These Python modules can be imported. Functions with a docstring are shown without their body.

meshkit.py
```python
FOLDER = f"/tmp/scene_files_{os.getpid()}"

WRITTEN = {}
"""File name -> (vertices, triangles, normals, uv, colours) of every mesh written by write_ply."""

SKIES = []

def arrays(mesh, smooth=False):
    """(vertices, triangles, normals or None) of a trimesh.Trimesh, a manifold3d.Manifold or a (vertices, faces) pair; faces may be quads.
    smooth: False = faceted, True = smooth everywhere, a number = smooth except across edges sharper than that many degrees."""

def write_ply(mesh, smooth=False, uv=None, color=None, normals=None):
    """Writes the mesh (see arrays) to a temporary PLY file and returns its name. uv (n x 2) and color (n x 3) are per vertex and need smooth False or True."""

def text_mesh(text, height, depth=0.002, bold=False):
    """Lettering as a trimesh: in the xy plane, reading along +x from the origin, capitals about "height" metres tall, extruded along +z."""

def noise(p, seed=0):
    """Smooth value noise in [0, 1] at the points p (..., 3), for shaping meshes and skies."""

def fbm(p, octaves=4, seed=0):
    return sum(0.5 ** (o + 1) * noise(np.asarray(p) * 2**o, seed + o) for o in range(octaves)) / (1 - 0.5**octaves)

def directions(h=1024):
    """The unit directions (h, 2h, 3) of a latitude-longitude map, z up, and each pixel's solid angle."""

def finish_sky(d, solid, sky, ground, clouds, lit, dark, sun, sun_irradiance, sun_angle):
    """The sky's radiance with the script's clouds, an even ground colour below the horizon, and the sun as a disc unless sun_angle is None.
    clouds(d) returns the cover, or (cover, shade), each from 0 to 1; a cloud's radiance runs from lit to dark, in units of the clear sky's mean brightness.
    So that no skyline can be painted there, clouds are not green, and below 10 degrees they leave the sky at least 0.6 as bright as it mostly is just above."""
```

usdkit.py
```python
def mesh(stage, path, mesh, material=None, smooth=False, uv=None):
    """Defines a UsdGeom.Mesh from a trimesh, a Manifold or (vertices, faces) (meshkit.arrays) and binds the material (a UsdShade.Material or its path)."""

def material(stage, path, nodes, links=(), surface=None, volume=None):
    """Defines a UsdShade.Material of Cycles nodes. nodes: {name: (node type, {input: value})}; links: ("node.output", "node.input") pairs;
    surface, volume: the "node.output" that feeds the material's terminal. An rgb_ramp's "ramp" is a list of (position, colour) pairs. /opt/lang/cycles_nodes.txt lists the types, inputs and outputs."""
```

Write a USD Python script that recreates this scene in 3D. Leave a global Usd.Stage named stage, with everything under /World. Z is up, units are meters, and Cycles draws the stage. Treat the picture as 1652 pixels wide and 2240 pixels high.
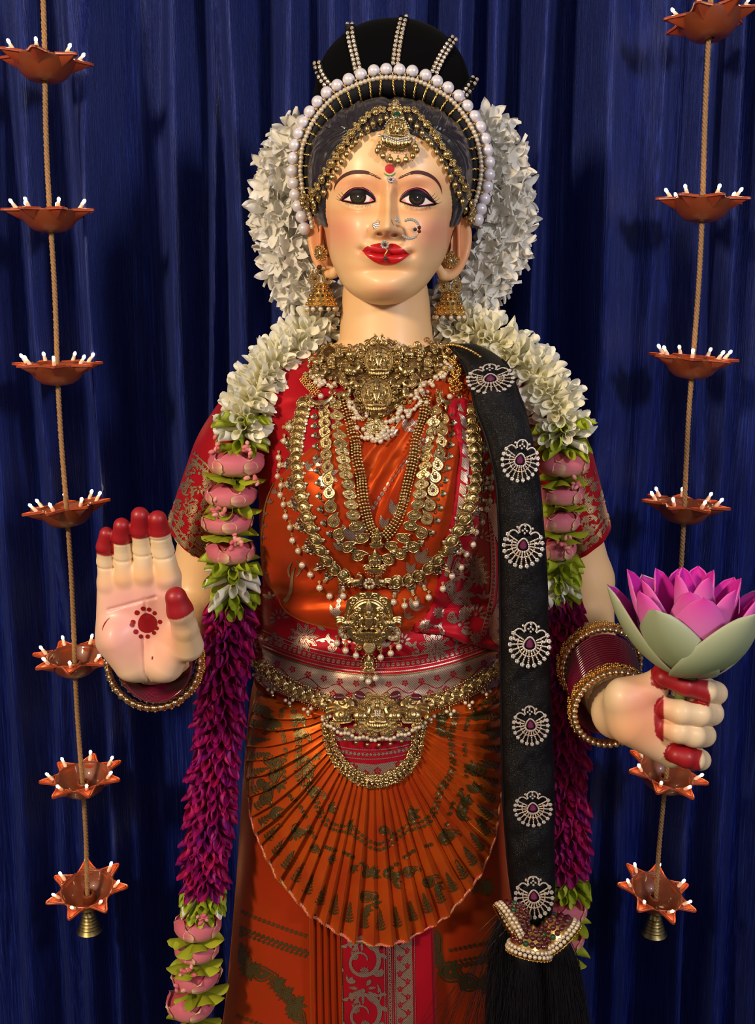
import math, random, numpy as np, trimesh, usdkit, meshkit
import manifold3d as m3
import shapely.geometry as sg, shapely.ops as so, shapely
from scipy import ndimage
from scipy.spatial import cKDTree
from pxr import Usd, UsdGeom, UsdLux, UsdShade, Gf, Sdf, Vt
PI = math.pi
stage = Usd.Stage.CreateInMemory()
UsdGeom.SetStageUpAxis(stage, UsdGeom.Tokens.z); UsdGeom.SetStageMetersPerUnit(stage, 1.0)
UsdGeom.Xform.Define(stage, '/World'); UsdGeom.Scope.Define(stage, '/World/Looks')

# ------------------------------------------------------------------ camera, lights, exposure
IW, IH, FPX = 1652.0, 2240.0, 2417.0
CAM = np.array([0.0, -1.30, 1.40]); PITCH = math.radians(11.7)
FWD = np.array([0, math.cos(PITCH), -math.sin(PITCH)]); UP = np.array([0, math.sin(PITCH), math.cos(PITCH)]); RT = np.array([1.0, 0, 0])
EXPOSURE = 0.12
cam = UsdGeom.Camera.Define(stage, '/World/camera')
cam.CreateHorizontalApertureAttr(36.0); cam.CreateFocalLengthAttr(36.0 * FPX / IW)
cam.CreateClippingRangeAttr((0.05, 50)); cam.CreateExposureAttr(EXPOSURE)
cam.AddTransformOp().Set(Gf.Matrix4d(*RT, 0, *UP, 0, *(-FWD), 0, *CAM, 1))

def rect_light(name, pos, target, w, h, power, color):
    l = UsdLux.RectLight.Define(stage, '/World/' + name)
    l.CreateWidthAttr(w); l.CreateHeightAttr(h); l.CreateIntensityAttr(power); l.CreateColorAttr(Gf.Vec3f(*color))
    z = np.array(pos, float) - np.array(target, float); z /= np.linalg.norm(z)
    x = np.cross([0, 0, 1.0], z); x /= np.linalg.norm(x); y = np.cross(z, x)
    l.AddTransformOp().Set(Gf.Matrix4d(*x, 0, *y, 0, *z, 0, *pos, 1))
rect_light('key_light', (-1.55, -1.9, 2.3), (0, 0, 1.1), 0.30, 0.30, 205, (1.0, 0.78, 0.53))
rect_light('fill_light', (1.45, -2.0, 2.2), (0, 0, 1.1), 0.30, 0.30, 92, (0.95, 0.92, 1.0))
rect_light('room_light', (0.0, -3.0, 2.6), (0, 0, 1.1), 2.4, 0.8, 1.2, (1.0, 0.9, 0.78))
dome = UsdLux.DomeLight.Define(stage, '/World/dome'); dome.CreateIntensityAttr(0.05); dome.CreateColorAttr(Gf.Vec3f(1, 0.92, 0.85))

# ------------------------------------------------------------------ pixels <-> space
def ray(u, v):
    u, v = np.asarray(u, float), np.asarray(v, float)
    d = FWD + ((u - IW / 2) / FPX)[..., None] * RT + ((IH / 2 - v) / FPX)[..., None] * UP
    return d
def at(u, v, Y):
    d = ray(u, v); t = (np.asarray(Y, float) - CAM[1]) / d[..., 1]
    return CAM + d * t[..., None]
def depth(p): return (np.asarray(p, float) - CAM) @ FWD
def mpp(p): return depth(p) / FPX
def pix(p):
    q = np.asarray(p, float) - CAM; d = q @ FWD
    return np.stack([IW / 2 + FPX * (q @ RT) / d, IH / 2 - FPX * (q @ UP) / d], -1)
def unit(a): a = np.asarray(a, float); return a / np.maximum(np.linalg.norm(a, axis=-1, keepdims=True), 1e-12)
def sstep(a, b, x): t = np.clip((np.asarray(x, float) - a) / (b - a), 0, 1); return t * t * (3 - 2 * t)
def gs(x, c, s): return np.exp(-0.5 * ((x - c) / s) ** 2)
def spline(pts, n, closed=False):
    from scipy.interpolate import splprep, splev
    p = np.asarray(pts, float)
    if closed: p = np.vstack([p, p[:1]])
    k = min(3, len(p) - 1)
    tck, _ = splprep(p.T, s=0, k=k, per=closed)
    return np.array(splev(np.linspace(0, 1, n, endpoint=not closed), tck)).T
def resample(p, step=None, n=None):
    p = np.asarray(p, float); s = np.r_[0, np.cumsum(np.linalg.norm(np.diff(p, axis=0), axis=1))]
    n = n or max(2, int(round(s[-1] / step)) + 1)
    t = np.linspace(0, s[-1], n)
    return np.stack([np.interp(t, s, p[:, k]) for k in range(p.shape[1])], 1)

# ------------------------------------------------------------------ meshes as (vertices, triangles)
def tri(f):
    f = np.asarray(f, int)
    return np.vstack([f[:, [0, 1, 2]], f[:, [0, 2, 3]]]) if f.shape[1] == 4 else f
def cat(*ms):
    if len(ms) == 1 and isinstance(ms[0], list): ms = ms[0]
    vs, fs, n = [], [], 0
    for v, f in ms:
        vs.append(np.asarray(v, float)); fs.append(tri(f) + n); n += len(v)
    return np.vstack(vs), np.vstack(fs)
def tf(m, M): return (np.asarray(m[0]) @ M[:3, :3].T + M[:3, 3], m[1])
def mv(m, x=0, y=0, z=0): return (np.asarray(m[0]) + [x, y, z], m[1])
def sc(m, *s): return (np.asarray(m[0]) * (s if len(s) > 1 else s[0]), m[1])
def rotm(axis, deg): return trimesh.transformations.rotation_matrix(math.radians(deg), axis)
def ro(m, axis, deg): return tf(m, rotm({'x': [1, 0, 0], 'y': [0, 1, 0], 'z': [0, 0, 1]}[axis], deg))
_ico = {}
def ball(r=1.0, s=2, at=(0, 0, 0), sq=(1, 1, 1)):
    if s not in _ico: b = trimesh.creation.icosphere(s); _ico[s] = (np.array(b.vertices), np.array(b.faces))
    return (_ico[s][0] * np.array(sq) * r + np.array(at), _ico[s][1])
def gem(r, at=(0, 0, 0), h=.55, n=8):
    a = np.arange(n) / n * 2 * PI
    v = [[0, 0, r * h]] + [[.55 * r * math.cos(x), .55 * r * math.sin(x), r * h * .9] for x in a] + [[r * math.cos(x + PI / n), r * math.sin(x + PI / n), r * .2] for x in a] + [[r * .9 * math.cos(x + PI / n), r * .9 * math.sin(x + PI / n), -r * .2] for x in a]
    f = []
    for i in range(n):
        j = (i + 1) % n
        f += [[0, 1 + i, 1 + j], [1 + i, 1 + n + i, 1 + j], [1 + j, 1 + n + i, 1 + n + j], [1 + n + i, 1 + 2 * n + i, 1 + n + j], [1 + n + j, 1 + 2 * n + i, 1 + 2 * n + j]]
    return np.array(v) + np.array(at), np.array(f)
def hull(p):
    h = trimesh.convex.convex_hull(np.asarray(p, float)); return np.array(h.vertices), np.array(h.faces)
def lathe(prof, n=24, axis='z'):
    prof = np.asarray(prof, float); a = np.arange(n) / n * 2 * PI
    v = np.stack([prof[:, None, 0] * np.cos(a), prof[:, None, 0] * np.sin(a), np.repeat(prof[:, 1:2], n, 1)], -1).reshape(-1, 3)
    f = []
    for i in range(len(prof) - 1):
        for j in range(n):
            k = (j + 1) % n
            f.append([i * n + j, i * n + k, (i + 1) * n + k, (i + 1) * n + j])
    return v, tri(f)
def tube(path, r, n=6, closed=False, flat=1.0, up=None):
    p = np.asarray(path, float); m = len(p)
    r = np.broadcast_to(np.asarray(r, float), (m,))
    t = unit(np.roll(p, -1, 0) - np.roll(p, 1, 0)) if closed else unit(np.gradient(p, axis=0))
    a = np.zeros((m, 3)); ref = np.array(up if up is not None else ([0, 0, 1] if abs(t[0][2]) < .9 else [1, 0, 0]), float)
    for i in range(m):
        x = ref - t[i] * (ref @ t[i]); a[i] = x / max(np.linalg.norm(x), 1e-9)
        if up is None: ref = a[i]
    b = np.cross(t, a); th = np.arange(n) / n * 2 * PI
    v = (p[:, None] + r[:, None, None] * (flat * np.cos(th)[None, :, None] * a[:, None] + np.sin(th)[None, :, None] * b[:, None])).reshape(-1, 3)
    i, j = np.meshgrid(np.arange(m if closed else m - 1), np.arange(n), indexing='ij'); i2, j2 = (i + 1) % m, (j + 1) % n
    f = np.stack([i * n + j, i * n + j2, i2 * n + j2, i2 * n + j], -1).reshape(-1, 4)
    f = tri(f)
    if not closed:
        v = np.vstack([v, p[0] - t[0] * r[0] * .5, p[-1] + t[-1] * r[-1] * .5]); k = np.arange(n); k2 = (k + 1) % n
        f = np.vstack([f, np.stack([np.full(n, m * n), k2, k], 1), np.stack([np.full(n, m * n + 1), (m - 1) * n + k, (m - 1) * n + k2], 1)])
    return v, f
def grid(P, wrap_u=False, wrap_v=False):
    """P (a, b, 3) -> quads"""
    a, b = P.shape[:2]
    i, j = np.meshgrid(np.arange(a if wrap_u else a - 1), np.arange(b if wrap_v else b - 1), indexing='ij'); i2, j2 = (i + 1) % a, (j + 1) % b
    return P.reshape(-1, 3), tri(np.stack([i * b + j, i2 * b + j, i2 * b + j2, i * b + j2], -1).reshape(-1, 4))
def extr(poly, h, z0=0):
    if poly.geom_type != 'Polygon': return cat([extr(g, h, z0) for g in poly.geoms if g.area > 0])
    m = trimesh.creation.extrude_polygon(poly, h, engine='earcut'); return np.array(m.vertices) + [0, 0, z0], np.array(m.faces)
def dome_plate(poly, h, edge, z0=0, n=1, inset=None):
    """a pillowed plate: the outline, an inset ring raised by h"""
    return cat(extr(poly, edge, z0), *[extr(poly.buffer(-(k + 1) * (inset or h) / (n + .5)), h * (k + 1) / n, z0) for k in range(n) if not poly.buffer(-(k + 1) * (inset or h) / (n + .5)).is_empty])
def frame(p, n, upv, roll=0):
    z = unit(n); x = np.cross(upv, z); x = unit(x); y = np.cross(z, x)
    c, s = math.cos(math.radians(roll)), math.sin(math.radians(roll))
    M = np.eye(4); M[:3, 0] = c * x + s * y; M[:3, 1] = -s * x + c * y; M[:3, 2] = z; M[:3, 3] = p
    return M
def scaled(M, s): M = M.copy(); M[:3, :3] *= s; return M

# ------------------------------------------------------------------ prims
_names = {}
def uniq(parent, name):
    k = f'{parent}/{name}'; c = _names.get(k, 0); _names[k] = c + 1
    return k if c == 0 else f'{k}_{c:03d}'
def tag(prim, label=None, cat_=None, group=None, kind=None):
    for k, x in (('label', label), ('category', cat_), ('group', group), ('kind', kind)):
        if x: prim.SetCustomDataByKey(k, x)
def put(path, mesh, mat, smooth=True, colors=None):
    v, f = mesh
    m = usdkit.mesh(stage, path, (v, f), mat, smooth=smooth)
    if colors is not None:
        UsdGeom.PrimvarsAPI(m).CreatePrimvar('Cd', Sdf.ValueTypeNames.Color3fArray, 'vertex').Set(Vt.Vec3fArray.FromNumpy(np.asarray(colors, np.float32)))
    return m.GetPrim()
class Thing:
    def __init__(s, name, label, cat_, group=None, loc=(0, 0, 0)):
        s.path = uniq('/World', name); s.loc = np.array(loc, float)
        x = UsdGeom.Xform.Define(stage, s.path); x.AddTranslateOp().Set(Gf.Vec3d(*map(float, loc))); s.prim = x.GetPrim()
        tag(s.prim, label, cat_, group)
    def part(s, name, mesh, mat, smooth=True, parent=None, label=None, kind=None, colors=None):
        p = put(uniq(str(parent.GetPath()) if parent else s.path, name), (np.asarray(mesh[0]) - s.loc, mesh[1]), mat, smooth, colors)
        tag(p, label, kind=kind); return p
def solo(name, mesh, mat, label, cat_, group=None, kind=None, smooth=True, colors=None):
    p = put(uniq('/World', name), mesh, mat, smooth, colors); tag(p, label, cat_, group, kind); return p
def instance(src, name, M, label, cat_, group):
    path = uniq('/World', name); x = UsdGeom.Xform.Define(stage, path)
    x.AddTransformOp().Set(Gf.Matrix4d(*np.asarray(M, float).T.ravel()))
    p = x.GetPrim(); p.GetReferences().AddInternalReference(src.GetPath()); p.SetInstanceable(True); tag(p, label, cat_, group); return p

# ------------------------------------------------------------------ materials
def srgb(r, g, b): return tuple(((c / 255) / 12.92 if c <= 10 else ((c / 255 + .055) / 1.055) ** 2.4) for c in (r, g, b))
def MAT(name, col, rough=.5, metal=0, var=0, scale=40, bump=0, bscale=200, stretch=(1, 1, 1), cd=False, obj=False, col2=None, **kw):
    n = {'p': ('principled_bsdf', {'base_color': col, 'roughness': rough, 'metallic': metal, **kw})}; L = []
    if var or bump: n['g'] = ('geometry', {}); n['mp'] = ('mapping', {'scale': stretch}); L.append(('g.position', 'mp.vector'))
    if cd: n['a'] = ('attribute', {'attribute': 'Cd'}); L.append(('a.color', 'p.base_color'))
    if var:
        c2 = col2 or tuple(c * (1 - var) for c in col)
        n['nz'] = ('noise_texture', {'scale': scale, 'detail': 4}); n['rp'] = ('rgb_ramp', {'ramp': [(.3, c2), (.7, col)]})
        L += [('mp.vector', 'nz.vector'), ('nz.fac', 'rp.fac'), ('rp.color', 'p.base_color')]
    if bump:
        n['bn'] = ('noise_texture', {'scale': bscale, 'detail': 3}); n['b'] = ('bump', {'strength': 1.0, 'distance': bump})
        L += [('mp.vector', 'bn.vector'), ('bn.fac', 'b.height'), ('b.normal', 'p.normal')]
    return usdkit.material(stage, '/World/Looks/' + name, n, L, surface='p.BSDF')
GOLD = MAT('gold', (0.78, 0.50, 0.16), .27, 1, bump=.00015, bscale=900)
GOLD2 = MAT('antique_gold', (0.68, 0.49, 0.22), .30, 1, bump=.0003, bscale=800, var=.45, scale=300)
ROSEGOLD = MAT('pale_gold', (0.80, 0.56, 0.33), .26, 1)
PEARL = MAT('pearl', srgb(214, 196, 170), .28, .3, coat_weight=.5, coat_roughness=.14)
PEARLB = MAT('silver_pearl', srgb(230, 224, 232), .28, .2, coat_weight=.6, coat_roughness=.16)
DIAM = MAT('clear_stone', (.82, .76, .72), .22, .8)
RUBY = MAT('ruby_stone', (.06, .001, .005), .12, 0, coat_weight=1)
ONYX = MAT('dark_stone', (.012, .018, .02), .06, 0, coat_weight=1)
EMER = MAT('green_stone', (.004, .045, .018), .10, 0, coat_weight=1)
CLAY = MAT('painted_clay', srgb(128, 58, 27), .42, 0, var=.15, scale=30, coat_weight=.15)
CLAYRIM = MAT('painted_clay_rim', srgb(160, 66, 34), .4, 0)
STEM = MAT('bulb_stem', srgb(245, 215, 190), .4, 0, subsurface_weight=.0, emission_color=(1, .38, .18), emission_strength=.06)
TIP = usdkit.material(stage, '/World/Looks/bulb_glow', {'e': ('emission', {'color': (1, .66, .33), 'strength': 55})}, [], surface='e.emission')
ROPE = MAT('jute_rope', srgb(176, 134, 88), .6, 0, var=.35, scale=500, bump=.0005, bscale=1500)
BRASS = MAT('dull_brass', (.42, .33, .14), .38, 1, var=.4, scale=120)

# ------------------------------------------------------------------ setting: floor and curtain
FL = MAT('floor_stone', srgb(96, 84, 76), .5, 0, var=.25, scale=6)
p_ = put(uniq('/World', 'floor'), (np.array([[-3, -3.5, 0], [3, -3.5, 0], [3, 1.2, 0], [-3, 1.2, 0.]]), np.array([[0, 1, 2], [0, 2, 3]])), FL, False); tag(p_, kind='structure')
CURT = usdkit.material(stage, '/World/Looks/blue_crushed_satin', {
    'g': ('geometry', {}), 'm1': ('mapping', {'scale': (420, 420, 9)}), 'm2': ('mapping', {'scale': (90, 90, 1.6)}),
    'n1': ('noise_texture', {'scale': 1, 'detail': 5, 'roughness': .65}), 'n2': ('noise_texture', {'scale': 1, 'detail': 4}),
    'r': ('rgb_ramp', {'ramp': [(.30, (.0012, .003, .045)), (.52, (.005, .013, .150)), (.72, (.026, .050, .30))]}),
    'b': ('bump', {'strength': 1.0, 'distance': .0035}), 'mx': ('math', {'math_type': 'add'}),
    'hs': ('math', {'math_type': 'multiply', 'value2': .6}),
    'p': ('principled_bsdf', {'roughness': .37, 'sheen_weight': .06, 'sheen_roughness': .4, 'sheen_tint': (.35, .45, .95), 'specular_ior_level': .5, 'specular_tint': (.45, .55, 1.0)})},
    [('g.position', 'm1.vector'), ('g.position', 'm2.vector'), ('m1.vector', 'n1.vector'), ('m2.vector', 'n2.vector'), ('n2.fac', 'hs.value1'), ('n1.fac', 'mx.value1'), ('hs.value', 'mx.value2'),
     ('n1.fac', 'r.fac'), ('r.color', 'p.base_color'), ('mx.value', 'b.height'), ('b.normal', 'p.normal')], surface='p.BSDF')
YC = 0.49
def build_curtain():
    # ridges: (pixel u at mid height, half width px, depth m)
    R = [(-1300, 60, .07), (-1130, 50, .06), (-980, 60, .07), (-800, 50, .06), (-640, 60, .08), (-480, 50, .06), (2080, 50, .07), (2230, 60, .06), (2400, 50, .08), (2560, 60, .06), (2740, 60, .07), (2900, 50, .06), (-330, 60, .06), (-180, 50, .07), (-60, 60, .05), (15, 26, .055), (90, 24, .03), (130, 24, .05), (232, 30, .085), (272, 18, .05), (425, 26, .07), (478, 18, .04), (530, 32, .075), (640, 34, .06), (720, 30, .06), (810, 40, .05), (900, 34, .06),
         (1000, 26, .075), (1062, 24, .055), (1148, 28, .085), (1270, 30, .085), (1330, 40, .055), (1395, 26, .05), (1505, 30, .055), (1545, 20, .06), (1625, 40, .07), (1720, 40, .06), (1800, 50, .08), (1930, 60, .06)]
    xs = np.linspace(-1.9, 1.9, 1100); zs = np.linspace(0.01, 2.35, 150)
    X, Z = np.meshgrid(xs, zs)
    rng = np.random.default_rng(3); y = np.full(X.shape, YC)
    for u, w, a in R:
        x0 = at(u, 700, YC)[0]; sp = w * mpp(at(u, 700, YC))
        ph = rng.uniform(0, 6, 3); wob = .008 * np.sin(Z * 2.1 + ph[0]) + .004 * np.sin(Z * 5 + ph[1]); ww = sp * (1 + .2 * np.sin(Z * 2.7 + ph[2]))
        d = (X - x0 - wob) / ww
        y -= 1.3 * a * np.exp(-np.abs(d) ** 2.0) * (1 + .12 * np.sin(Z * 3.3 + ph[1]))
    y += .010 * (meshkit.fbm(np.stack([X * 9, Z * 1.2, X * 0], -1), 3) - .5) + .005 * (meshkit.fbm(np.stack([X * 60, Z * 2.5, X * 0 + 3], -1), 2) - .5)
    P = np.stack([X, y, Z], -1)
    solo('curtain', grid(P), CURT, 'dark blue crushed satin curtain hanging in deep folds behind the statue', 'curtain')
build_curtain()

# ------------------------------------------------------------------ strings of clay lamps
YD = 0.30
def rope_mesh(path, R=.0021, r=.0022, pitch=.017):
    p = resample(path, step=.0018); s = np.r_[0, np.cumsum(np.linalg.norm(np.diff(p, axis=0), axis=1))]
    out = []
    for k in range(3):
        a = s / pitch * 2 * PI + k * 2 * PI / 3
        q = p + np.stack([np.cos(a) * R, np.sin(a) * R, 0 * a], 1)
        out.append(tube(q[::2], r, 5))
    return cat(out)
def make_diya():
    t = Thing('clay_lamp', None, 'lamp')
    # local: rim plane z=0, bowl below
    prof = [(.004, -.0265), (.012, -.0285), (.022, -.0262), (.031, -.0195), (.038, -.0095), (.0425, 0), (.043, .0022), (.0405, .0024), (.0385, .0), (.034, -.009), (.027, -.018), (.018, -.0232), (.006, -.025), (.004, -.0265)]
    t.part('bowl', lathe(prof, 48), CLAY)
    hub = [(.0045, -.025), (.0105, -.025), (.0100, -.012), (.0092, -.008), (.0062, -.008), (.0055, -.012), (.0045, -.025)]
    t.part('rope_collar', lathe(hub, 24), CLAY)
    for k in range(7):
        A = rotm([0, 0, 1], k * 360 / 7 + 12)
        out = sg.Polygon([(.0385, -.0150), (.046, -.0105), (.055, -.0066), (.061, -.0042), (.0645, -.0018), (.0652, 0), (.0645, .0018), (.061, .0042), (.055, .0066), (.046, .0105), (.0385, .0150), (.0402, .006), (.0406, 0), (.0402, -.006)]).buffer(.0006)
        plate = extr(out, .0022, .0002)
        inn = np.array(out.buffer(-.0026).exterior.coords)[:-1]; inn = np.c_[inn, np.full(len(inn), .0028)]
        keep = inn[:, 0] > .044
        rim = np.array(out.buffer(-.0008).exterior.coords)[:-1]; rim = np.c_[rim, np.full(len(rim), .0028)]
        keel = hull([[.036, -.010, -.0022], [.036, .010, -.0022], [.061, .0022, .0002], [.061, -.0022, .0002], [.040, -.010, .0004], [.040, .010, .0004], [.034, 0, -.014], [.052, 0, -.005]])
        sp = t.part('spout', tf(cat(plate, keel, tube(resample(rim, n=40), .0011, 5, closed=True)), A), CLAYRIM, 30)
        ins = out.buffer(-.0036)
        t.part('wick_groove', tf(tube(resample(np.c_[np.array(ins.exterior.coords)[:, :2], np.full(len(ins.exterior.coords), .0027)], n=26), .0007, 4), A), CLAY, parent=sp)
        b = np.array([.043, 0, .0015]); d = unit([.62, 0, .9]); tip = b + d * .0125
        st = t.part('bulb', tf(tube(np.array([b, b + d * .004, b + d * .009, tip - d * .001]), [.0022, .0030, .0026, .0019], 10), A), STEM)
        t.part('bulb_tip', tf(tf(ball(1, 2, sq=(.0024, .0024, .0036)), frame(tip + d * .002, d, [0, 1, 0])), A), TIP, parent=st)
    return t
LD = [(97, 132, 0, -4, 3, 5), (109, 463, 9, 0, 0, 31), (125, 799, 5, 0, 0, 12), (146, 1110, 30, -2, -8, 44), (163, 1437, 17, 5, 0, 9), (180, 1700, 38, 7, -3, 24), (191, 1945, 2, 15, -2, 40)]
RD = [(1553, 40, 16, -10, -6, 22), (1538, 440, 2, -3, 2, 8), (1516, 785, 20, 0, 4, 35), (1498, 1103, 4, 0, 4, 17), (1458, 1690, 26, 13, 10, 28), (1436, 1952, 11, 14, 12, 15)]
DOBJ = []
names_l = ['topmost', 'second from the top', 'third from the top', 'fourth from the top, near the raised fingertips', 'fifth from the top, beside the raised palm', 'second from the bottom', 'lowest, with a brass bell under it']
names_r = ['topmost, cut by the frame edge', 'second from the top', 'third from the top', 'fourth from the top, above the lotus', 'second from the bottom, below the fist', 'lowest, with a brass bell under it']
def build_lamps():
    proto = None
    for side, D, nm in (('left', LD, names_l), ('right', RD, names_r)):
        anchors = []
        for k, (u, v, rz, rx, ry, rz2) in enumerate(D):
            p = at(u, v, YD); anchors.append(p)
            M = np.eye(4); M[:3, 3] = p
            M = M @ rotm([0, 1, 0], ry) @ rotm([1, 0, 0], rx) @ rotm([0, 0, 1], rz2)
            lab = f'clay lamp on the {side} rope, {nm[k]}'
            if proto is None:
                proto = make_diya(); x = UsdGeom.Xformable(proto.prim); x.ClearXformOpOrder(); x.AddTransformOp().Set(Gf.Matrix4d(*M.T.ravel())); tag(proto.prim, lab, 'lamp', 'clay lamps hung on two ropes')
            else: instance(proto.prim, 'clay_lamp', M, lab, 'lamp', 'clay lamps hung on two ropes')
        a = np.array(anchors); top = a[0] + (a[0] - a[1]) * .6
        pts = [top]
        for i in range(len(a)):
            pts.append(a[i] + [0, 0, -.012])
            if i < len(a) - 1: pts.append((a[i] + a[i + 1]) / 2 + [(.0016 if i % 2 else -.0014), 0, 0])
        last = a[-1] + [0, 0, -.03]; pts.append(last)
        solo('jute_rope', rope_mesh(spline(pts, 400)), ROPE, f'twisted tan rope threading the {side} string of clay lamps', 'rope', 'ropes of the lamp strings')
        t = Thing('brass_bell', f'small ribbed brass bell hanging under the bottom lamp of the {side} string', 'bell', 'bells under the lamp strings', loc=last)
        b = [(.0, .0), (.005, .0), (.0052, -.006), (.008, -.008), (.0095, -.011)]
        for i in range(5): z = -.012 - i * .0052; b += [(.0098 + i * .0014, z), (.0112 + i * .0015, z - .002), (.0098 + i * .0015, z - .0042)]
        b += [(.0185, -.040), (.0205, -.0425), (.0195, -.044), (.015, -.036), (.008, -.012), (0, -.010)]
        t.part('bell_body', mv(lathe(b, 32), *last), BRASS, 40)
        t.part('hanging_loop', mv(tf(tube([[math.cos(x) * .005, 0, math.sin(x) * .005 + .004] for x in np.linspace(0, 2 * PI, 16)[:-1]], .0013, 6, closed=True), np.eye(4)), *last), BRASS)
        t.part('clapper', mv(cat(tube([[0, 0, -.014], [0, 0, -.040]], .001, 5), ball(.005, 2, at=(0, 0, -.042))), *last), BRASS)
build_lamps()

# ================================================================== the statue: body
from scipy.interpolate import PchipInterpolator
def prof(tab, col): t = np.asarray(tab, float); return PchipInterpolator(t[:, 0], t[:, col])
def px2mm(u, v, Y): return mpp(at(u, v, Y))
HEAD_W = [(222, 855, 855), (226, 828, 884), (235, 790, 918), (260, 738, 972), (300, 700, 1008), (340, 684, 1024), (380, 679, 1028), (420, 683, 1024), (450, 691, 1015), (480, 702, 1000), (510, 712, 989), (540, 717, 981), (570, 725, 969), (600, 738, 950), (625, 752, 931), (645, 772, 909), (658, 795, 885), (665, 815, 864), (668, 839, 839)]
HEAD_D = [(222, 0, 0, 0), (226, -.025, .03, 0), (235, -.045, .05, 0), (260, -.066, .075, 0), (300, -.086, .09, 0), (340, -.094, .095, 0), (400, -.098, .095, -.002), (450, -.098, .085, -.006), (500, -.099, .07, -.012), (560, -.100, .045, -.022), (600, -.100, .02, -.032), (630, -.097, -.0, -.042), (650, -.090, -.02, -.050), (661, -.078, -.035, -.053), (668, -.055, -.055, -.055)]
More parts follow.
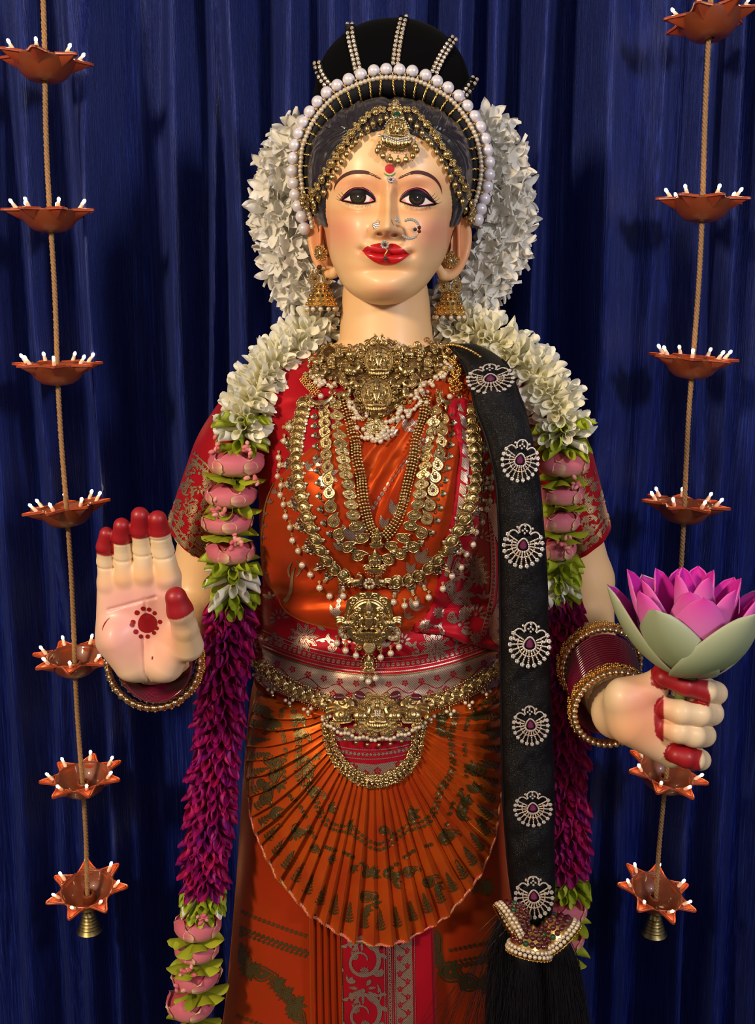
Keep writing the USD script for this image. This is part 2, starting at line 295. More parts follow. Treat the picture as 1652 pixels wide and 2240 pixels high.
def face_disp(u, v):
    """relief of the face in metres towards the viewer, u v in pixels"""
    d = 0 * u
    mu = .00049
    for s, cx, cy in ((-1, 783, 428), (1, 913, 431)):
        x = u - cx; y = v - cy
        d -= .0050 * np.exp(-.5 * ((x / 42) ** 2 + (y / 21) ** 2))
        d += .0052 * np.exp(-.5 * (np.abs(x / 33) ** 3 + np.abs((y - 1) / 17) ** 3))
        d -= .0045 * np.exp(-.5 * (((x + s * 42) / 15) ** 2 + ((y + 4) / 20) ** 2))        # beside the bridge
        d += .0024 * np.exp(-.5 * ((x / 46) ** 2 + ((v - 392 - .0022 * x * x * 4) / 10) ** 2))        # brow bone
        lid = 410 + .012 * x * x                                                  # crease above the lid
        d -= .0013 * np.exp(-.5 * ((v - lid) / 3.0) ** 2) * np.exp(-.5 * (x / 30) ** 4)
        d += .0012 * np.exp(-.5 * ((v - (457 - .008 * x * x)) / 3.5) ** 2) * np.exp(-.5 * (x / 30) ** 4)
        # cheeks
        d += .0075 * np.exp(-.5 * (((u - (849 + s * 80)) / 36) ** 2 + ((v - 505) / 34) ** 2))
    # nose
    ax = 852 - (v - 400) * .045
    amp = np.interp(v, [385, 400, 430, 460, 490, 500, 507, 513, 519, 526, 534], [.001, .0045, .0088, .0135, .0200, .0210, .0198, .0150, .0070, .0018, 0])
    wid = np.interp(v, [385, 430, 470, 500, 530], [13, 10.5, 11.5, 15, 16])
    d += amp * np.exp(-np.abs((u - ax) / wid) ** 2.4 * .7)
    tip = np.exp(-.5 * (((u - 847) / 12) ** 2 + ((v - 496) / 10) ** 2)); d += .0030 * tip
    for cx, cy in ((823, 505), (873, 507)):
        d += .0078 * np.exp(-.5 * (np.abs((u - cx) / 10.5) ** 2.5 + np.abs((v - cy) / 10) ** 2.5))
    for cx, cy, rx in ((831, 512, 6.5), (863, 515, 6.5)):
        d -= .0060 * np.exp(-.5 * (((u - cx) / rx) ** 2 + ((v - cy) / 3.4) ** 2))
    d -= .0016 * np.exp(-.5 * (((u - 812 + (v - 500) * .35) / 5) ** 2)) * sstep(488, 505, v) * (1 - sstep(520, 545, v))
    d -= .0016 * np.exp(-.5 * (((u - 884 - (v - 500) * .35) / 5) ** 2)) * sstep(488, 505, v) * (1 - sstep(520, 545, v))
    d -= .0010 * np.exp(-.5 * (((u - 846) / 5) ** 2 + ((v - 529) / 7) ** 2))
    # lips
    line = lipline(u)
    m = np.exp(-np.abs((u - 844) / 50) ** 4)
    d += m * .0044 * np.exp(-.5 * ((v - (line - 11)) / 9) ** 2) + m * .0060 * np.exp(-.5 * ((v - (line + 11)) / 9.5) ** 2)
    d -= m * .0040 * np.exp(-.5 * ((v - line) / 2.2) ** 2)
    for cx, cy in ((791, 548), (899, 557)): d -= .0032 * np.exp(-.5 * (((u - cx) / 7) ** 2 + ((v - cy) / 6) ** 2))
    d -= .0036 * np.exp(-.5 * (((u - 845) / 34) ** 2 + ((v - 593) / 7.5) ** 2))
    d += .0075 * np.exp(-.5 * (((u - 842) / 32) ** 2 + ((v - 628) / 20) ** 2))
    return d
def lipline(u): x = np.asarray(u, float) - 846; return 556.0 + .065 * x - 1.0 * np.exp(-(x / 9) ** 2) + .8 * np.exp(-((np.abs(x) - 18) / 14) ** 2) - .0017 * x * x
def ring_stack(v, yc0, front, back, cx_a, nphi=320, nf=2.15):
    s = np.arange(nphi) / nphi
    ph = 2 * PI * s + .82 * np.sin(2 * PI * s)      # phi 0 = back ... pi = front; dense in front
    ph = 2 * PI * s - .0 * s
    w = 2 * PI * s; ph = w + .55 * np.sin(w)        # slow round pi
    return ph
def head_grid():
    tt = np.linspace(0, PI, 270); v = 222 + (668 - 222) * (1 - np.cos(tt)) / 2
    w = 2 * PI * np.arange(330) / 330; ph = w + .60 * np.sin(w)
    uL, uR = prof(HEAD_W, 1)(v), prof(HEAD_W, 2)(v); yf, yb, y0 = prof(HEAD_D, 1)(v), prof(HEAD_D, 2)(v), prof(HEAD_D, 3)(v)
    PL, PR = at(uL, v, y0), at(uR, v, y0); cx = (PL[:, 0] + PR[:, 0]) / 2; a = (PR[:, 0] - PL[:, 0]) / 2; z = (PL[:, 2] + PR[:, 2]) / 2
    c, sn = -np.cos(ph), np.sin(ph)                 # c = 1 at the front
    n = 2.25
    X = cx[:, None] + a[:, None] * np.sign(sn) * np.abs(sn) ** (2 / n)
    e = np.abs(c) ** (2 / n)
    Y = y0[:, None] + np.where(c > 0, (yf - y0)[:, None] * e, (yb - y0)[:, None] * e)
    Z = np.repeat(z[:, None], len(ph), 1)
    P = np.stack([X, Y, Z], -1)
    q = pix(P); d = face_disp(q[..., 0], q[..., 1]) * sstep(.05, .35, c)[None]
    P[..., 1] -= d
    return P, c
HG, HC = head_grid()
def closed_stack(P):
    v, f = grid(P, wrap_v=True); n = P.shape[1]; m = len(v)
    v = np.vstack([v, P[0].mean(0), P[-1].mean(0)]); k = np.arange(n); k2 = (k + 1) % n; o = (P.shape[0] - 1) * n
    return v, np.vstack([f, np.stack([np.full(n, m), k, k2], 1), np.stack([np.full(n, m + 1), o + k2, o + k], 1)])
def orient(m):
    t = trimesh.Trimesh(*m, process=False)
    return (m[0], m[1][:, ::-1]) if t.volume < 0 else m
def manif(m):
    m = orient(m); return m3.Manifold(m3.Mesh(np.asarray(m[0], np.float32), np.asarray(m[1], np.uint32)))
def arr(M): k = M.to_mesh(); return np.array(k.vert_properties[:, :3], float), np.array(k.tri_verts, int)

# ---- signed distance fields for ears, arms and hands
def sd_capsule(P, a, b, ra, rb):
    a, b = np.asarray(a), np.asarray(b); ab = b - a; t = np.clip(((P - a) @ ab) / max(ab @ ab, 1e-12), 0, 1)
    return np.linalg.norm(P - a - t[..., None] * ab, axis=-1) - (ra + (rb - ra) * t)
def sd_ellip(P, c, M, r):
    q = (P - c) @ np.asarray(M) / np.asarray(r); k = np.linalg.norm(q, axis=-1); return (k - 1) * min(r)
def smin(a, b, k): h = np.clip(.5 + .5 * (b - a) / k, 0, 1); return b + (a - b) * h - k * h * (1 - h)
def smax(a, b, k): return -smin(-a, -b, k)
def sdf_mesh(fun, lo, hi, h):
    lo, hi = np.asarray(lo, float), np.asarray(hi, float)
    n = np.ceil((hi - lo) / h).astype(int) + 1
    g = np.stack(np.meshgrid(*[lo[k] + h * np.arange(n[k]) for k in range(3)], indexing='ij'), -1)
    val = fun(g.reshape(-1, 3)).reshape(n)
    m = nets(val, lo, h)
    if manif(m).status() == m3.Error.NoError: return m
    Lf = val.ravel().tolist(); nx, ny, nz = n; sx, sy = int(ny * nz), int(nz); a0, b0, c0 = map(float, lo); ih = 1.0 / h; mx, my, mz = int(nx) - 2, int(ny) - 2, int(nz) - 2
    def look(x, y, z):                                # the same field, read point by point: this always closes
        x, y, z = (x - a0) * ih, (y - b0) * ih, (z - c0) * ih; i, j, k = int(x), int(y), int(z)
        i = 0 if i < 0 else mx if i > mx else i; j = 0 if j < 0 else my if j > my else j; k = 0 if k < 0 else mz if k > mz else k
        x -= i; y -= j; z -= k; o = i * sx + j * sy + k; p = o + sx
        return -(((Lf[o] * (1 - z) + Lf[o + 1] * z) * (1 - y) + (Lf[o + sy] * (1 - z) + Lf[o + sy + 1] * z) * y) * (1 - x) + ((Lf[p] * (1 - z) + Lf[p + 1] * z) * (1 - y) + (Lf[p + sy] * (1 - z) + Lf[p + sy + 1] * z) * y) * x)
    hi2 = lo + h * (n - 1)
    return arr(m3.Manifold.level_set(look, [*map(float, lo + h), *map(float, hi2 - h)], float(h) * 1.15, 0.0))
def nets(val, lo, h):
    """surface nets: a closed quad mesh of the zero level"""
    ins = val < 0; n = val.shape
    c = np.zeros([k - 1 for k in n], np.int8)
    corners = [(i, j, k) for i in (0, 1) for j in (0, 1) for k in (0, 1)]
    sl = lambda o: tuple(slice(o[a], n[a] - 1 + o[a]) for a in range(3))
    for o in corners: c += ins[sl(o)]
    act = (c > 0) & (c < 8); idx = -np.ones(c.shape, int); ijk = np.argwhere(act); idx[act] = np.arange(len(ijk))
    acc = np.zeros((len(ijk), 3)); cnt = np.zeros(len(ijk))
    cv = {o: val[tuple((ijk + o).T)] for o in corners}
    for o in corners:
        for ax in range(3):
            if o[ax] == 0:
                o2 = tuple(o[a] + (a == ax) for a in range(3)); A, B = cv[o], cv[o2]; x = (A < 0) != (B < 0)
                t = np.where(x, A / np.where(x, A - B, 1), 0)
                p = np.repeat(np.array(o, float)[None], len(ijk), 0); p[:, ax] += t
                acc[x] += p[x]; cnt[x] += 1
    verts = lo + h * (ijk + acc / cnt[:, None])
    F = []
    for ax in range(3):
        o2 = [0, 0, 0]; o2[ax] = 1
        A = ins[tuple(slice(0, n[a] - o2[a]) for a in range(3))]; B = ins[tuple(slice(o2[a], n[a]) for a in range(3))]
        e = np.argwhere(A != B); b, cc = [(1, 2), (2, 0), (0, 1)][ax]
        ok = (e[:, b] > 0) & (e[:, cc] > 0) & (e[:, b] < n[b] - 1) & (e[:, cc] < n[cc] - 1); e = e[ok]
        def cell(db, dc): q = e.copy(); q[:, b] -= db; q[:, cc] -= dc; return idx[tuple(q.T)]
        quad = np.stack([cell(1, 1), cell(0, 1), cell(0, 0), cell(1, 0)], 1)
        flip = ~ins[tuple(e.T)]
        quad[flip] = quad[flip][:, ::-1]; F.append(quad)
    return orient((verts, tri(np.vstack(F))))
def A3(u, v, Y): return at(u, v, Y)
def ear(side):
    s = side
    C = [(718, 480, -.012), (702, 471, -.004), (687, 486, .004), (681, 518, .007), (686, 552, .005), (699, 582, -.003), (716, 600, -.014), (730, 598, -.022)] if s < 0 else \
        [(984, 480, -.012), (1002, 470, -.004), (1018, 486, .004), (1025, 520, .007), (1019, 556, .005), (1005, 586, -.003), (986, 604, -.014), (970, 602, -.022)]
    c = spline([A3(*x) for x in C], 24); r = np.interp(np.linspace(0, 1, 24), [0, .3, .75, 1], [.0032, .0036, .0042, .0050])
    cen = A3(706 if s < 0 else 996, 530, .004)
    def f(P):
        d = np.full(len(P), 1.0)
        for i in range(23): d = np.minimum(d, sd_capsule(P, c[i], c[i + 1], r[i], r[i + 1]))
        yaw = math.radians(28 * s); M = np.array([[math.cos(yaw), 0, math.sin(yaw)], [-math.sin(yaw), 0, math.cos(yaw)], [0, 1, 0]]).T
        M = np.array([[math.cos(yaw), math.sin(yaw), 0], [-math.sin(yaw), math.cos(yaw), 0], [0, 0, 1]])
        for i in range(0, 24, 1):
            d = smin(d, sd_capsule(P, c[i], A3(724 if s < 0 else 977, float(np.clip(pix(c[i])[1], 492, 588)), .006), .0024, .0042), .0040)
        d = smin(d, sd_capsule(P, c[-1], A3(744 if s < 0 else 956, 582, -.030), .0046, .0050), .004)
        for v0 in (500, 530, 560): d = smin(d, sd_capsule(P, A3(722 if s < 0 else 979, v0, .004), A3(745 if s < 0 else 955, v0, .0), .005, .006), .004)
        anti = A3(694 if s < 0 else 1010, 530, -.001)
        d = smin(d, sd_capsule(P, A3(700 if s < 0 else 1003, 490, -.002), A3(701 if s < 0 else 1004, 562, -.004), .0022, .0026), .003)
        con = sd_ellip(P, A3(713 if s < 0 else 990, 528, -.008), np.eye(3), (.0052, .0075, .0150))
        return smax(d, -con, .002)
    lo, hi = c.min(0) - .012, c.max(0) + .012; lo[1] -= .006; hi[1] += .016; lo[0] -= .012; hi[0] += .012; lo[1] -= .014
    return sdf_mesh(f, lo, hi, .0011)

# ---- right hand (raised, palm to the viewer) and left hand (fist round the lotus)
YH = -.235
def hand_r():
    P_ = lambda u, v, dy=0: A3(u, v, YH + dy)
    m = float(px2mm(320, 1350, YH))
    fingers = {'pinky': [(236, 1275, .006, 21), (231, 1228, .004, 18.5), (229, 1196, -.002, 17.5), (233, 1168, -.006, 15.5)],
               'ring': [(274, 1262, .002, 22), (269, 1212, .000, 19.5), (265, 1176, -.007, 19), (266, 1150, -.012, 17.5)],
               'middle': [(317, 1256, .000, 23), (312, 1200, -.002, 20), (307, 1160, -.009, 20.5), (306, 1128, -.015, 19)],
               'index': [(368, 1262, .002, 27), (357, 1205, .000, 23), (350, 1165, -.007, 22), (345, 1136, -.013, 19.5)]}
    ch = {k: [(P_(u, v, dy), r * m) for u, v, dy, r in c] for k, c in fingers.items()}
    thumb = [(P_(410, 1412, -.004), 36 * m), (P_(404, 1372, -.020), 27 * m), (P_(394, 1336, -.032), 27 * m), (P_(385, 1307, -.036), 23 * m)]
    wrist = P_(332, 1458, .050)
    def f(P):
        d = np.full(len(P), 1.0)
        for k, (u, v) in {'pinky': (247, 1400), 'ring': (285, 1420), 'middle': (325, 1420), 'index': (372, 1400)}.items():
            d = smin(d, sd_capsule(P, ch[k][0][0] + [0, .004, 0], P_(u, v, .012), 25 * m, 38 * m), .012)
        d = smin(d, sd_capsule(P, P_(262, 1395, .000), P_(290, 1450, .006), 45 * m, 42 * m), .012)       # heel, little finger side
        d = smin(d, sd_capsule(P, P_(398, 1385, .000), P_(362, 1452, .006), 33 * m, 42 * m), .010)       # ball of the thumb
        d = smin(d, sd_capsule(P, P_(328, 1440, .02), wrist, 50 * m, 44 * m), .014)
        hollow = np.linalg.norm((P - P_(322, 1368, -.032)) / [1.1, .62, 1.2], axis=1) - .034
        d = smax(d, -hollow, .012)
        cr = np.full(len(P), 1.0)                                                                           # creases
        for a, b in (((237, 1334), (340, 1306)), ((316, 1310), (322, 1345)), ((313, 1395), (318, 1470)), ((318, 1470), (326, 1490))):
            for t0 in (0,):
                A, B = np.array(a, float), np.array(b, float); q = pix(P); ab = B - A; tt = np.clip(((q - A) @ ab) / (ab @ ab), 0, 1)
                cr = np.minimum(cr, np.linalg.norm(q - A - tt[:, None] * ab, axis=1) * m)
        fro = P[:, 1] < YH + .02
        d = d + np.where(fro, .0016 * np.exp(-(cr / .0014) ** 2), 0)
        fd = np.full(len(P), 1.0)
        for k in ch:
            e = np.full(len(P), 1.0)
            for (a, ra), (b, rb) in zip(ch[k][:-1], ch[k][1:]): e = smin(e, sd_capsule(P, a, b, ra, rb), .003)
            for (a, ra) in ch[k][1:3]:                                                                 # joint creases
                q = (P - a) @ unit(ch[k][-1][0] - ch[k][0][0]); e = e + .0009 * np.exp(-((q + .004) / .0011) ** 2)
            fd = smin(fd, e, .0022)
        d = smin(d, fd, .005)
        e = np.full(len(P), 1.0)
        for (a, ra), (b, rb) in zip(thumb[:-1], thumb[1:]): e = smin(e, sd_capsule(P, a, b, ra, rb), .004)
        d = smin(d, e, .006)
        return d
    M = sdf_mesh(f, P_(195, 1530, 0) - [0, .075, 0.0], P_(455, 1085, 0) + [0, .075, 0.02], .00135)
    q = pix(M[0]); v, u = q[:, 1], q[:, 0]
    red = np.zeros(len(q)); soft = lambda x: np.clip(x / 2.2 + .5, 0, 1)
    for k, (vb, sl) in {'pinky': (1217, 0), 'ring': (1193, -.1), 'middle': (1180, 0), 'index': (1177, 0)}.items():
        dd = np.full(len(q), 1.0)
        for (a, ra), (b, rb) in zip(ch[k][1:-1], ch[k][2:]): dd = np.minimum(dd, sd_capsule(M[0], a, b, ra, rb))
        red = np.maximum(red, (dd < .004) * soft(vb - 4 * ((u - ch_u(ch[k])) / 18) ** 2 - v))
    dd = np.minimum(sd_capsule(M[0], thumb[2][0], thumb[3][0], thumb[2][1], thumb[3][1]), sd_capsule(M[0], thumb[1][0], thumb[2][0], thumb[1][1], thumb[2][1]))
    red = np.maximum(red, (dd < .004) * (M[0][:, 1] < YH - .012) * soft(1356 - ((u - 383) / 22) ** 2 * 6 - v) * (u > 350))
    return M, red
def ch_u(c): return pix(c[-1][0])[0]
YL = -.215
def hand_l():
    P_ = lambda u, v, dy=0: A3(u, v, YL + dy)
    m = float(px2mm(1450, 1560, YL))
    F_ = {'index': [(1566, 1516, .012, 24), (1545, 1513, -.006, 23), (1500, 1500, -.012, 22), (1450, 1482, -.008, 18)],
          'middle': [(1556, 1560, .010, 26), (1530, 1562, -.010, 26), (1490, 1558, -.014, 26), (1462, 1550, -.006, 23)],
          'ring': [(1540, 1608, .010, 25), (1518, 1608, -.010, 26), (1485, 1600, -.013, 25), (1460, 1592, -.005, 22)],
          'pinky': [(1532, 1662, .008, 22), (1520, 1662, -.006, 22.5), (1500, 1657, -.011, 22), (1482, 1652, -.010, 20)]}
    ch = {k: [(P_(u, v, dy), r * m) for u, v, dy, r in c] for k, c in F_.items()}
    def f(P):
        d = sd_capsule(P, P_(1352, 1560, .045), P_(1385, 1560, .020), 60 * m, 60 * m)
        d = smin(d, sd_capsule(P, P_(1368, 1526, .010), P_(1432, 1502, .010), 46 * m, 32 * m), .017)     # ball of the thumb
        d = smin(d, sd_capsule(P, P_(1380, 1585, .008), P_(1470, 1640, .014), 46 * m, 40 * m), .010)
        d = smin(d, sd_capsule(P, P_(1420, 1560, .020), P_(1500, 1590, .03), 55 * m, 55 * m), .010)
        d = smin(d, sd_capsule(P, P_(1425, 1505, .006), P_(1445, 1470, .004), 28 * m, 18 * m), .008)
        fd = np.full(len(P), 1.0)
        for k in ch:
            e = np.full(len(P), 1.0)
            for (a, ra), (b, rb) in zip(ch[k][:-1], ch[k][1:]): e = smin(e, sd_capsule(P, a, b, ra, rb), .003)
            e = smin(e, sd_capsule(P, ch[k][0][0], ch[k][0][0] + [-.012, .035, 0], ch[k][0][1], 23 * m), .004)
            fd = smin(fd, e, .0020)
        return smin(d, fd, .0035)
    M = sdf_mesh(f, P_(1270, 1715, 0) - [0, .07, 0], P_(1620, 1435, 0) + [0, .10, .02], .00135)
    q = pix(M[0]); u, v = q.T; red = np.zeros(len(q)); soft = lambda x: np.clip(x / 2.2 + .5, 0, 1)
    for k, ub in {'index': 1552, 'pinky': 1534, 'middle': 1452, 'ring': 1452}.items():
        dd = np.full(len(q), 1.0)
        for (a, ra), (b, rb) in zip(ch[k][1:-1], ch[k][2:]): dd = np.minimum(dd, sd_capsule(M[0], a, b, ra, rb))
        red = np.maximum(red, (dd < .0042) * soft(ub - (0 if k in ('middle', 'ring') else 3 * np.cos((v - 1500) / 9)) - u))
    red = np.maximum(red, soft(11 - ((v - 1572) / 45) ** 2 * 12 - np.abs(u - 1442)) * (v > 1528) * (v < 1600) * (M[0][:, 1] < YL + .02))
    red = np.maximum(red, (u > 1424) * (u < 1460) * (v < 1500) * (v > 1455) * (M[0][:, 1] < YL + .03))
    return M, red

# ---- torso (under the clothes), neck and arms
TORSO = [(700, 745, 944, -.050, .050, -.0), (740, 738, 950, -.052, .055, 0), (765, 690, 1000, -.055, .065, .005), (790, 610, 1085, -.062, .075, .008), (820, 545, 1150, -.074, .08, .01), (860, 535, 1155, -.088, .085, .01), (920, 552, 1135, -.100, .09, .01), (1000, 566, 1112, -.108, .09, .01), (1100, 572, 1100, -.112, .09, .01), (1200, 575, 1095, -.112, .09, .01), (1300, 580, 1088, -.108, .09, .01), (1430, 576, 1085, -.104, .09, .01), (1520, 560, 1092, -.106, .095, .01), (1650, 548, 1102, -.112, .105, .01), (1900, 530, 1112, -.112, .11, .01), (2150, 508, 1122, -.110, .11, .01)]
def bust(u, v):
    d = 0
    for cx in (698, 958): d = d + .040 * np.exp(-.5 * (np.abs((u - cx) / 78) ** 2.2 + np.abs((v - 1110) / np.where(v > 1110, 88, 120)) ** 2.2))
    d = d + .014 * np.exp(-.5 * (((u - 828) / 110) ** 2 + ((v - 1060) / 130) ** 2))
    d = d + .016 * np.exp(-.5 * (((u - 828) / 170) ** 2 + ((v - 1620) / 120) ** 2))       # belly
    return d
def torso_grid(grow=0, v0=700, v1=2150, n=190, nphi=200, extra=None, nf=2.3):
    v = np.linspace(v0, v1, n); w = 2 * PI * np.arange(nphi) / nphi; ph = w + .5 * np.sin(w)
    uL, uR, yf, yb, y0 = (prof(TORSO, k)(v) for k in range(1, 6))
    PL, PR = at(uL, v, y0), at(uR, v, y0); cx = (PL[:, 0] + PR[:, 0]) / 2; a = (PR[:, 0] - PL[:, 0]) / 2 + grow; z = PL[:, 2]
    c, sn = -np.cos(ph), np.sin(ph); e = np.abs(c) ** (2 / nf)
    X = cx[:, None] + a[:, None] * np.sign(sn) * np.abs(sn) ** (2 / nf)
    Y = y0[:, None] + np.where(c > 0, (yf - y0 - grow)[:, None] * e, (yb - y0 + grow)[:, None] * e)
    P = np.stack([X, Y, np.repeat(z[:, None], nphi, 1)], -1); q = pix(P)
    P[..., 1] -= bust(q[..., 0], q[..., 1]) * sstep(0, .3, c)[None]
    if extra is not None: P[..., 1] -= extra(q[..., 0], q[..., 1]) * sstep(0, .3, c)[None]
    return P
def skin_color(P):
    q = pix(P); u, v = q[:, 0], q[:, 1]
    base = np.array(srgb(234, 190, 138)); C = np.repeat(base[None], len(P), 0)
    def blend(col, w): nonlocal C; w = np.clip(w, 0, 1)[:, None]; C = C * (1 - w) + np.array(srgb(*col)) * w
    head = (P[:, 2] > 1.34) & (np.abs(P[:, 0]) < .14)
    h = head.astype(float)
    fr = h * (P[:, 1] < 0)
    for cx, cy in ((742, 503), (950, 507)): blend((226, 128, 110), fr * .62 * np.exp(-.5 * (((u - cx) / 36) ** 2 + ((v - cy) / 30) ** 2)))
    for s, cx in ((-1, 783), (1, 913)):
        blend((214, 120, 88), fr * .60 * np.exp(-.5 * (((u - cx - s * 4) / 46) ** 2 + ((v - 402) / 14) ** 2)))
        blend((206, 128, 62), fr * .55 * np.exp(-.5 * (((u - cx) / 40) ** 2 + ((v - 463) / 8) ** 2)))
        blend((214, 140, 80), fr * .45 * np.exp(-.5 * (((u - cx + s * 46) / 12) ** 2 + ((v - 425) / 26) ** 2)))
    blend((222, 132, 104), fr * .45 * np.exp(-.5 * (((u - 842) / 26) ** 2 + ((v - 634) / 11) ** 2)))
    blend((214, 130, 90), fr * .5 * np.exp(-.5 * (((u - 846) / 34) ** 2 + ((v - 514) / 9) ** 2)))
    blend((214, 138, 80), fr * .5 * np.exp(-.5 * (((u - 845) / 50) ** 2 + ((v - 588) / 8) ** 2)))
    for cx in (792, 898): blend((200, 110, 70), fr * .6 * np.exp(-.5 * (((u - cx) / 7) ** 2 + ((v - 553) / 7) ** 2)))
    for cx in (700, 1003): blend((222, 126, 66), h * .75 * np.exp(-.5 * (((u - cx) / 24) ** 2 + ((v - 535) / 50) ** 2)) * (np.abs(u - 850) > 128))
    hr = (P[:, 1] < YH + .05) & (u < 470) & (v > 1080)
    hl = (P[:, 1] < YL + .07) & (u > 1260) & (v > 1400)
    C[hr | hl] = np.array(srgb(228, 200, 160))
    blend((222, 150, 148), hr * .85 * np.exp(-.5 * (np.abs((u - 300) / 82) ** 4 + np.abs((v - 1362) / 88) ** 4)))
    blend((232, 168, 130), hr * .6 * np.exp(-.5 * (((u - 345) / 40) ** 2 + ((v - 1420) / 40) ** 2)))
    blend((232, 176, 110), hr * .55 * np.exp(-.5 * (np.abs((v - 1262 + .12 * (u - 300)) / 14) ** 2 + np.abs((u - 310) / 80) ** 4)))
    blend((232, 186, 110), hr * .5 * np.exp(-.5 * (((u - 405) / 16) ** 2 + ((v - 1395) / 32) ** 2)))
    blend((222, 140, 118), hl * .85 * np.exp(-.5 * (np.abs((u - 1412) / 40) ** 3 + np.abs((v - 1555) / 62) ** 3)))
    blend((226, 160, 110), hl * .7 * np.exp(-.5 * (((u - 1390) / 60) ** 2 + ((v - 1600) / 40) ** 2)))
    return C
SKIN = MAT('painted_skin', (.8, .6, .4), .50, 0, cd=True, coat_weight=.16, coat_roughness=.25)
def build_body():
    head = manif(closed_stack(HG))
    tors = manif(closed_stack(torso_grid(-.004, 712, 2150, 120, 120)))
    nk = [(620, 752, 934), (660, 748, 940), (700, 745, 944), (740, 742, 947), (775, 735, 955)]
    rings = []
    for v, a, b in nk:
        A, B = at(a, v, 0), at(b, v, 0); c = (A + B) / 2; r = (B[0] - A[0]) / 2; th = np.linspace(0, 2 * PI, 97)[:-1]
        rings.append(np.stack([c[0] + r * np.cos(th), .0 + r * .98 * np.sin(th), np.full(96, c[2])], 1))
    neck = manif(closed_stack(np.array(rings)))
    parts = [head, tors, neck] + [manif(ear(s)) for s in (-1, 1)]
    cols = []
    def arm(pts, h):
        pts = [(A3(u, v, y), r) for u, v, y, r in pts]
        def f(P):
            d = np.full(len(P), 1.0)
            for (a, ra), (b, rb) in zip(pts[:-1], pts[1:]): d = smin(d, sd_capsule(P, a, b, ra, rb), .010)
            return d
        q = np.array([p for p, r in pts]); return sdf_mesh(f, q.min(0) - .07, q.max(0) + .07, h)
    al = arm([(600, 890, .01, .038), (552, 916, .01, .034), (474, 1100, .012, .036), (432, 1290, .01, .036), (424, 1345, -.005, .035), (375, 1425, -.10, .028), (336, 1452, YH + .055, .0215)], .004)
    ar = arm([(1090, 890, .01, .038), (1146, 915, .01, .034), (1226, 1085, .012, .037), (1278, 1270, .01, .035), (1285, 1420, -.005, .034), (1320, 1500, -.09, .031), (1352, 1558, YL + .05, .027)], .004)
    hr, redr = hand_r(); hl, redl = hand_l()
    parts += [manif(x) for x in (al, ar, hr, hl)]
    bad = [i for i, x in enumerate(parts) if x.status() != m3.Error.NoError]
    if not bad: body = arr(m3.Manifold.batch_boolean(parts, m3.OpType.Add))
    else:
        print('non-manifold parts', bad)
        body = cat(*[orient(x) for x in (closed_stack(HG), arr(tors), arr(neck), ear(-1), ear(1), al, ar, hr, hl)])
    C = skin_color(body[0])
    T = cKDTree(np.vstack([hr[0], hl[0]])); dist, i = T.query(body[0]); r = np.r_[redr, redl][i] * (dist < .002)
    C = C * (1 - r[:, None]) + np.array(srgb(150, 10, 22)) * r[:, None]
    return body, C
STATUE = Thing('statue', 'painted goddess statue in an orange silk sari with one red-tipped palm raised', 'statue')
BODY, BCOL = build_body()
STATUE.part('body', BODY, SKIN, colors=BCOL)

class Surf:
    """rays from pixels onto meshes"""
    def __init__(s, *ms):
        v, f = cat(*ms); s.vn = np.array(usdkit.meshkit.arrays((v, f), True)[2])
        from embreex import rtcore_scene; from embreex.mesh_construction import TriangleMesh
        s.V, s.F = np.asarray(v, float), np.asarray(f, int); s.sc = rtcore_scene.EmbreeScene(); s.tm = TriangleMesh(s.sc, np.ascontiguousarray((s.V[s.F] * 100).astype(np.float32)))
    def hit(s, u, v, off=0.0):
        u, v = np.atleast_1d(np.asarray(u, float)), np.atleast_1d(np.asarray(v, float)); d = unit(ray(u, v))
        hitf = s.sc.run(np.repeat((CAM * 100)[None], len(u), 0).astype(np.float32), d.astype(np.float32), query='INTERSECT'); r = np.nonzero(hitf >= 0)[0]; f = hitf[r]
        P = np.full((len(u), 3), np.nan); N = np.tile([0, -1.0, 0], (len(u), 1))
        if len(r):
            t = s.V[s.F[f]]; fn = np.cross(t[:, 1] - t[:, 0], t[:, 2] - t[:, 0]); den = (fn * d[r]).sum(1); p = CAM + d[r] * (((t[:, 0] - CAM) * fn).sum(1) / np.where(np.abs(den) < 1e-15, 1e-15, den))[:, None]
            P[r] = p; b = np.clip(trimesh.triangles.points_to_barycentric(t, p), 0, 1); N[r] = unit((s.vn[s.F[f]] * b[..., None]).sum(1))
        bad = np.isnan(P[:, 0])
        if bad.any() and not bad.all():
            T = cKDTree(np.c_[u, v][~bad]); _, i = T.query(np.c_[u, v][bad]); src = P[~bad][i]; P[bad] = at(u[bad], v[bad], src[:, 1]); N[bad] = N[~bad][i]
        elif bad.all():
            a = np.linspace(0, 2 * PI, 13)[:-1]; P[:] = at(u, v, -.1)
            for r in (3, 6, 10, 15, 22, 30, 40, 60):
                dd = ray(u[0] + r * np.cos(a), v[0] + r * np.sin(a)); hh = s.sc.run(np.repeat((CAM * 100)[None], 12, 0).astype(np.float32), unit(dd).astype(np.float32), query='INTERSECT'); k = np.nonzero(hh >= 0)[0]
                if len(k):
                    j = k[0]; t = s.V[s.F[hh[j]]]; fn = np.cross(t[1] - t[0], t[2] - t[0]); p = CAM + dd[j] * (((t[0] - CAM) @ fn) / (dd[j] @ fn)); P[:] = at(u, v, p[1]); N[:] = unit((s.vn[s.F[hh[j]]]).sum(0)); break
        flip = (N * d).sum(1) > 0; N[flip] *= -1
        return P + N * np.asarray(off)[..., None] if np.ndim(off) else P + N * off, N
def cr2(a, b): return a[:, 0] * b[:, 1] - a[:, 1] * b[:, 0]
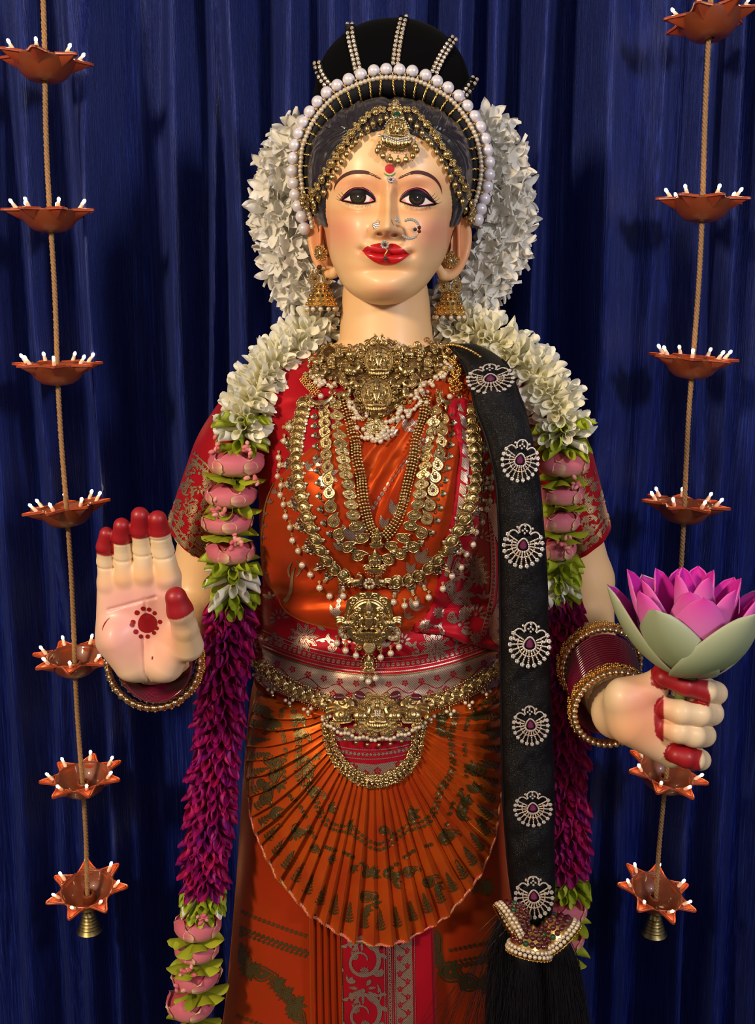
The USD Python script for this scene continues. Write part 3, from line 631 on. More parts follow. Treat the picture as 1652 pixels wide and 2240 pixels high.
def tri2d(poly, step):
    """triangulate a polygon in pixels with inner points"""
    if poly.geom_type != 'Polygon':
        ms = [tri2d(g, step) for g in poly.geoms if g.geom_type == 'Polygon' and g.area > .3]
        vs, fs, n = [], [], 0
        for v, f in ms: vs.append(v); fs.append(f + n); n += len(v)
        return np.vstack(vs), np.vstack(fs)
    from scipy.spatial import Delaunay
    pts = []
    for r in [poly.exterior, *poly.interiors]:
        n = max(8, int(r.length / step)); pts += [r.interpolate(i / n, normalized=True).coords[0] for i in range(n)]
    a, b, c, d = poly.bounds; gx, gy = np.meshgrid(np.arange(a + step * .4, c, step), np.arange(b + step * .4, d, step * .87)); gx[1::2] += step / 2
    g = np.c_[gx.ravel(), gy.ravel()]; inner = poly.buffer(-step * .5)
    if not inner.is_empty and len(g): g = g[shapely.contains_xy(inner, g[:, 0], g[:, 1])]
    else: g = g[:0]
    p = np.vstack([np.array(pts), g]); t = Delaunay(p).simplices; cen = p[t].mean(1)
    ar = np.abs(cr2(p[t[:, 1]] - p[t[:, 0]], p[t[:, 2]] - p[t[:, 0]]))
    t = t[shapely.contains_xy(poly, cen[:, 0], cen[:, 1]) & (ar > 1e-4)]
    return p, t
def ccw(v2, t):
    a = cr2(v2[t[:, 1]] - v2[t[:, 0]], v2[t[:, 2]] - v2[t[:, 0]]); t = t.copy(); t[a > 0] = t[a > 0][:, ::-1]; return t
def decal(poly, surf, off=.0004, step=4, thick=0, fun=None, edge=None):
    """a thin applied layer (paint, woven thread, cloth) that lies on a surface"""
    v2, t = tri2d(poly, step); t = ccw(v2, t)
    o = np.full(len(v2), off)
    if edge is not None:
        dist = shapely.distance(shapely.points(v2), poly.boundary if poly.geom_type == 'Polygon' else shapely.boundary(poly)); o = off * (1 - (1 - np.clip(dist / edge, 0, 1)) ** 2) + .0003
    if fun is not None: o = o + fun(v2[:, 0], v2[:, 1])
    P, N = surf.hit(v2[:, 0], v2[:, 1]); P = P + N * o[:, None]
    if not thick: return P, t
    n = len(P); e = np.sort(np.vstack([t[:, [0, 1]], t[:, [1, 2]], t[:, [2, 0]]]), 1)
    full = np.vstack([t[:, [0, 1]], t[:, [1, 2]], t[:, [2, 0]]]); _, inv, cnt = np.unique(e, axis=0, return_inverse=True, return_counts=True)
    b = full[cnt[inv.ravel()] == 1]
    return np.vstack([P, P - N * thick]), np.vstack([t, t[:, ::-1] + n, np.c_[b[:, 1], b[:, 0], b[:, 0] + n], np.c_[b[:, 1], b[:, 0] + n, b[:, 1] + n]])
def stroke(pts, w0, w1=None, n=40, closed=False):
    """tapered brush stroke as a pixel polygon"""
    p = spline(pts, n) if len(pts) > 2 else resample(pts, n=n); t = unit(np.gradient(p, axis=0)); nn = np.c_[-t[:, 1], t[:, 0]]
    w = np.interp(np.linspace(0, 1, n), np.linspace(0, 1, len(w0)), w0)[:, None] if np.ndim(w0) else np.linspace(w0, w0 if w1 is None else w1, n)[:, None]
    return sg.Polygon(np.vstack([p + nn * w / 2, (p - nn * w / 2)[::-1]])).buffer(0)
SB = Surf(BODY)
# ---- painted face
PT = lambda n, c, r=.35, **k: MAT(n, srgb(*c), r, 0, **({'coat_weight': .3, 'coat_roughness': .15} | k))
MATTE = dict(coat_weight=0, specular_ior_level=.12)
P_WHITE, P_BLACK, P_IRIS, P_PINK, P_DARK, P_BROW, P_RED, P_GRN, P_LASH, P_CORNER, P_PALM, P_GLINT = PT('paint_white', (226, 210, 208), .5, **MATTE), PT('paint_black', (10, 7, 9), .5, **MATTE), PT('paint_iris', (20, 15, 13), .6, **MATTE), PT('paint_pink', (168, 30, 88)), PT('paint_plum', (60, 12, 30)), PT('paint_brow', (78, 46, 44), .5, **MATTE), PT('paint_lip', (188, 16, 24), .30), PT('paint_green', (24, 140, 72)), PT('paint_lash', (60, 34, 28)), PT('paint_coral', (216, 96, 92)), PT('paint_palm_red', (140, 8, 16), .18), PT('paint_glint', (250, 250, 250), .1)
P_GOLDFLECK = PT('paint_iris_fleck', (84, 60, 36), .6, **MATTE)
def smooth_poly(pts, n=80): return sg.Polygon(spline(pts, n, closed=True)).buffer(0)
def build_face():
    # eyes: outlines traced round each lid, in pixels
    E = {'l': dict(up=[(748, 439), (757, 431), (770, 421), (785, 417), (800, 420), (812, 429), (821, 441)], lo=[(821, 441), (808, 444), (785, 445), (765, 442), (748, 439)], iris=(784, 431), crease=[(744, 438), (758, 423), (772, 413), (787, 409.5), (802, 413), (815, 425), (822, 437)],
                   lash=[[(750, 437), (741, 432), (737, 427)], [(753, 434), (745, 428), (741, 422)], [(757, 430), (750, 424), (747, 419)], [(748, 439), (739, 436), (734, 433)]]),
         'r': dict(up=[(875, 441), (884, 430), (896, 422), (911, 419), (927, 425), (940, 436), (953, 446)], lo=[(953, 446), (937, 449), (915, 451), (893, 447), (875, 441)], iris=(912, 433), crease=[(874, 437), (882, 425), (895, 415), (910, 411.5), (926, 416), (941, 430), (956, 446)],
                   lash=[[(948, 441), (957, 437), (962, 431)], [(944, 437), (953, 432), (957, 426)], [(939, 433), (948, 427), (952, 421)], [(953, 446), (961, 444), (967, 440)]])}
    for k, e in E.items():
        up, lo = spline(e['up'], 40), spline(e['lo'], 40)
        alm = sg.Polygon(np.vstack([up, lo])).buffer(0)
        eye = STATUE.part('eye', decal(alm.buffer(1.2), SB, .0007, 2.0), P_WHITE)
        cx, cy = e['iris']; ir = sg.Point(cx, cy).buffer(17).intersection(alm.buffer(.5))
        irp = STATUE.part('iris', decal(ir, SB, .0011, 2), P_IRIS, parent=eye)
        fl = [stroke([(cx + 9.5 * math.cos(a), cy + 9.5 * math.sin(a)), (cx + (13 + 2 * math.sin(a * 19)) * math.cos(a), cy + (13 + 2 * math.sin(a * 19)) * math.sin(a))], .8, .3, 6) for a in np.linspace(.1, PI - .1, 26)]
        ring = stroke([(cx + 9 * math.cos(a), cy + 9 * math.sin(a)) for a in np.linspace(-.4, PI + .4, 9)], .7)
        STATUE.part('iris_fleck', decal(so.unary_union(fl + [ring]).intersection(alm), SB, .0014, 2), P_GOLDFLECK, parent=eye)
        STATUE.part('pupil', decal(sg.Point(cx, cy).buffer(7.2).intersection(alm), SB, .0015, 2), P_BLACK, parent=eye)
        STATUE.part('glint', decal(sg.Point(cx + .5, cy - 1).buffer(1.4), SB, .0019, 1), P_GLINT, parent=eye)
        cor = alm.difference(sg.Polygon(np.vstack([up + [0, -3], (spline(e['lo'], 40) + [0, -3.2])])).buffer(0))
        cor = cor.union(alm.intersection(sg.Point(e['up'][-1] if k == 'l' else e['up'][0]).buffer(13)))
        STATUE.part('lower_rim', decal(cor.intersection(alm), SB, .0010, 2), P_CORNER, parent=eye)
        lid = sg.Polygon(np.vstack([spline(e['crease'], 40), up[::-1]])).buffer(0)
        STATUE.part('eyeshadow', decal(lid, SB, .0006, 2), P_PINK, parent=eye)
        w = [1.2, 6, 8.5, 9.2, 8.5, 6.5, 2.5] if k == 'l' else [2.5, 6.5, 8.5, 9.2, 8.5, 6, 1.2]
        ln = so.unary_union([stroke([(x, y + .6) for x, y in e['up']], w), stroke(e['lo'], [3.5, 3.2, 3.0, 3.4, 2.5]), stroke(e['crease'], [.6, 1.6, 2.2, 2.2, 1.6, .8])])
        STATUE.part('eyeliner', decal(ln, SB, .0013, 2), P_BLACK, parent=eye)
        las = [stroke(x, 1.3, .3, 10) for x in e['lash']]
        for t in np.linspace(.18, .86, 17):
            a = np.array([np.interp(t, np.linspace(0, 1, 40), lo[:, j]) for j in (0, 1)]); dx = (a[0] - cx) * .10
            las.append(stroke([a + [0, 1.5], a + [dx * .5, 5], a + [dx * 1.2, 9 + 2 * math.sin(t * 50)]], .8, .25, 8))
        STATUE.part('eyelash', decal(so.unary_union(las), SB, .0008, 1.5), P_LASH, parent=eye)
    for k, pts, w in (('l', [(731, 419), (735, 404), (748, 388), (768, 378), (790, 376), (812, 380), (832, 391)], [.5, 4, 7, 8.4, 8, 6.3, 5]), ('r', [(874, 389), (893, 380), (915, 377), (938, 383), (955, 396), (964, 412), (967, 426)], [5, 6.3, 8, 8.4, 6.6, 4, .5])):
        p = spline(pts, 60); br = stroke(pts, w, n=60).buffer(-.2)
        cut = br.intersection(sg.box(*((700, 360, 808, 440) if k == 'l' else (898, 360, 1000, 440))))
        hairs = []
        rng = random.Random(4)
        for i in range(30):
            t = .64 + .36 * i / 29; t = t if k == 'l' else 1 - t
            c = p[int(t * 59)]; s = 1 if k == 'l' else -1; o = rng.uniform(-2.2, 3.2)
            hairs.append(stroke([c + [-s * 4.5, o - 2.0], c + [0, o], c + [s * 4.5, o + 2.5]], 1.0, .3, 8))
        STATUE.part('eyebrow', decal(so.unary_union([cut, *hairs]), SB, .0006, 2), P_BROW)
    x = np.linspace(797, 893, 60); top = spline([(793, 549), (806, 538), (822, 534), (838, 532), (847, 535), (857, 533), (872, 538), (884, 546), (896, 557)], 60)
    bot = spline([(896, 557), (882, 568), (866, 576), (846, 579), (828, 576), (810, 566), (793, 549)], 60)
    lip = sg.Polygon(np.vstack([top, bot])).buffer(0)
    L = STATUE.part('lips', decal(lip, SB, .0006, 1.6), P_RED)
    ll = [(xx, float(lipline(xx))) for xx in np.linspace(791, 899, 24)]
    STATUE.part('mouth_line', decal(stroke(ll, [.8, 1.8, 2.2, 1.8, .8]), SB, .0009, 1.5), P_DARK, parent=L)
    STATUE.part('nostril', decal(so.unary_union([smooth_poly([(824, 512), (830, 508), (837, 512), (831, 515)]), smooth_poly([(856, 514), (863, 511), (870, 514), (863, 518)])]), SB, .0004, 1.5), PT('paint_nostril', (96, 50, 30)))
    b = STATUE.part('bindi', decal(sg.Point(852.5, 369).buffer(10), SB, .0006, 2), PT('paint_bindi', (196, 16, 36)))
    STATUE.part('bindi_crescent', decal(stroke([(840, 377), (846, 383), (854, 385), (861, 382), (865, 376)], [.5, 2.6, 3.4, 2.6, .5]), SB, .0006, 2), P_GRN, parent=b)
    # palm paint
    spots = [sg.Point(303 + 30 * math.cos(a) * 1.0 + 18, 1368 + 33 * math.sin(a)).buffer(5.4) for a in []]
    c0 = np.array([321, 1370])
    pm = STATUE.part('palm_roundel', decal(smooth_poly([(303, 1358), (318, 1341), (334, 1346), (344, 1362), (338, 1377), (322, 1384), (306, 1378)]), SB, .0006, 3), P_PALM)
    for (x, y, r) in [(291, 1361, 5.5), (300, 1340, 5.5), (313, 1331, 4.8), (326, 1333, 4.6), (338, 1341, 4.6), (350, 1360, 4.8), (343, 1374, 4.4), (337, 1384, 4.4), (323, 1392, 4.8), (308, 1392, 4.8), (297, 1382, 5.6), (289, 1367, 5.4)]:
        STATUE.part('palm_dot', decal(sg.Point(x, y).buffer(r), SB, .0006, 2), P_PALM, parent=pm)
    STATUE.part('paint_fleck', decal(so.unary_union([stroke([(241, 1351), (231, 1362), (224, 1380)], [.5, 2.2, .5]), stroke([(334, 1436), (333, 1443)], [3, 2])]), SB, .0005, 1.5), P_PALM, parent=pm)
build_face()
# ---- painted hair
def build_hair():
    q = pix(HG); u, v = q[..., 0], q[..., 1]
    hl = np.interp(v, [222, 283, 292, 310, 335, 365, 400, 440, 470, 492], [0, 4, 40, 76, 104, 122, 131, 137, 137, 132])
    rho = np.abs(u - (852 - (v - 300) * .01)) - hl
    rho = np.where(HC[None] < .05, 60, rho); rho = np.where(v < 280, np.maximum(rho, (283 - v) * .9), rho)
    low = np.where(HC[None] < -.1, 560, 497 - .62 * np.clip(rho - 3, 0, 60))
    m = (rho > 0) & (v < low)
    n3 = meshkit.fbm(HG * 40, 3)
    par = np.abs(u - 853) * .7 + (283 - v) * .25
    ph = rho * .17 * (1 + .12 * np.sin(v / 60)) + np.arctan2(np.abs(u - 853), 520 - v) * 7 + n3 * 4
    ridg = .0009 * np.sin(ph * 1.0) + .0007 * np.sin(ph * 2.3 + 1) + .0004 * np.sin(ph * 5.1 + 2)
    part = np.exp(-(np.abs(u - 853) / 7) ** 2) * (HC[None] > 0)
    off = (.0030 * (1 - np.exp(-np.maximum(rho, 0) / 9)) + ridg * sstep(2, 14, rho) + .0006 - .0028 * part)
    v_, f = grid(HG, wrap_v=True); N = meshkit.arrays((v_, f), True)[2]
    cen = HG.reshape(-1, 3).mean(0); N *= np.sign(((v_ - cen) * N).sum(1)).mean()
    P = v_ + N * off.reshape(-1, 1); keep = m.reshape(-1)[f].all(1)
    used = np.unique(f[keep]); re = np.zeros(len(P), int); re[used] = np.arange(len(used))
    return P[used], re[f[keep]]
HAIR = build_hair()
STATUE.part('hair', HAIR, MAT('painted_hair', srgb(38, 33, 37), .36, 0, coat_weight=.3, coat_roughness=.2))

# ================================================================== clothes
def CLOTH(name, col, col2, sheen, rough=.42, metal=.0, bump=.00004, scale=1600, coat=0):
    return usdkit.material(stage, '/World/Looks/' + name, {
        'g': ('geometry', {}), 'm': ('mapping', {'scale': (1, 1, 1)}), 'n': ('noise_texture', {'scale': 26, 'detail': 3}), 'w': ('noise_texture', {'scale': scale, 'detail': 2}),
        'r': ('rgb_ramp', {'ramp': [(.32, col2), (.68, col)]}), 'b': ('bump', {'strength': .8, 'distance': bump}),
        'p': ('principled_bsdf', {'roughness': rough, 'metallic': metal, 'sheen_weight': .55, 'sheen_roughness': .35, 'sheen_tint': sheen, 'specular_tint': sheen, 'anisotropic': .3})},
        [('g.position', 'm.vector'), ('m.vector', 'n.vector'), ('m.vector', 'w.vector'), ('n.fac', 'r.fac'), ('r.color', 'p.base_color'), ('w.fac', 'b.height'), ('b.normal', 'p.normal')], surface='p.BSDF')
ORANGE = CLOTH('orange_silk', (.40, .030, .009), (.35, .034, .006), (1, .42, .05), .40, .25)
AMBER = CLOTH('amber_silk', (.49, .074, .008), (.40, .040, .009), (1, .5, .06), .36, .35)
REDB = CLOTH('red_blouse_silk', (.36, .006, .014), (.31, .005, .012), (1, .15, .12), .40, .12)
CRIM = CLOTH('crimson_brocade_ground', (.34, .005, .016), (.28, .004, .013), (1, .2, .2), .45, .1)
def ZARI(name, c1, c2, rough=.36, scale=1500, hatch=2100):
    return usdkit.material(stage, '/World/Looks/' + name, {
        'g': ('geometry', {}), 'm': ('mapping', {'scale': (1, 1, 1), 'rotation': (0, .7, 0)}), 'w': ('wave_texture', {'bands_direction': 'x', 'scale': hatch / 6.28 * .5, 'distortion': .6, 'detail': 1.0, 'detail_scale': 3.0}), 'n': ('noise_texture', {'scale': scale, 'detail': 2}),
        'a': ('math', {'math_type': 'multiply_add', 'value2': .45, 'value3': .1}), 'ad': ('math', {'math_type': 'add'}), 'hf': ('math', {'math_type': 'multiply', 'value2': .8}),
        'r': ('rgb_ramp', {'ramp': [(.44, c2), (.70, c1)]}), 'b': ('bump', {'strength': 1.0, 'distance': .00016}), 'p': ('principled_bsdf', {'roughness': rough, 'metallic': .85})},
        [('g.position', 'm.vector'), ('m.vector', 'w.vector'), ('g.position', 'n.vector'), ('w.fac', 'a.value1'), ('n.fac', 'hf.value1'), ('a.value', 'ad.value1'), ('hf.value', 'ad.value2'), ('ad.value', 'r.fac'), ('r.color', 'p.base_color'), ('n.fac', 'b.height'), ('b.normal', 'p.normal')], surface='p.BSDF')
ZSILV = ZARI('silver_zari', (.60, .46, .36), (.22, .05, .045), .36)
ZGOLD = ZARI('gold_zari', (.62, .45, .24), (.30, .10, .05), .36)
ZDARK = ZARI('dark_zari', (.20, .16, .06), (.06, .04, .012), .42)

# ---- flat motifs in a unit square, y up
def T2(poly, u, v, rot=0, s=1.0, flip=False):
    from shapely import affinity as af
    p = af.scale(poly, (-s if flip else s), -s, origin=(0, 0)); p = af.rotate(p, rot, origin=(0, 0)); return af.translate(p, u, v)
def petal2(L, w, a=0, r0=0):
    from shapely import affinity as af
    t = np.linspace(0, 1, 12); y = r0 + L * t; x = w / 2 * np.sin(PI * t ** .8)
    return af.rotate(sg.Polygon(np.r_[np.c_[x, y], np.c_[-x, y][::-1]]).buffer(0), a, origin=(0, 0))
def lined(p, a=.022, b=.042): return p.difference(p.buffer(-a).difference(p.buffer(-b)))
def flower2(n=8, R=.5, w=.3, hole=.08): return so.unary_union([lined(petal2(R * .78, min(w, 2 * R * .62 * math.tan(PI / n) * .86), k * 360 / n, R * .22)) for k in range(n)] + [sg.Point(0, 0).buffer(R * .2).difference(sg.Point(0, 0).buffer(hole))])
def fan_flower2(n=7, R=1.0, w=.26): return so.unary_union([petal2(R * .75, w, a, R * .25) for a in np.linspace(-100, 100, n)] + [sg.Point(0, .06).buffer(R * .15)])
def paisley2():
    o = spline([(0, -.5), (.3, -.38), (.38, -.1), (.28, .15), (.1, .33), (.12, .5), (.3, .55), (.05, .66), (-.16, .48), (-.26, .2), (-.36, -.1), (-.28, -.38)], 60, closed=True)
    p = sg.Polygon(o).buffer(0); return p.difference(p.buffer(-.07).difference(p.buffer(-.12))).difference(sg.Point(0, -.12).buffer(.07))
def fern2(n=5):
    a = [petal2(.34 - .035 * i, .12, s * (62 - 6 * i)) for i in range(n) for s in (-1, 1)]
    from shapely import affinity as af
    a = [af.translate(x, 0, i // 2 * .17) for i, x in enumerate(a)]
    return so.unary_union(a + [petal2(.42, .14, 0, n * .17 - .1), sg.box(-.02, 0, .02, n * .17)])
def vine2(): return so.unary_union([stroke([(-.5, -.3), (-.2, .1), (.2, .2), (.4, 0), (.25, -.2), (.05, -.1)], [.07, .08, .07, .06, .05, .03]), petal2(.35, .16, 40).buffer(0), T2(petal2(.3, .15), -.2, .1, 200, 1), T2(flower2(6, .18, .12, .03), .2, -.05, 0, 1), T2(petal2(.28, .13), .3, .15, -70, 1), T2(petal2(.28, .13), -.4, -.15, 120, 1)])
DIAMOND = sg.Polygon([(0, .5), (.5, 0), (0, -.5), (-.5, 0)]); OVAL = sg.Point(0, 0).buffer(.5)
OVALC = so.unary_union([OVAL.intersection(sg.box(-.5, .06, .5, .5)), OVAL.intersection(sg.box(-.5, -.5, .5, -.06))])
PAISLEY, FLOWER, FERN, VINE, FANF = paisley2(), so.unary_union([flower2(10, .5, .3), flower2(6, .2, .2, .02)]), fern2(), vine2(), so.unary_union([lined(x) for x in [petal2(.75, .25, a, .25) for a in np.linspace(-100, 100, 7)]] + [sg.Point(0, .06).buffer(.15)])
LEAF3 = so.unary_union([lined(petal2(.6, .24, a), .03, .05) for a in (-50, 0, 50)])
def motif_band(pts, motif, size, gap, rot=0, along=True):
    """motifs set along a pixel path"""
    p = resample(spline(pts, 120) if len(pts) > 2 else np.asarray(pts, float), step=gap); t = np.gradient(p, axis=0)
    return [T2(motif, x, y, rot + (math.degrees(math.atan2(dy, dx)) if along else 0), size) for (x, y), (dx, dy) in zip(p, t)]
def inside(polys, region): return so.unary_union([p for p in polys]).intersection(region)

# ---- blouse and sleeves
for r_ in ((2400, 478, 1142, -.11, .11, .01), (2838, 470, 1165, -.12, .12, .01)): TORSO.append(r_)
BLOUSE = closed_stack(torso_grid(.0015, 772, 1500, 150, 200, extra=lambda u, v: .004 * (meshkit.fbm(np.stack([u / 60, v / 40, 0 * u], -1), 3) - .5)))
STATUE.part('blouse', BLOUSE, REDB)
def sleeve(rows):
    P = []
    rows = np.array(rows, float); t = np.linspace(0, 1, len(rows)); tt = np.linspace(0, 1, 40)
    R = np.stack([PchipInterpolator(t, rows[:, k])(tt) for k in range(6)], 1)
    for th in (0, .002):
        for uL, vL, uR, vR, Y, b in (R if th == 0 else R[::-1]):
            A, B = at(uL, vL, Y), at(uR, vR, Y); c = (A + B) / 2; ax = (B - A) / 2; L = np.linalg.norm(ax); ax = ax / L; ph = np.linspace(0, 2 * PI, 81)[:-1]
            rip = .0016 * np.sin(ph * 7 + uL / 30) * sstep(900, 1150, vL)
            P.append(c + np.cos(ph)[:, None] * ax * (L - th) + np.sin(ph)[:, None] * np.array([0, 1.0, 0]) * (b - th + rip)[:, None])
    return grid(np.array(P), wrap_v=True)
SLL = sleeve([(556, 832, 620, 856, .01, .036), (500, 858, 608, 892, .01, .046), (462, 905, 592, 938, .01, .054), (430, 960, 575, 995, .01, .056), (407, 1024, 545, 1065, .012, .055), (386, 1085, 505, 1135, .014, .054), (369, 1137, 470, 1222, .014, .052)])
SLR = sleeve([(1060, 856, 1120, 832, .01, .036), (1075, 892, 1196, 858, .01, .046), (1085, 930, 1252, 905, .01, .054), (1100, 985, 1287, 965, .01, .056), (1125, 1045, 1306, 1030, .012, .055), (1165, 1110, 1320, 1090, .014, .054), (1238, 1218, 1334, 1142, .014, .050)])
s1 = STATUE.part('sleeve', SLL, REDB); s2 = STATUE.part('sleeve', SLR, REDB)
def brocade_sleeve(part, mesh, region, seeds, edges):
    S = Surf(mesh); reg = sg.Polygon(region)
    ms = []
    for (u, v, r, s, k) in seeds: ms.append(T2((VINE, FANF, PAISLEY, FLOWER, LEAF3)[k], u, v, r, s))
    for pts, w in edges: ms.append(stroke(pts, w))
    STATUE.part('zari_weave', decal(inside(ms, reg), S, .0008, 4), ZGOLD, parent=part, kind='stuff')
sd = random.Random(8)
def scatter(reg, n, smin_, smax_, seed=1, kinds=(0, 1, 2, 3, 4), gap=1.0):
    rr = random.Random(seed); reg = sg.Polygon(reg); a, b, c, d = reg.bounds; out = []
    for _ in range(n * 30):
        x, y, s = rr.uniform(a, c), rr.uniform(b, d), rr.uniform(smin_, smax_)
        if reg.contains(sg.Point(x, y)) and all((x - o[0]) ** 2 + (y - o[1]) ** 2 > (gap * (s + o[3]) * .42) ** 2 for o in out): out.append((x, y, rr.uniform(0, 360), s, rr.choice(kinds)))
        if len(out) >= n: break
    return out
regL = [(425, 985), (455, 1015), (475, 1040), (475, 1235), (445, 1228), (410, 1210), (382, 1180), (366, 1138)]
brocade_sleeve(s1, SLL, regL, scatter(regL, 90, 20, 32, 2, gap=.72), [([(424, 992), (448, 1012), (474, 1045)], 3), ([(420, 1004), (444, 1024), (472, 1058)], 5), ([(372, 1136), (392, 1176), (418, 1202), (450, 1220)], 4), ([(378, 1124), (398, 1164), (424, 1190), (456, 1208)], 2.5)])
regR = [(1284, 985), (1316, 1070), (1335, 1140), (1312, 1182), (1250, 1226), (1240, 1150), (1262, 1050)]
brocade_sleeve(s2, SLR, regR, scatter(regR, 80, 20, 32, 3, gap=.72), [([(1326, 1140), (1302, 1174), (1252, 1212)], 4), ([(1320, 1130), (1296, 1164), (1250, 1200)], 2.5)])

# ---- skirt: one wrap of orange silk down to the floor
SK = torso_grid(.006, 1470, 2838, 170, 220, extra=lambda u, v: .004 * (meshkit.fbm(np.stack([u / 90, v / 160, 0 * u], -1), 3) - .5) + .0022 * np.sin((u * .8 + v * .5) / 26) * sstep(1750, 1950, v))
SK[..., 2] = np.maximum(SK[..., 2], .002)
SKIRT = closed_stack(SK); skirt = STATUE.part('skirt', SKIRT, ORANGE); SS = Surf(SKIRT)
ST = Surf(BLOUSE, SKIRT)
mz = []
for a, b in (([(500, 1982), (580, 2015), (668, 2046)], [(498, 2015), (580, 2048), (668, 2078)]), ([(985, 2078), (1060, 2062), (1110, 2050)], [(985, 2104), (1060, 2090), (1110, 2078)])):
    mz += motif_band(a, OVALC, 9, 10.5) + motif_band(b, DIAMOND, 9, 10.5) + motif_band([(x + 5, y + 7) for x, y in b], DIAMOND, 9, 10.5) + motif_band([(x, y + 13) for x, y in b], DIAMOND, 9, 10.5)
mz += motif_band([(520, 2222), (600, 2252), (690, 2290)], OVALC, 9, 11)
for u, v, r, s in [(508, 2040, 150, 46), (522, 2085, 160, 50), (545, 2118, 120, 46), (578, 2130, 100, 44), (604, 2150, 120, 40), (622, 2172, 110, 40), (645, 2196, 100, 44), (655, 2225, 150, 40), (960, 1945, 80, 50), (1010, 1938, 100, 46), (1060, 1940, 90, 40), (950, 2060, 160, 50), (990, 2130, 130, 56), (1030, 2150, 110, 50), (1070, 2150, 100, 44), (955, 2100, 150, 46), (640, 2212, 30, 36)]:
    mz.append(T2(PAISLEY if (u // 10) % 2 else so.unary_union([LEAF3, T2(LEAF3, 0, 0, 180, 1), FLOWER]), u, v, r, s * 1.1))
STATUE.part('zari_weave', decal(so.unary_union(mz).intersection(sg.Polygon([(534, 1880), (518, 2150), (506, 2420), (1130, 2420), (1100, 1880)])), SS, .0008, 5), ZDARK, parent=skirt, kind='stuff')

# ---- waist wrap: crimson brocade band of the sari
WAIST = sg.Polygon(spline([(572, 1282), (600, 1296), (640, 1318), (760, 1330), (900, 1330), (1000, 1330), (1094, 1330), (1098, 1430), (1090, 1500), (1040, 1530), (930, 1560), (820, 1570), (700, 1556), (610, 1520), (562, 1478), (566, 1380)], 120, closed=True)).buffer(0)
def wfun(u, v):
    return .003 * np.sin((v - 1400 + (u - 820) * .10 + ((u - 830) / 160) ** 2 * 20) / 13) * sstep(1330, 1400, v) * (1 - sstep(1440, 1500, v))
WB = decal(WAIST, ST, .0045, 7, fun=wfun, thick=.004); waist = STATUE.part('sari_waist_band', WB, CRIM)
SW = Surf(WB)
def arc_y(u, y0, k=20): return y0 - ((np.asarray(u) - 830) / 260.0) ** 2 * k
uu = np.linspace(575, 1090, 30)
zw = []
for y0, w in ((1438, 2.5), (1446, 1.5), (1462, 1.5), (1470, 2.5)): zw.append(stroke([(x, float(arc_y(x, y0, 62))) for x in uu], w, n=60))
zw += motif_band([(x, float(arc_y(x, 1454, 62))) for x in uu], OVALC, 9, 11)
band = sg.Polygon([(x, float(arc_y(x, 1476, 62))) for x in uu] + [(x, float(arc_y(x, 1560, 62))) for x in uu[::-1]])
holes = motif_band([(x, float(arc_y(x, 1497, 62))) for x in uu], T2(flower2(5, .5, .34, .02), 0, 0, 0, 1), 17, 36) + motif_band([(x + 18, float(arc_y(x + 18, 1527, 62))) for x in uu], flower2(5, .5, .34, .02), 19, 36) + [stroke([(x, float(arc_y(x, 1512, 62)) + 8 * math.sin(x / 10)) for x in np.linspace(580, 1085, 90)], 2, n=200)]
zw.append(band.difference(so.unary_union(holes)))
for u, v, r, s, k in [(665, 1394, 15, 72, 3), (612, 1352, -20, 50, 1), (606, 1400, 30, 40, 0), (720, 1408, 40, 50, 0), (765, 1404, 0, 48, 1), (880, 1404, 0, 46, 1), (952, 1412, -10, 74, 3), (1010, 1402, -30, 48, 0), (905, 1420, 60, 40, 0), (1046, 1388, -30, 44, 1), (696, 1372, 60, 34, 4), (640, 1340, -30, 36, 4), (590, 1310, 0, 34, 4), (840, 1416, 0, 36, 4), (985, 1376, 20, 34, 4), (585, 1440, 30, 34, 4), (1070, 1420, 0, 34, 4)]:
    zw.append(T2((VINE, FANF, PAISLEY, FLOWER, LEAF3)[k], u, v, r, s if k != 1 else s * .5))
STATUE.part('zari_weave', decal(so.unary_union(zw).intersection(WAIST.buffer(-2)), SW, .0009, 5), ZSILV, parent=waist, kind='stuff')
STATUE.part('dark_zari_edge', decal(inside([stroke([(x, float(arc_y(x, 1478, 62))) for x in uu], 3, n=60)], WAIST), SW, .0012, 5), ZDARK, parent=waist, kind='stuff')

# ---- orange drape across the chest
DR = sg.Polygon(spline([(1012, 772), (1040, 850), (1045, 980), (1035, 1120), (1010, 1240), (975, 1320), (925, 1372), (850, 1386), (760, 1382), (690, 1370), (640, 1346), (605, 1308), (582, 1262), (572, 1190), (577, 1120), (598, 1062), (650, 1008), (694, 972), (742, 938), (800, 912), (880, 880), (950, 832), (985, 788)], 160, closed=True)).buffer(0)
def dfun(u, v):
    # long pleats from the right shoulder, swags under the bust
    s = (u - 985) * .62 + (v - 800) * .78; r = np.hypot(u - 1010, v - 760); ang = np.degrees(np.arctan2(v - 740, 1040 - u))
    pl = np.abs(((ang / 7.5) % 1) - .35); up = sstep(60, 150, r) * (1 - sstep(330, 520, r))
    d = .0070 * np.clip(1 - pl * 2.2, 0, 1) ** 1.3 * up
    d = d + .0045 * np.sin((v - 1255 + .0016 * (u - 690) ** 2) / 11.5) * np.exp(-.5 * (((u - 690) / 70) ** 2 + ((v - 1300) / 42) ** 2))
    d = d + .0045 * np.sin((v - 1290 + .0012 * (u - 950) ** 2 + (u - 900) * .5) / 12) * np.exp(-.5 * (((u - 930) / 55) ** 2 + ((v - 1310) / 46) ** 2))
    d = d + .006 * np.exp(-.5 * ((v - 1322 - (u - 760) * .02) / 14) ** 2) * sstep(600, 680, u) * (1 - sstep(900, 970, u))
    return d
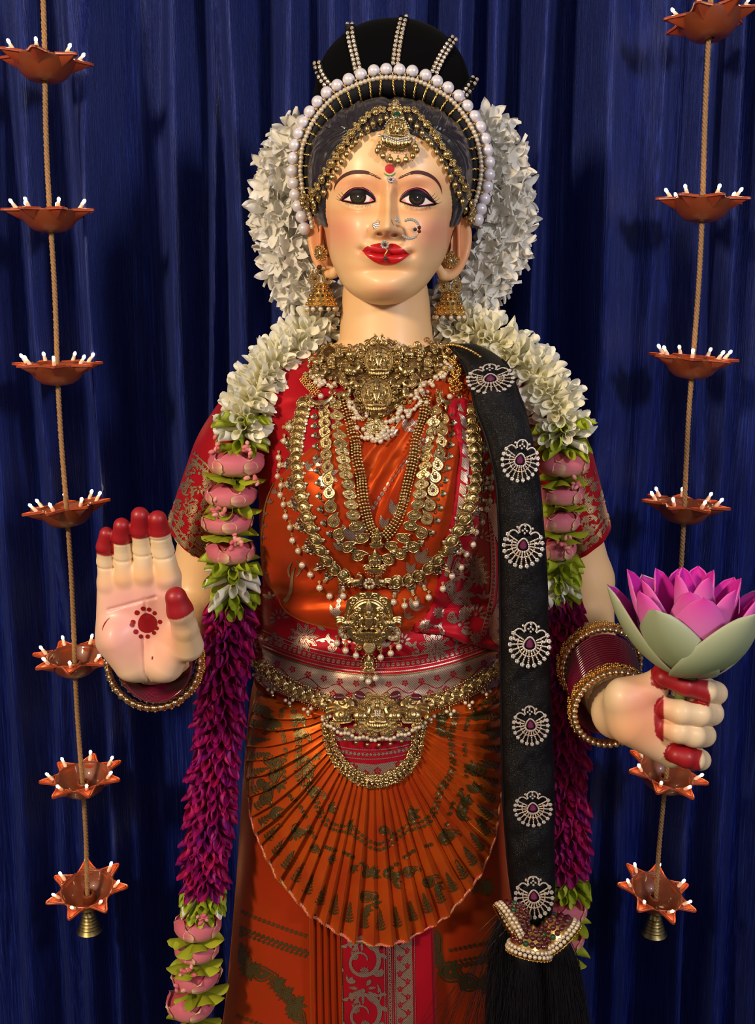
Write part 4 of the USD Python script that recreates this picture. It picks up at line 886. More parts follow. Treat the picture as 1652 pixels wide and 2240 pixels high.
DRM = decal(DR, ST, .0075, 6, fun=dfun, thick=.005, edge=16); drape = STATUE.part('sari_drape', DRM, ORANGE); SD = Surf(DRM)
zd = motif_band([(935, 955), (880, 1020), (842, 1072), (815, 1110)], OVALC, 10, 12) + motif_band([(748, 1262), (744, 1300), (738, 1345)], OVALC, 11, 11)
zd += [T2(so.unary_union([LEAF3, T2(LEAF3, 0, -.1, 180, .8)]), u, v, r, s) for u, v, r, s in [(885, 935, 60, 44), (858, 948, 60, 30), (905, 930, 40, 30), (860, 1120, 40, 52), (880, 1095, 40, 36), (838, 1150, 40, 40), (790, 1160, 0, 40), (765, 1175, 20, 56), (745, 1200, 0, 40), (690, 1012, 60, 36), (672, 1024, 60, 30), (715, 1040, 70, 50), (700, 1055, 70, 36), (920, 1225, 30, 56), (898, 1250, 30, 40), (770, 1330, 60, 44), (730, 1342, 30, 36), (790, 1320, 60, 30), (905, 1330, 30, 44), (890, 1350, 30, 30), (960, 1010, 20, 40), (945, 1050, 20, 40), (600, 1078, 30, 24), (590, 1100, 10, 20)]]
zd += motif_band([(582, 1120), (578, 1180), (582, 1250)], LEAF3, 16, 26, rot=90)
STATUE.part('zari_weave', decal(so.unary_union(zd).intersection(DR.buffer(-3)), SD, .0009, 5), ZSILV, parent=drape, kind='stuff')
STATUE.part('gold_vine_weave', decal(so.unary_union([stroke([(646, 1240), (640, 1265), (634, 1300), (622, 1316)], [3, 6, 8, 10]), stroke([(648, 1224), (658, 1240), (648, 1262)], [2, 7, 3]), stroke([(640, 1228), (632, 1246), (636, 1264)], [2, 6, 3])]).intersection(DR.buffer(-3)), SD, .0009, 5), ZGOLD, parent=drape, kind='stuff')
STATUE.part('drape_edge', decal(stroke([(602, 1056), (584, 1100), (577, 1140), (574, 1190)], [2, 2.5, 2.5, 2]), SD, .0011, 4), ZGOLD, parent=drape, kind='stuff')

# ---- border of the sari falling on the right, over the drape
BD = sg.Polygon(spline([(985, 880), (1010, 868), (1032, 880), (1060, 980), (1084, 1080), (1097, 1200), (1100, 1320), (1098, 1424), (1060, 1420), (1000, 1396), (940, 1386), (900, 1374), (930, 1345), (948, 1300), (962, 1250), (975, 1190), (988, 1120), (998, 1040), (1000, 960)], 150, closed=True)).buffer(0)
SDD = Surf(DRM, WB, BLOUSE)
BDM = decal(BD, SDD, .0045, 6, fun=lambda u, v: .0022 * np.sin((u - v * .16) / 11) * sstep(880, 1000, v) + .006 * np.exp(-.5 * ((v - 1398 - (u - 1000) * .18) / 12) ** 2) * sstep(900, 960, u), thick=.003, edge=8)
bord = STATUE.part('sari_border', BDM, CRIM); SBD = Surf(BDM)
zb = [stroke([(1003, 884), (1018, 960), (1016, 1040), (1004, 1130), (990, 1200), (975, 1260)], [9, 14, 16, 14, 12, 8])]
cut = [stroke([(1004, 900 + i * 30), (1020, 912 + i * 30)], 5) for i in range(10)]
zb = [zb[0].difference(so.unary_union(cut))]
for pts, w in (([(1074, 1100), (1082, 1200), (1080, 1300), (1060, 1390)], 2), ([(1080, 1090), (1089, 1200), (1087, 1300), (1068, 1396)], 1.5), ([(1066, 1105), (1073, 1200), (1071, 1300), (1050, 1385)], 2)): zb.append(stroke(pts, w))
zb += motif_band([(1070, 1105), (1078, 1200), (1075, 1300), (1055, 1388)], sg.box(-.3, -.5, .3, .5).difference(sg.box(-.12, -.2, .12, .2)), 7, 9)
zb.append(sg.Polygon(spline([(1084, 1100), (1092, 1200), (1091, 1310), (1076, 1400), (1090, 1412), (1098, 1320), (1099, 1200), (1092, 1100)], 60, closed=True)).buffer(0).difference(so.unary_union([T2(flower2(5, .5, .3, .02), 1090, v, 0, 10) for v in range(1120, 1400, 26)])))
for u, v, r, s, k in [(1052, 1176, 10, 44, 1), (1036, 1235, -20, 58, 3), (1048, 1262, 20, 50, 3), (1040, 1345, 10, 52, 1), (1004, 1368, 40, 50, 1), (960, 1340, -10, 34, 3), (985, 1310, 60, 60, 4), (1008, 1300, 90, 60, 4), (1020, 1330, 120, 50, 0), (1000, 1345, 150, 56, 0), (960, 1380, 60, 44, 0), (930, 1368, 40, 36, 3), (1040, 1395, 20, 34, 3), (1014, 1270, 30, 50, 0), (1046, 1130, 0, 40, 0), (1062, 1060, 10, 30, 4), (1020, 1390, 0, 30, 4), (1058, 1310, 0, 34, 4), (1000, 1240, 0, 34, 2), (985, 1280, 30, 34, 2)]:
    zb.append(T2((VINE, FANF, PAISLEY, FLOWER, LEAF3)[k], u, v, r, s if k != 1 else s * .55))
STATUE.part('zari_weave', decal(so.unary_union(zb).intersection(BD.buffer(-2)), SBD, .0009, 5), ZSILV, parent=bord, kind='stuff')

# ---- straight front pleats under the fan, with the brocade panel
def front_pleats():
    us = np.r_[np.linspace(676, 748, 60), np.linspace(748, 950, 60)[1:]]; vs = np.linspace(1930, 2836, 110); U, V = np.meshgrid(us, vs)
    U2 = U + (V - 2040) * np.interp(U, [676, 748, 915, 950], [.015, .02, .02, .035])
    P, N = SS.hit(U2.ravel(), V.ravel()); k = ((U - 676) / 14.5) % 1
    o = np.where(U < 748, .006 + .008 * np.where(k < .8, k / .8, (1 - k) / .2), .0125 + .0025 * np.sin((U - 748) / 26)) * sstep(676, 680, U) + .0008
    o = o * np.where(U > 944, np.clip((950 - U) / 6, 0, 1), 1)
    return (P + np.array([0, -1.0, 0]) * o.reshape(-1, 1)).reshape(*U.shape, 3), U2, V
FP, FU, FV = front_pleats()
nP = 59
FPM = grid(FP[:, :nP + 2]); STATUE.part('front_pleats', (FPM[0], FPM[1]), ORANGE)
PNL = grid(FP[:, nP:]); panel = STATUE.part('pleat_panel', PNL, CRIM); SP = Surf(PNL)
zp = []
X = lambda u, v: u + (v - 2040) * .02
ed = [(746, 2.5), (839, 2), (844, 1.2), (857, 1.2), (862, 2), (900, 2), (906, 1.2)]
for u, w in ed: zp.append(stroke([(X(u, 2000), 2000), (X(u, 2450), 2450)], w))
zp += motif_band([(X(850.5, 2000), 2000), (X(850.5, 2450), 2450)], sg.box(-.5, -.45, .5, .45).difference(sg.box(-.2, -.16, .2, .16)), 9, 9.5)
rails = sg.Polygon([(X(864, 2000), 2000), (X(899, 2000), 2000), (X(899, 2450), 2450), (X(864, 2450), 2450)])
rh = [T2(flower2(5, .5, .34, .02), X(873 if i % 2 else 890, 2010 + i * 17), 2010 + i * 17, 0, 15) for i in range(26)] + [stroke([(X(881 + 9 * math.sin(y / 17 * PI / 1), y), y) for y in np.arange(2000, 2450, 4)], 1.6, n=220)]
zp.append(rails.difference(so.unary_union(rh)))
for i, v in enumerate(range(2040, 2460, 116)):
    zp += [stroke([(X(790 + r * math.cos(a), v + 62), v + 62 + r * math.sin(a)) for a, r in zip(np.linspace(-2.2, 6.2, 26), np.linspace(46, 12, 26))], [5, 11, 9, 6, 3], n=90), *[T2(petal2(.9, .5), X(790 + 44 * math.cos(a), v + 62), v + 62 + 44 * math.sin(a), math.degrees(a) + 150, 20) for a in np.linspace(-1.9, 2.6, 7)], T2(FANF, X(792, v + 2), v + 8, 180, 34), T2(VINE, X(768, v + 30), v + 34, 30, 46), T2(VINE, X(822, v + 22), v + 22, 120, 44), T2(LEAF3, X(825, v + 96), v + 96, 0, 34), T2(FLOWER, X(796, v + 76), v + 84, 0, 26), T2(LEAF3, X(760, v + 105), v + 108, 40, 30), T2(FLOWER, X(776, v + 44), v + 52, 0, 22)]
STATUE.part('zari_weave', decal(so.unary_union(zp).intersection(sg.Polygon([(746, 2002), (912, 2002), (X(910, 2450), 2450), (X(744, 2450), 2450)])), SP, .0009, 5), ZSILV, parent=panel, kind='stuff')

# ---- the pleated fan
FI = [(700, 1545), (712, 1590), (724, 1640), (748, 1686), (786, 1712), (822, 1720), (860, 1712), (894, 1684), (916, 1640), (926, 1590), (936, 1545)]
FO = [(566, 1500), (550, 1560), (543, 1640), (545, 1710), (556, 1775), (580, 1840), (612, 1895), (652, 1945), (700, 1988), (760, 2024), (830, 2042), (900, 2024), (958, 1990), (1006, 1945), (1042, 1895), (1070, 1838), (1086, 1770), (1094, 1700), (1098, 1630), (1096, 1560), (1090, 1500)]
NPL = 36
def fan_uv(s, t):
    I = spline(FI, 400); O = spline(FO, 400); x = np.linspace(0, 1, 400)
    i = np.stack([np.interp(s, x, I[:, k]) for k in (0, 1)], -1); o = np.stack([np.interp(s, x, O[:, k]) for k in (0, 1)], -1)
    t = np.asarray(t)[..., None]; p = i + (o - i) * t
    sag = np.asarray(8 * np.sin(PI * np.clip(t, 0, 1)[..., 0]) * (np.abs(np.asarray(s) - .5) > .26))
    p[..., 1] += sag; return p
def fan_mesh():
    s = np.linspace(0, 1, NPL * 14 + 1); t = np.linspace(-.1, 1, 64); S, T = np.meshgrid(s, t)
    p = fan_uv(S, T); P, N = SSW.hit(p[..., 0].ravel(), p[..., 1].ravel()); P = P.reshape(*S.shape, 3)
    rng = np.random.default_rng(2); j = rng.uniform(-.22, .22, NPL + 2); k = S * NPL + np.interp(S * NPL, np.arange(NPL + 2), j); fr = k % 1
    saw = np.where(fr < .82, (fr / .82) ** .75, (1 - fr) / .18)
    amp = np.interp(T, [-.1, .05, .5, 1], [.003, .0045, .0085, .0120]) * (1 + .25 * np.sin(np.floor(k) * 2.1))
    base = np.interp(T, [-.1, 0, .3, .75, 1], [.003, .006, .011, .016, .012])
    o = base + amp * saw + .002 * (meshkit.fbm(np.stack([S * 26, T * 5, 0 * S], -1), 3) - .5)
    o = o * np.minimum(sstep(-.002, .012, S) , sstep(-.002, .012, 1 - S)) + .001
    P = P - np.array([0, 1.0, 0.15]) * o[..., None]
    P2 = P + np.array([0, .0016, 0]); v, f = grid(P); v2, f2 = grid(P2)
    n = len(v); m, w = S.shape; e = np.r_[np.arange(w) + (m - 1) * w]
    rim = np.stack([e[:-1], e[1:], e[1:] + n, e[:-1] + n], 1)
    return (np.vstack([v, v2]), np.vstack([f, f2[:, ::-1] + n, tri(rim)])), P
SSW = Surf(SKIRT, WB, BLOUSE)
FANM, FANP = fan_mesh(); fan = STATUE.part('pleated_fan', FANM, AMBER)
SF = Surf(FANM)
zf = []; zl = []
def fuv(s, t): return fan_uv(np.array([s]), np.array([t]))[0]
def fdir(s, t): a, b = fuv(s, t), fuv(s, t + .02); return math.degrees(math.atan2(*(b - a)[::-1]))
for i in range(NPL * 2):                                   # edge ferns
    s = (i + .5) / (NPL * 2)
    if i % 2 == 0: p = fuv(s, .975); zf.append(T2(FERN, *p, fdir(s, .9) - 90, 40))
for t, mo, sz, step in ((.55, OVALC, 10, .0115), (.36, DIAMOND, 9.5, .0120), (.40, DIAMOND, 9.5, .0120)):
    for s in np.arange(.03, .97, step):
        if mo is DIAMOND or int(s * 60) % 3: p = fuv(s, t + .03 * math.sin(s * 40)); zl.append(T2(mo, *p, fdir(s, t), sz))
rr_ = random.Random(5)
for i in range(60):
    s = rr_.uniform(.03, .97); t = rr_.choice([.2, .3, .62, .70, .78, .85]) + rr_.uniform(-.03, .03); p = fuv(s, t)
    zf.append(T2(rr_.choice([so.unary_union([LEAF3, T2(LEAF3, 0, -.1, 180, .9)]), PAISLEY, LEAF3]), *p, fdir(s, t) + rr_.uniform(-40, 40), rr_.uniform(26, 42)))
fp_ = sg.Polygon(np.vstack([fan_uv(np.linspace(.01, .99, 200), np.full(200, .99)), fan_uv(np.linspace(.99, .01, 100), np.full(100, .02))])).buffer(0)
STATUE.part('dark_zari_weave', decal(so.unary_union(zf).intersection(fp_), SF, .0010, 4), ZDARK, parent=fan, kind='stuff')
STATUE.part('zari_weave', decal(so.unary_union(zl).intersection(fp_), SF, .0010, 4), ZDARK, parent=fan, kind='stuff')
ep = FANP[-1][::2] + np.array([0, -.0008, 0]); ep = ndimage.uniform_filter1d(ep, 5, axis=0, mode='nearest')
a_ = np.r_[0, np.cumsum(np.linalg.norm(np.diff(ep, axis=0), axis=1))] / .006 * 2 * PI
STATUE.part('twisted_piping', cat(*[tube(ep + np.stack([0 * a_, np.cos(a_ + k * PI), np.sin(a_ + k * PI)], 1) * .0013, .0014, 5) for k in (0, 1)]), CLOTH('piping_cord', (.50, .12, .10), (.35, .2, .06), (1, .5, .3), .4, .3), parent=fan)
# brocade seen inside the gold lace
IN = sg.Polygon(spline([(712, 1560), (722, 1620), (752, 1680), (790, 1706), (822, 1714), (858, 1706), (892, 1678), (914, 1625), (926, 1560), (820, 1575)], 80, closed=True)).buffer(0)
INM = decal(IN, SSW, .012, 6, thick=.002, edge=14); inn = STATUE.part('inner_panel', INM, CRIM); SI = Surf(INM)
zi = [stroke([(740, 1632), (820, 1640), (900, 1626)], 2), stroke([(740, 1652), (820, 1660), (900, 1646)], 2)] + motif_band([(742, 1642), (820, 1650), (898, 1636)], DIAMOND, 9, 9)
zi.append(sg.Polygon([(740, 1664), (820, 1672), (902, 1658), (880, 1700), (820, 1716), (760, 1700)]).difference(so.unary_union([T2(flower2(5, .5, .34, .02), u, v, 0, 20) for u, v in ((775, 1678), (800, 1692), (826, 1686), (855, 1690), (872, 1672), (745, 1668))])))
zi.append(sg.box(735, 1592, 905, 1620).difference(so.unary_union([T2(LEAF3, u, 1612, 0, 26) for u in range(745, 910, 30)])))
STATUE.part('zari_weave', decal(so.unary_union(zi).intersection(IN.buffer(-2)), SI, .0009, 5), ZSILV, parent=inn, kind='stuff')

# ================================================================== flowers, wig pieces, lotus
VEL = MAT('black_velvet', (.0015, .0015, .002), .9, 0, sheen_weight=.02, sheen_roughness=.5, specular_ior_level=.05)
BLK = MAT('black_cloth', (.003, .003, .005), .6, 0, var=.4, scale=60, specular_ior_level=.2)
def PETALMAT(name, cd=True, col=(.8, .8, .8), trans=.25, rough=.55):
    n = {'d': ('principled_bsdf', {'base_color': col, 'roughness': rough, 'specular_ior_level': .3}), 't': ('translucent_bsdf', {'color': col}), 'm': ('mix_closure', {'fac': trans})}
    L = [('d.BSDF', 'm.closure1'), ('t.BSDF', 'm.closure2')]
    if cd: n['a'] = ('attribute', {'attribute': 'Cd'}); L += [('a.color', 'd.base_color'), ('a.color', 't.color')]
    return usdkit.material(stage, '/World/Looks/' + name, n, L, surface='m.closure')
FLOWERMAT = PETALMAT('cloth_petal')
LOTUSMAT = PETALMAT('foam_petal', trans=.12, rough=.45)
def lin(*c): return np.array(srgb(*c))
def rolled(L, r0, r1, wrap=1.12, obl=.35, nu=11, nv=7, flare=1.1, rnd=0):
    """a petal rolled to an open cone along +z"""
    a = np.linspace(-wrap * PI, wrap * PI, nu); t = np.linspace(0, 1, nv)
    A, T = np.meshgrid(a, t); R = (r0 + (r1 - r0) * T ** flare) * (1 + .16 * A / PI)
    Z = L * T * (1 - obl * .5 * (1 - np.cos(A)) * T)
    if rnd: R = R * np.sqrt(np.clip(1 - rnd * np.clip((T - .70) / .30, 0, 1) ** 2.6 * np.clip(1.15 - np.abs(A) / 2.2, 0, 1), .02, 1))
    return grid(np.stack([R * np.cos(A) * 1.0, R * np.sin(A), Z], -1))[0], grid(np.zeros((nv, nu, 3)))[1], T.ravel()
def spoon(L, W, cup=.5, bend=.3, nu=9, nv=10, tip=1.0):
    """a cupped petal along +z, hollow side to +x"""
    t = np.linspace(0, 1, nv); s = np.linspace(-1, 1, nu); T, S = np.meshgrid(t, s, indexing='ij')
    w = W / 2 * np.clip(np.minimum(np.sin(PI * np.clip(.04 + .93 * T, 0, 1) ** (1.1 * tip)), 1), 0, 1) ** .62 * np.sqrt(np.clip(1 - T ** 7, 0, 1))
    X = cup * W * .5 * (S ** 2) * sstep(.1, .7, T) + bend * L * T ** 2 * -1 * .5; Y = S * w * (1 - .25 * cup * S ** 2); Z = L * T
    v, f = grid(np.stack([X, Y, Z], -1)); return v, f, T.ravel()
def scoop(L, W, roll=1.3, bend=.2, nu=9, nv=11):
    """a petal rolled to a half tube along +z that opens to a round spoon end, hollow to +x"""
    t = np.linspace(0, 1, nv) ** .85; sx = np.linspace(-1, 1, nu); T, S = np.meshgrid(t, sx, indexing='ij')
    w = W / 2 * (.42 + .58 * sstep(0, .62, T)) * np.sqrt(np.clip(1 - np.clip((T - .58) / .42, 0, 1) ** 2.3, 0, 1))
    th = roll * (1 - .35 * T); r = W / 2 / roll * (.6 + .75 * T)
    a = S * np.minimum(w / r, th * 1.4)
    X = r * (1 - np.cos(a)) - bend * L * T ** 2 * .5; Y = r * np.sin(a); v, f = grid(np.stack([X, Y, L * T], -1)); return v, f, T.ravel()
def frame_z(p, z, x):
    """axes with +z along z, +x near x"""
    z = unit(z); x = np.asarray(x, float); x = unit(x - z * (x @ z)); M = np.eye(4); M[:3, 0], M[:3, 1], M[:3, 2], M[:3, 3] = x, np.cross(z, x), z, p; return M
def strand_frames(path, step, seed=0):
    p = resample(spline(path, 300), step=step); t = unit(np.gradient(p, axis=0)); n = []
    ref = np.array([0, -1.0, 0])
    for i in range(len(p)):
        x = unit(ref - t[i] * (ref @ t[i])); n.append(x); ref = x
    return p, t, np.array(n)
def px_path(rows): return np.array([at(u, v, Y) for u, v, Y in rows])

# ---- the long garland
GARL = Thing('flower_garland', 'long garland of white, green, pink and magenta cloth flowers draped over both shoulders', 'garland')
GL = [(716, 712, .030), (672, 738, .002), (626, 772, -.020), (580, 822, -.045), (548, 880, -.066), (533, 935, -.076)]
GR = [(966, 706, .030), (1040, 728, .005), (1110, 768, -.016), (1172, 826, -.036), (1218, 890, -.052), (1232, 945, -.060)]
stuff = []
def white_section(path, rad, seed):
    rng = np.random.default_rng(seed); p, t, n = strand_frames(px_path(path), .0062); out = []
    for i in range(len(p)):
        b = np.cross(t[i], n[i]); m = 11; o = rng.uniform(0, 6)
        for k in range(m):
            a = o + (k + rng.uniform(-.25, .25)) * 2 * PI / m; d = math.cos(a) * n[i] + math.sin(a) * b
            d = unit(d + t[i] * rng.uniform(-.1, .45) + rng.normal(0, .12, 3)); L = rad * rng.uniform(.72, .92)
            v, f, T = rolled(L, .0018, rng.uniform(.0044, .0062), rng.uniform(.80, 1.02), rng.uniform(.25, .5))
            v = tf((v, f), frame_z(p[i] + d * rad * .18, d, rng.normal(0, 1, 3)))[0]
            c = lin(240, 234, 190) * (1 - T[:, None]) + lin(252, 250, 236) * T[:, None]; c = c * (.94 + .06 * rng.random())
            out.append(((v, f), c, float(d @ unit(CAM - p[i])), p[i] + d * rad))
    return out
W = white_section(GL, .0345, 1) + white_section(GR, .0365, 2)
W.sort(key=lambda w: -w[2])
rest = W[300:]
for (m, c, *_ ) in W[:300]: GARL.part('white_petal', m, FLOWERMAT, colors=c)
def joined(name, lst, parent=None, label=None):
    if lst: GARL.part(name, cat([m for m, c, *_ in lst]), FLOWERMAT, colors=np.vstack([c for m, c, *_ in lst]), kind='stuff', label=label)
joined('back_white_petals', rest)
core = [tube(px_path([(u, v + 6, Y + .006) for u, v, Y in GL]), .013, 10), tube(px_path([(u, v + 6, Y + .006) for u, v, Y in GR]), .013, 10)]
def tuft(u, v, Y, colors, n, rad, seed, up=.15, name='green_petal', L=.85, r=(.0055, .0085), flat=.5, s=1.0):
    """ring of rolled petals round a strand"""
    rng = np.random.default_rng(seed); c0 = at(u, v, Y); out = 0
    for k in range(n):
        a = (k + rng.uniform(-.3, .3)) * 2 * PI / n; d = np.array([math.sin(a), -math.cos(a), 0])
        if d[1] > .55: continue
        d = unit(d + [0, 0, up + rng.uniform(-.22, .22)]); ln = rad * L * rng.uniform(.8, 1.05); col = lin(*colors[rng.integers(len(colors))])
        vv, f, T = rolled(ln * 1.05, .0026, rng.uniform(*r) * .92, rng.uniform(.78, 1.0), rng.uniform(.2, .4), nu=13, nv=8, flare=.8); vv[:, 1] *= np.sqrt(np.clip(1 - np.clip((T - .82) / .24, 0, 1) ** 2.4, .02, 1))
        q = tf((vv, f), frame_z(c0 + d * rad * .22 + [0, 0, rng.uniform(-.004, .004)], d, [rng.uniform(-.3, .3), 0, -1.0]))
        cc = col * (.80 + .25 * T[:, None]); GARL.part('white_petal' if col.min() > .5 else name, q, FLOWERMAT, colors=cc)
def leaves(u, v, Y, n, rad, seed, tilt=0):
    rng = np.random.default_rng(seed); c0 = at(u, v, Y)
    for k in range(n):
        a = -PI * .62 + (k + .5) / n * PI * 1.24 + rng.uniform(-.15, .15); d = np.array([math.sin(a), -math.cos(a), tilt + rng.uniform(-.15, .2)]); d = unit(d); g = rng.uniform(.8, 1.1)
        if rng.random() < .45: vv, f, T = rolled(rad * rng.uniform(.85, 1.02), .004, rng.uniform(.006, .0085), .85, .5, nu=13, nv=8)
        else: vv, f, T = scoop(rad * rng.uniform(.9, 1.15), rad * .8, 1.1, -.1)
        q = tf((vv, f), frame_z(c0 + d * rad * .15, d, [0, 0, -1.0])); GARL.part('green_leaf', q, FLOWERMAT, colors=np.repeat((lin(160, 170, 40) * g)[None], len(vv), 0) * (.75 + .4 * T[:, None]))
def bud(u, v, Y, w, h, seed, open_=0):
    rng = np.random.default_rng(seed); c0 = at(u, v, Y); m = mpp(c0); R, Hh = w / 2 * m, h / 2 * m
    cr, dk, lt = lin(236, 214, 166), lin(200, 80, 100), lin(232, 116, 138)
    zp = np.array([-1, -.96, -.86, -.62, -.2, .2, .55, .82, .95, 1.0]); rp = np.array([.02, .34, .58, .84, .99, .99, .88, .66, .45, .02])
    rad = lambda z: np.interp(z, zp, rp)
    zz = np.linspace(-1, 1, 18); vv, f = lathe([(rad(z) * R * .96, z * Hh * .97) for z in zz], 28); p = GARL.part('lotus_bud', (vv + c0, f), FLOWERMAT, colors=np.repeat((dk * .9)[None], len(vv), 0))
    o = rng.uniform(-.5, .5)
    for k in range(5):
        a0 = o + k * 2 * PI / 5; A, T = np.meshgrid(np.linspace(-1, 1, 15), np.linspace(0, 1, 12)); lay = k % 3
        ww = .92 * (1 - .45 * T ** 3)                     # petal half width narrows to a rounded top
        lo = -.98 + .62 * np.abs(A) ** 2.0               # foot: rounded, cream
        hi = .95 - .38 * np.abs(A) ** 2.5 - .10 * lay
        z = lo + (hi - lo) * T; an = a0 + A * ww + .05 * np.sin(T * 5 + k)
        lift = (.0007 + .0010 * lay + .0012 * np.abs(A) ** 5 + .0016 * T ** 6 + open_ * .006 * T ** 3) * (1 if lay or k < 6 else 1)
        r = rad(z) * R + lift; P = np.stack([r * np.sin(an), -r * np.cos(an), z * Hh], -1)
        e = np.clip(np.abs(A) ** 7 + (1 - T) ** 3.0 * .85, 0, 1)[..., None]; col = (lt * (1 - T[..., None] * .25)) * (1 - e) + cr * e
        v2, f2 = grid(P + c0)
        if math.cos(a0) > -.55: GARL.part('bud_petal', (v2, f2), FLOWERMAT, colors=col.reshape(-1, 3), parent=p)
def stamens(u, v, Y, n, seed):
    rng = np.random.default_rng(seed); c0 = at(u, v, Y); m = mpp(c0)
    for k in range(n):
        o = np.array([rng.normal(0, 9), -abs(rng.normal(3, 3)), rng.normal(0, 8)]) * m; r = rng.uniform(4.5, 6.8) * m
        d = unit(rng.normal(0, 1, 3)); vv, f = ball(1, 2, sq=(r * .8, r * .8, r * 1.25)); vv = vv * (1 + .10 * (meshkit.noise(vv / r * 2.6 + k) - .5))[:, None]
        GARL.part('stamen_bead', tf((vv, f), frame_z(c0 + o, d, [1, .2, 0])), FLOWERMAT, colors=np.repeat(lin(*[(226, 130, 132), (236, 168, 160), (214, 108, 118)][k % 3])[None], len(vv), 0))
def magenta_section(path, rad, seed, per=10):
    rng = np.random.default_rng(seed); p, t, n = strand_frames(px_path(path), .0098); out = []
    for i in range(len(p)):
        b = np.cross(t[i], n[i]); o = rng.uniform(0, 6)
        for k in range(per):
            a = o + (k + rng.uniform(-.2, .2)) * 2 * PI / per; d = math.cos(a) * n[i] + math.sin(a) * b
            z = unit(d * 1.0 + t[i] * rng.uniform(.12, .55) + rng.normal(0, .09, 3)); L = rad * rng.uniform(.88, 1.08)
            vv, f, T = rolled(L, .0024, rng.uniform(.0064, .0088), rng.uniform(.76, .98), rng.uniform(.28, .5), nu=13, nv=9, flare=.8); vv[:, 1] *= np.sqrt(np.clip(1 - np.clip((T - .80) / .25, 0, 1) ** 2.4, .02, 1))
            vv = tf((vv, f), frame_z(p[i] + d * rad * .12, z, t[i] * .9 - d * .2 + rng.normal(0, .15, 3)))[0]
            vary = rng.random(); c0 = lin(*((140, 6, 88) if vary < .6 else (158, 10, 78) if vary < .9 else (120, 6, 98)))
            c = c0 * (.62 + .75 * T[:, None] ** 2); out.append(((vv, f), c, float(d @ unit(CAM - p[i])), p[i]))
    return out, p
ML, pl = magenta_section([(507, 1322, -.074), (498, 1420, -.080), (484, 1540, -.088), (470, 1660, -.092), (458, 1790, -.094), (446, 1925, -.094)], .0315, 5)
MR, pr = magenta_section([(1226, 1310, -.060), (1236, 1420, -.066), (1240, 1560, -.070), (1240, 1700, -.072), (1243, 1800, -.074), (1246, 1890, -.074)], .0285, 6)
def vis_r(m): u = pix(m[3] + 0)[0]; return True
sel = [x for x in ML if x[2] > .12]; sel2 = [x for x in MR if x[2] > .05 and pix(x[0][0][-3:])[:, 0].max() > 1196]
sel, rest_m = sel[:300], [x for x in ML + MR if not any(x is y for y in sel) and not any(x is y for y in sel2)]
sel = sel + sel2; sel.sort(key=lambda w: -w[2]); rest_m += sel[300:]
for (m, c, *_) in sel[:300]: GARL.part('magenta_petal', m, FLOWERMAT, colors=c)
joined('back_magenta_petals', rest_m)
core += [tube(pl, .008, 8), tube(pr, .008, 8), tube(px_path([(533, 930, -.076), (515, 1000, -.078), (505, 1080, -.078), (503, 1200, -.076), (507, 1325, -.074)]), .007, 8), tube(px_path([(1232, 940, -.060), (1230, 1010, -.058), (1222, 1140, -.057), (1224, 1300, -.060)]), .007, 8), tube(px_path([(446, 1925, -.094), (438, 2000, -.094), (432, 2120, -.094), (424, 2250, -.094), (420, 2420, -.092)]), .007, 8), tube(px_path([(1246, 1885, -.074), (1248, 1960, -.074), (1246, 2060, -.074), (1244, 2200, -.074)]), .007, 8)]
GS_ = MAT('garland_string', srgb(96, 104, 36), .8)
for i, x in enumerate(core): GARL.part('garland_string', x, MAT('white_string', srgb(226, 222, 190), .8) if i == 0 else '/World/Looks/white_string' if i == 1 else GS_)
GRN, WHT = [(166, 182, 44), (156, 172, 38), (182, 194, 66)], [(240, 238, 222)]
tuft(533, 930, -.076, GRN, 11, .034, 1, .25); tuft(531, 952, -.076, WHT + GRN, 10, .034, 2, -.05); tuft(530, 972, -.076, GRN, 9, .032, 3, -.25)
bud(517, 1012, -.080, 118, 62, 1); leaves(512, 1043, -.080, 6, .031, 1); stamens(540, 985, -.106, 8, 1); stamens(470, 975, -.092, 5, 9); stamens(556, 1052, -.100, 7, 2)
bud(505, 1083, -.080, 108, 56, 2); leaves(504, 1110, -.080, 5, .030, 2); stamens(474, 1118, -.105, 9, 3)
bud(496, 1141, -.080, 106, 56, 3); leaves(500, 1168, -.080, 5, .030, 3); stamens(520, 1182, -.112, 9, 4)
bud(505, 1206, -.079, 100, 56, 4, .3); tuft(507, 1240, -.078, GRN, 10, .034, 4, .1); tuft(508, 1256, -.077, GRN + WHT, 10, .034, 41, -.05); tuft(510, 1272, -.077, WHT, 10, .034, 5, -.25); tuft(509, 1286, -.076, WHT + GRN, 10, .034, 51, -.4); tuft(508, 1298, -.076, GRN, 10, .034, 6, -.6)
tuft(1232, 938, -.060, GRN, 11, .036, 11, .25); tuft(1233, 958, -.060, WHT + GRN, 10, .034, 12, -.05); tuft(1232, 976, -.060, GRN, 9, .033, 13, -.2)
bud(1232, 1015, -.060, 108, 58, 5); leaves(1228, 1046, -.060, 5, .029, 5); stamens(1262, 1056, -.082, 8, 5)
bud(1227, 1080, -.060, 94, 54, 6); leaves(1224, 1106, -.060, 5, .030, 6)
bud(1222, 1139, -.060, 88, 52, 7); leaves(1226, 1168, -.060, 4, .030, 7); stamens(1234, 1186, -.086, 9, 6)
bud(1220, 1200, -.059, 76, 54, 8); tuft(1224, 1238, -.059, GRN, 10, .029, 14, 0); tuft(1224, 1254, -.059, GRN, 10, .029, 142, -.2); tuft(1224, 1270, -.059, WHT, 9, .030, 15, -.35); tuft(1224, 1284, -.060, WHT + GRN, 9, .030, 152, -.5); tuft(1224, 1298, -.060, GRN, 9, .028, 16, -.6)
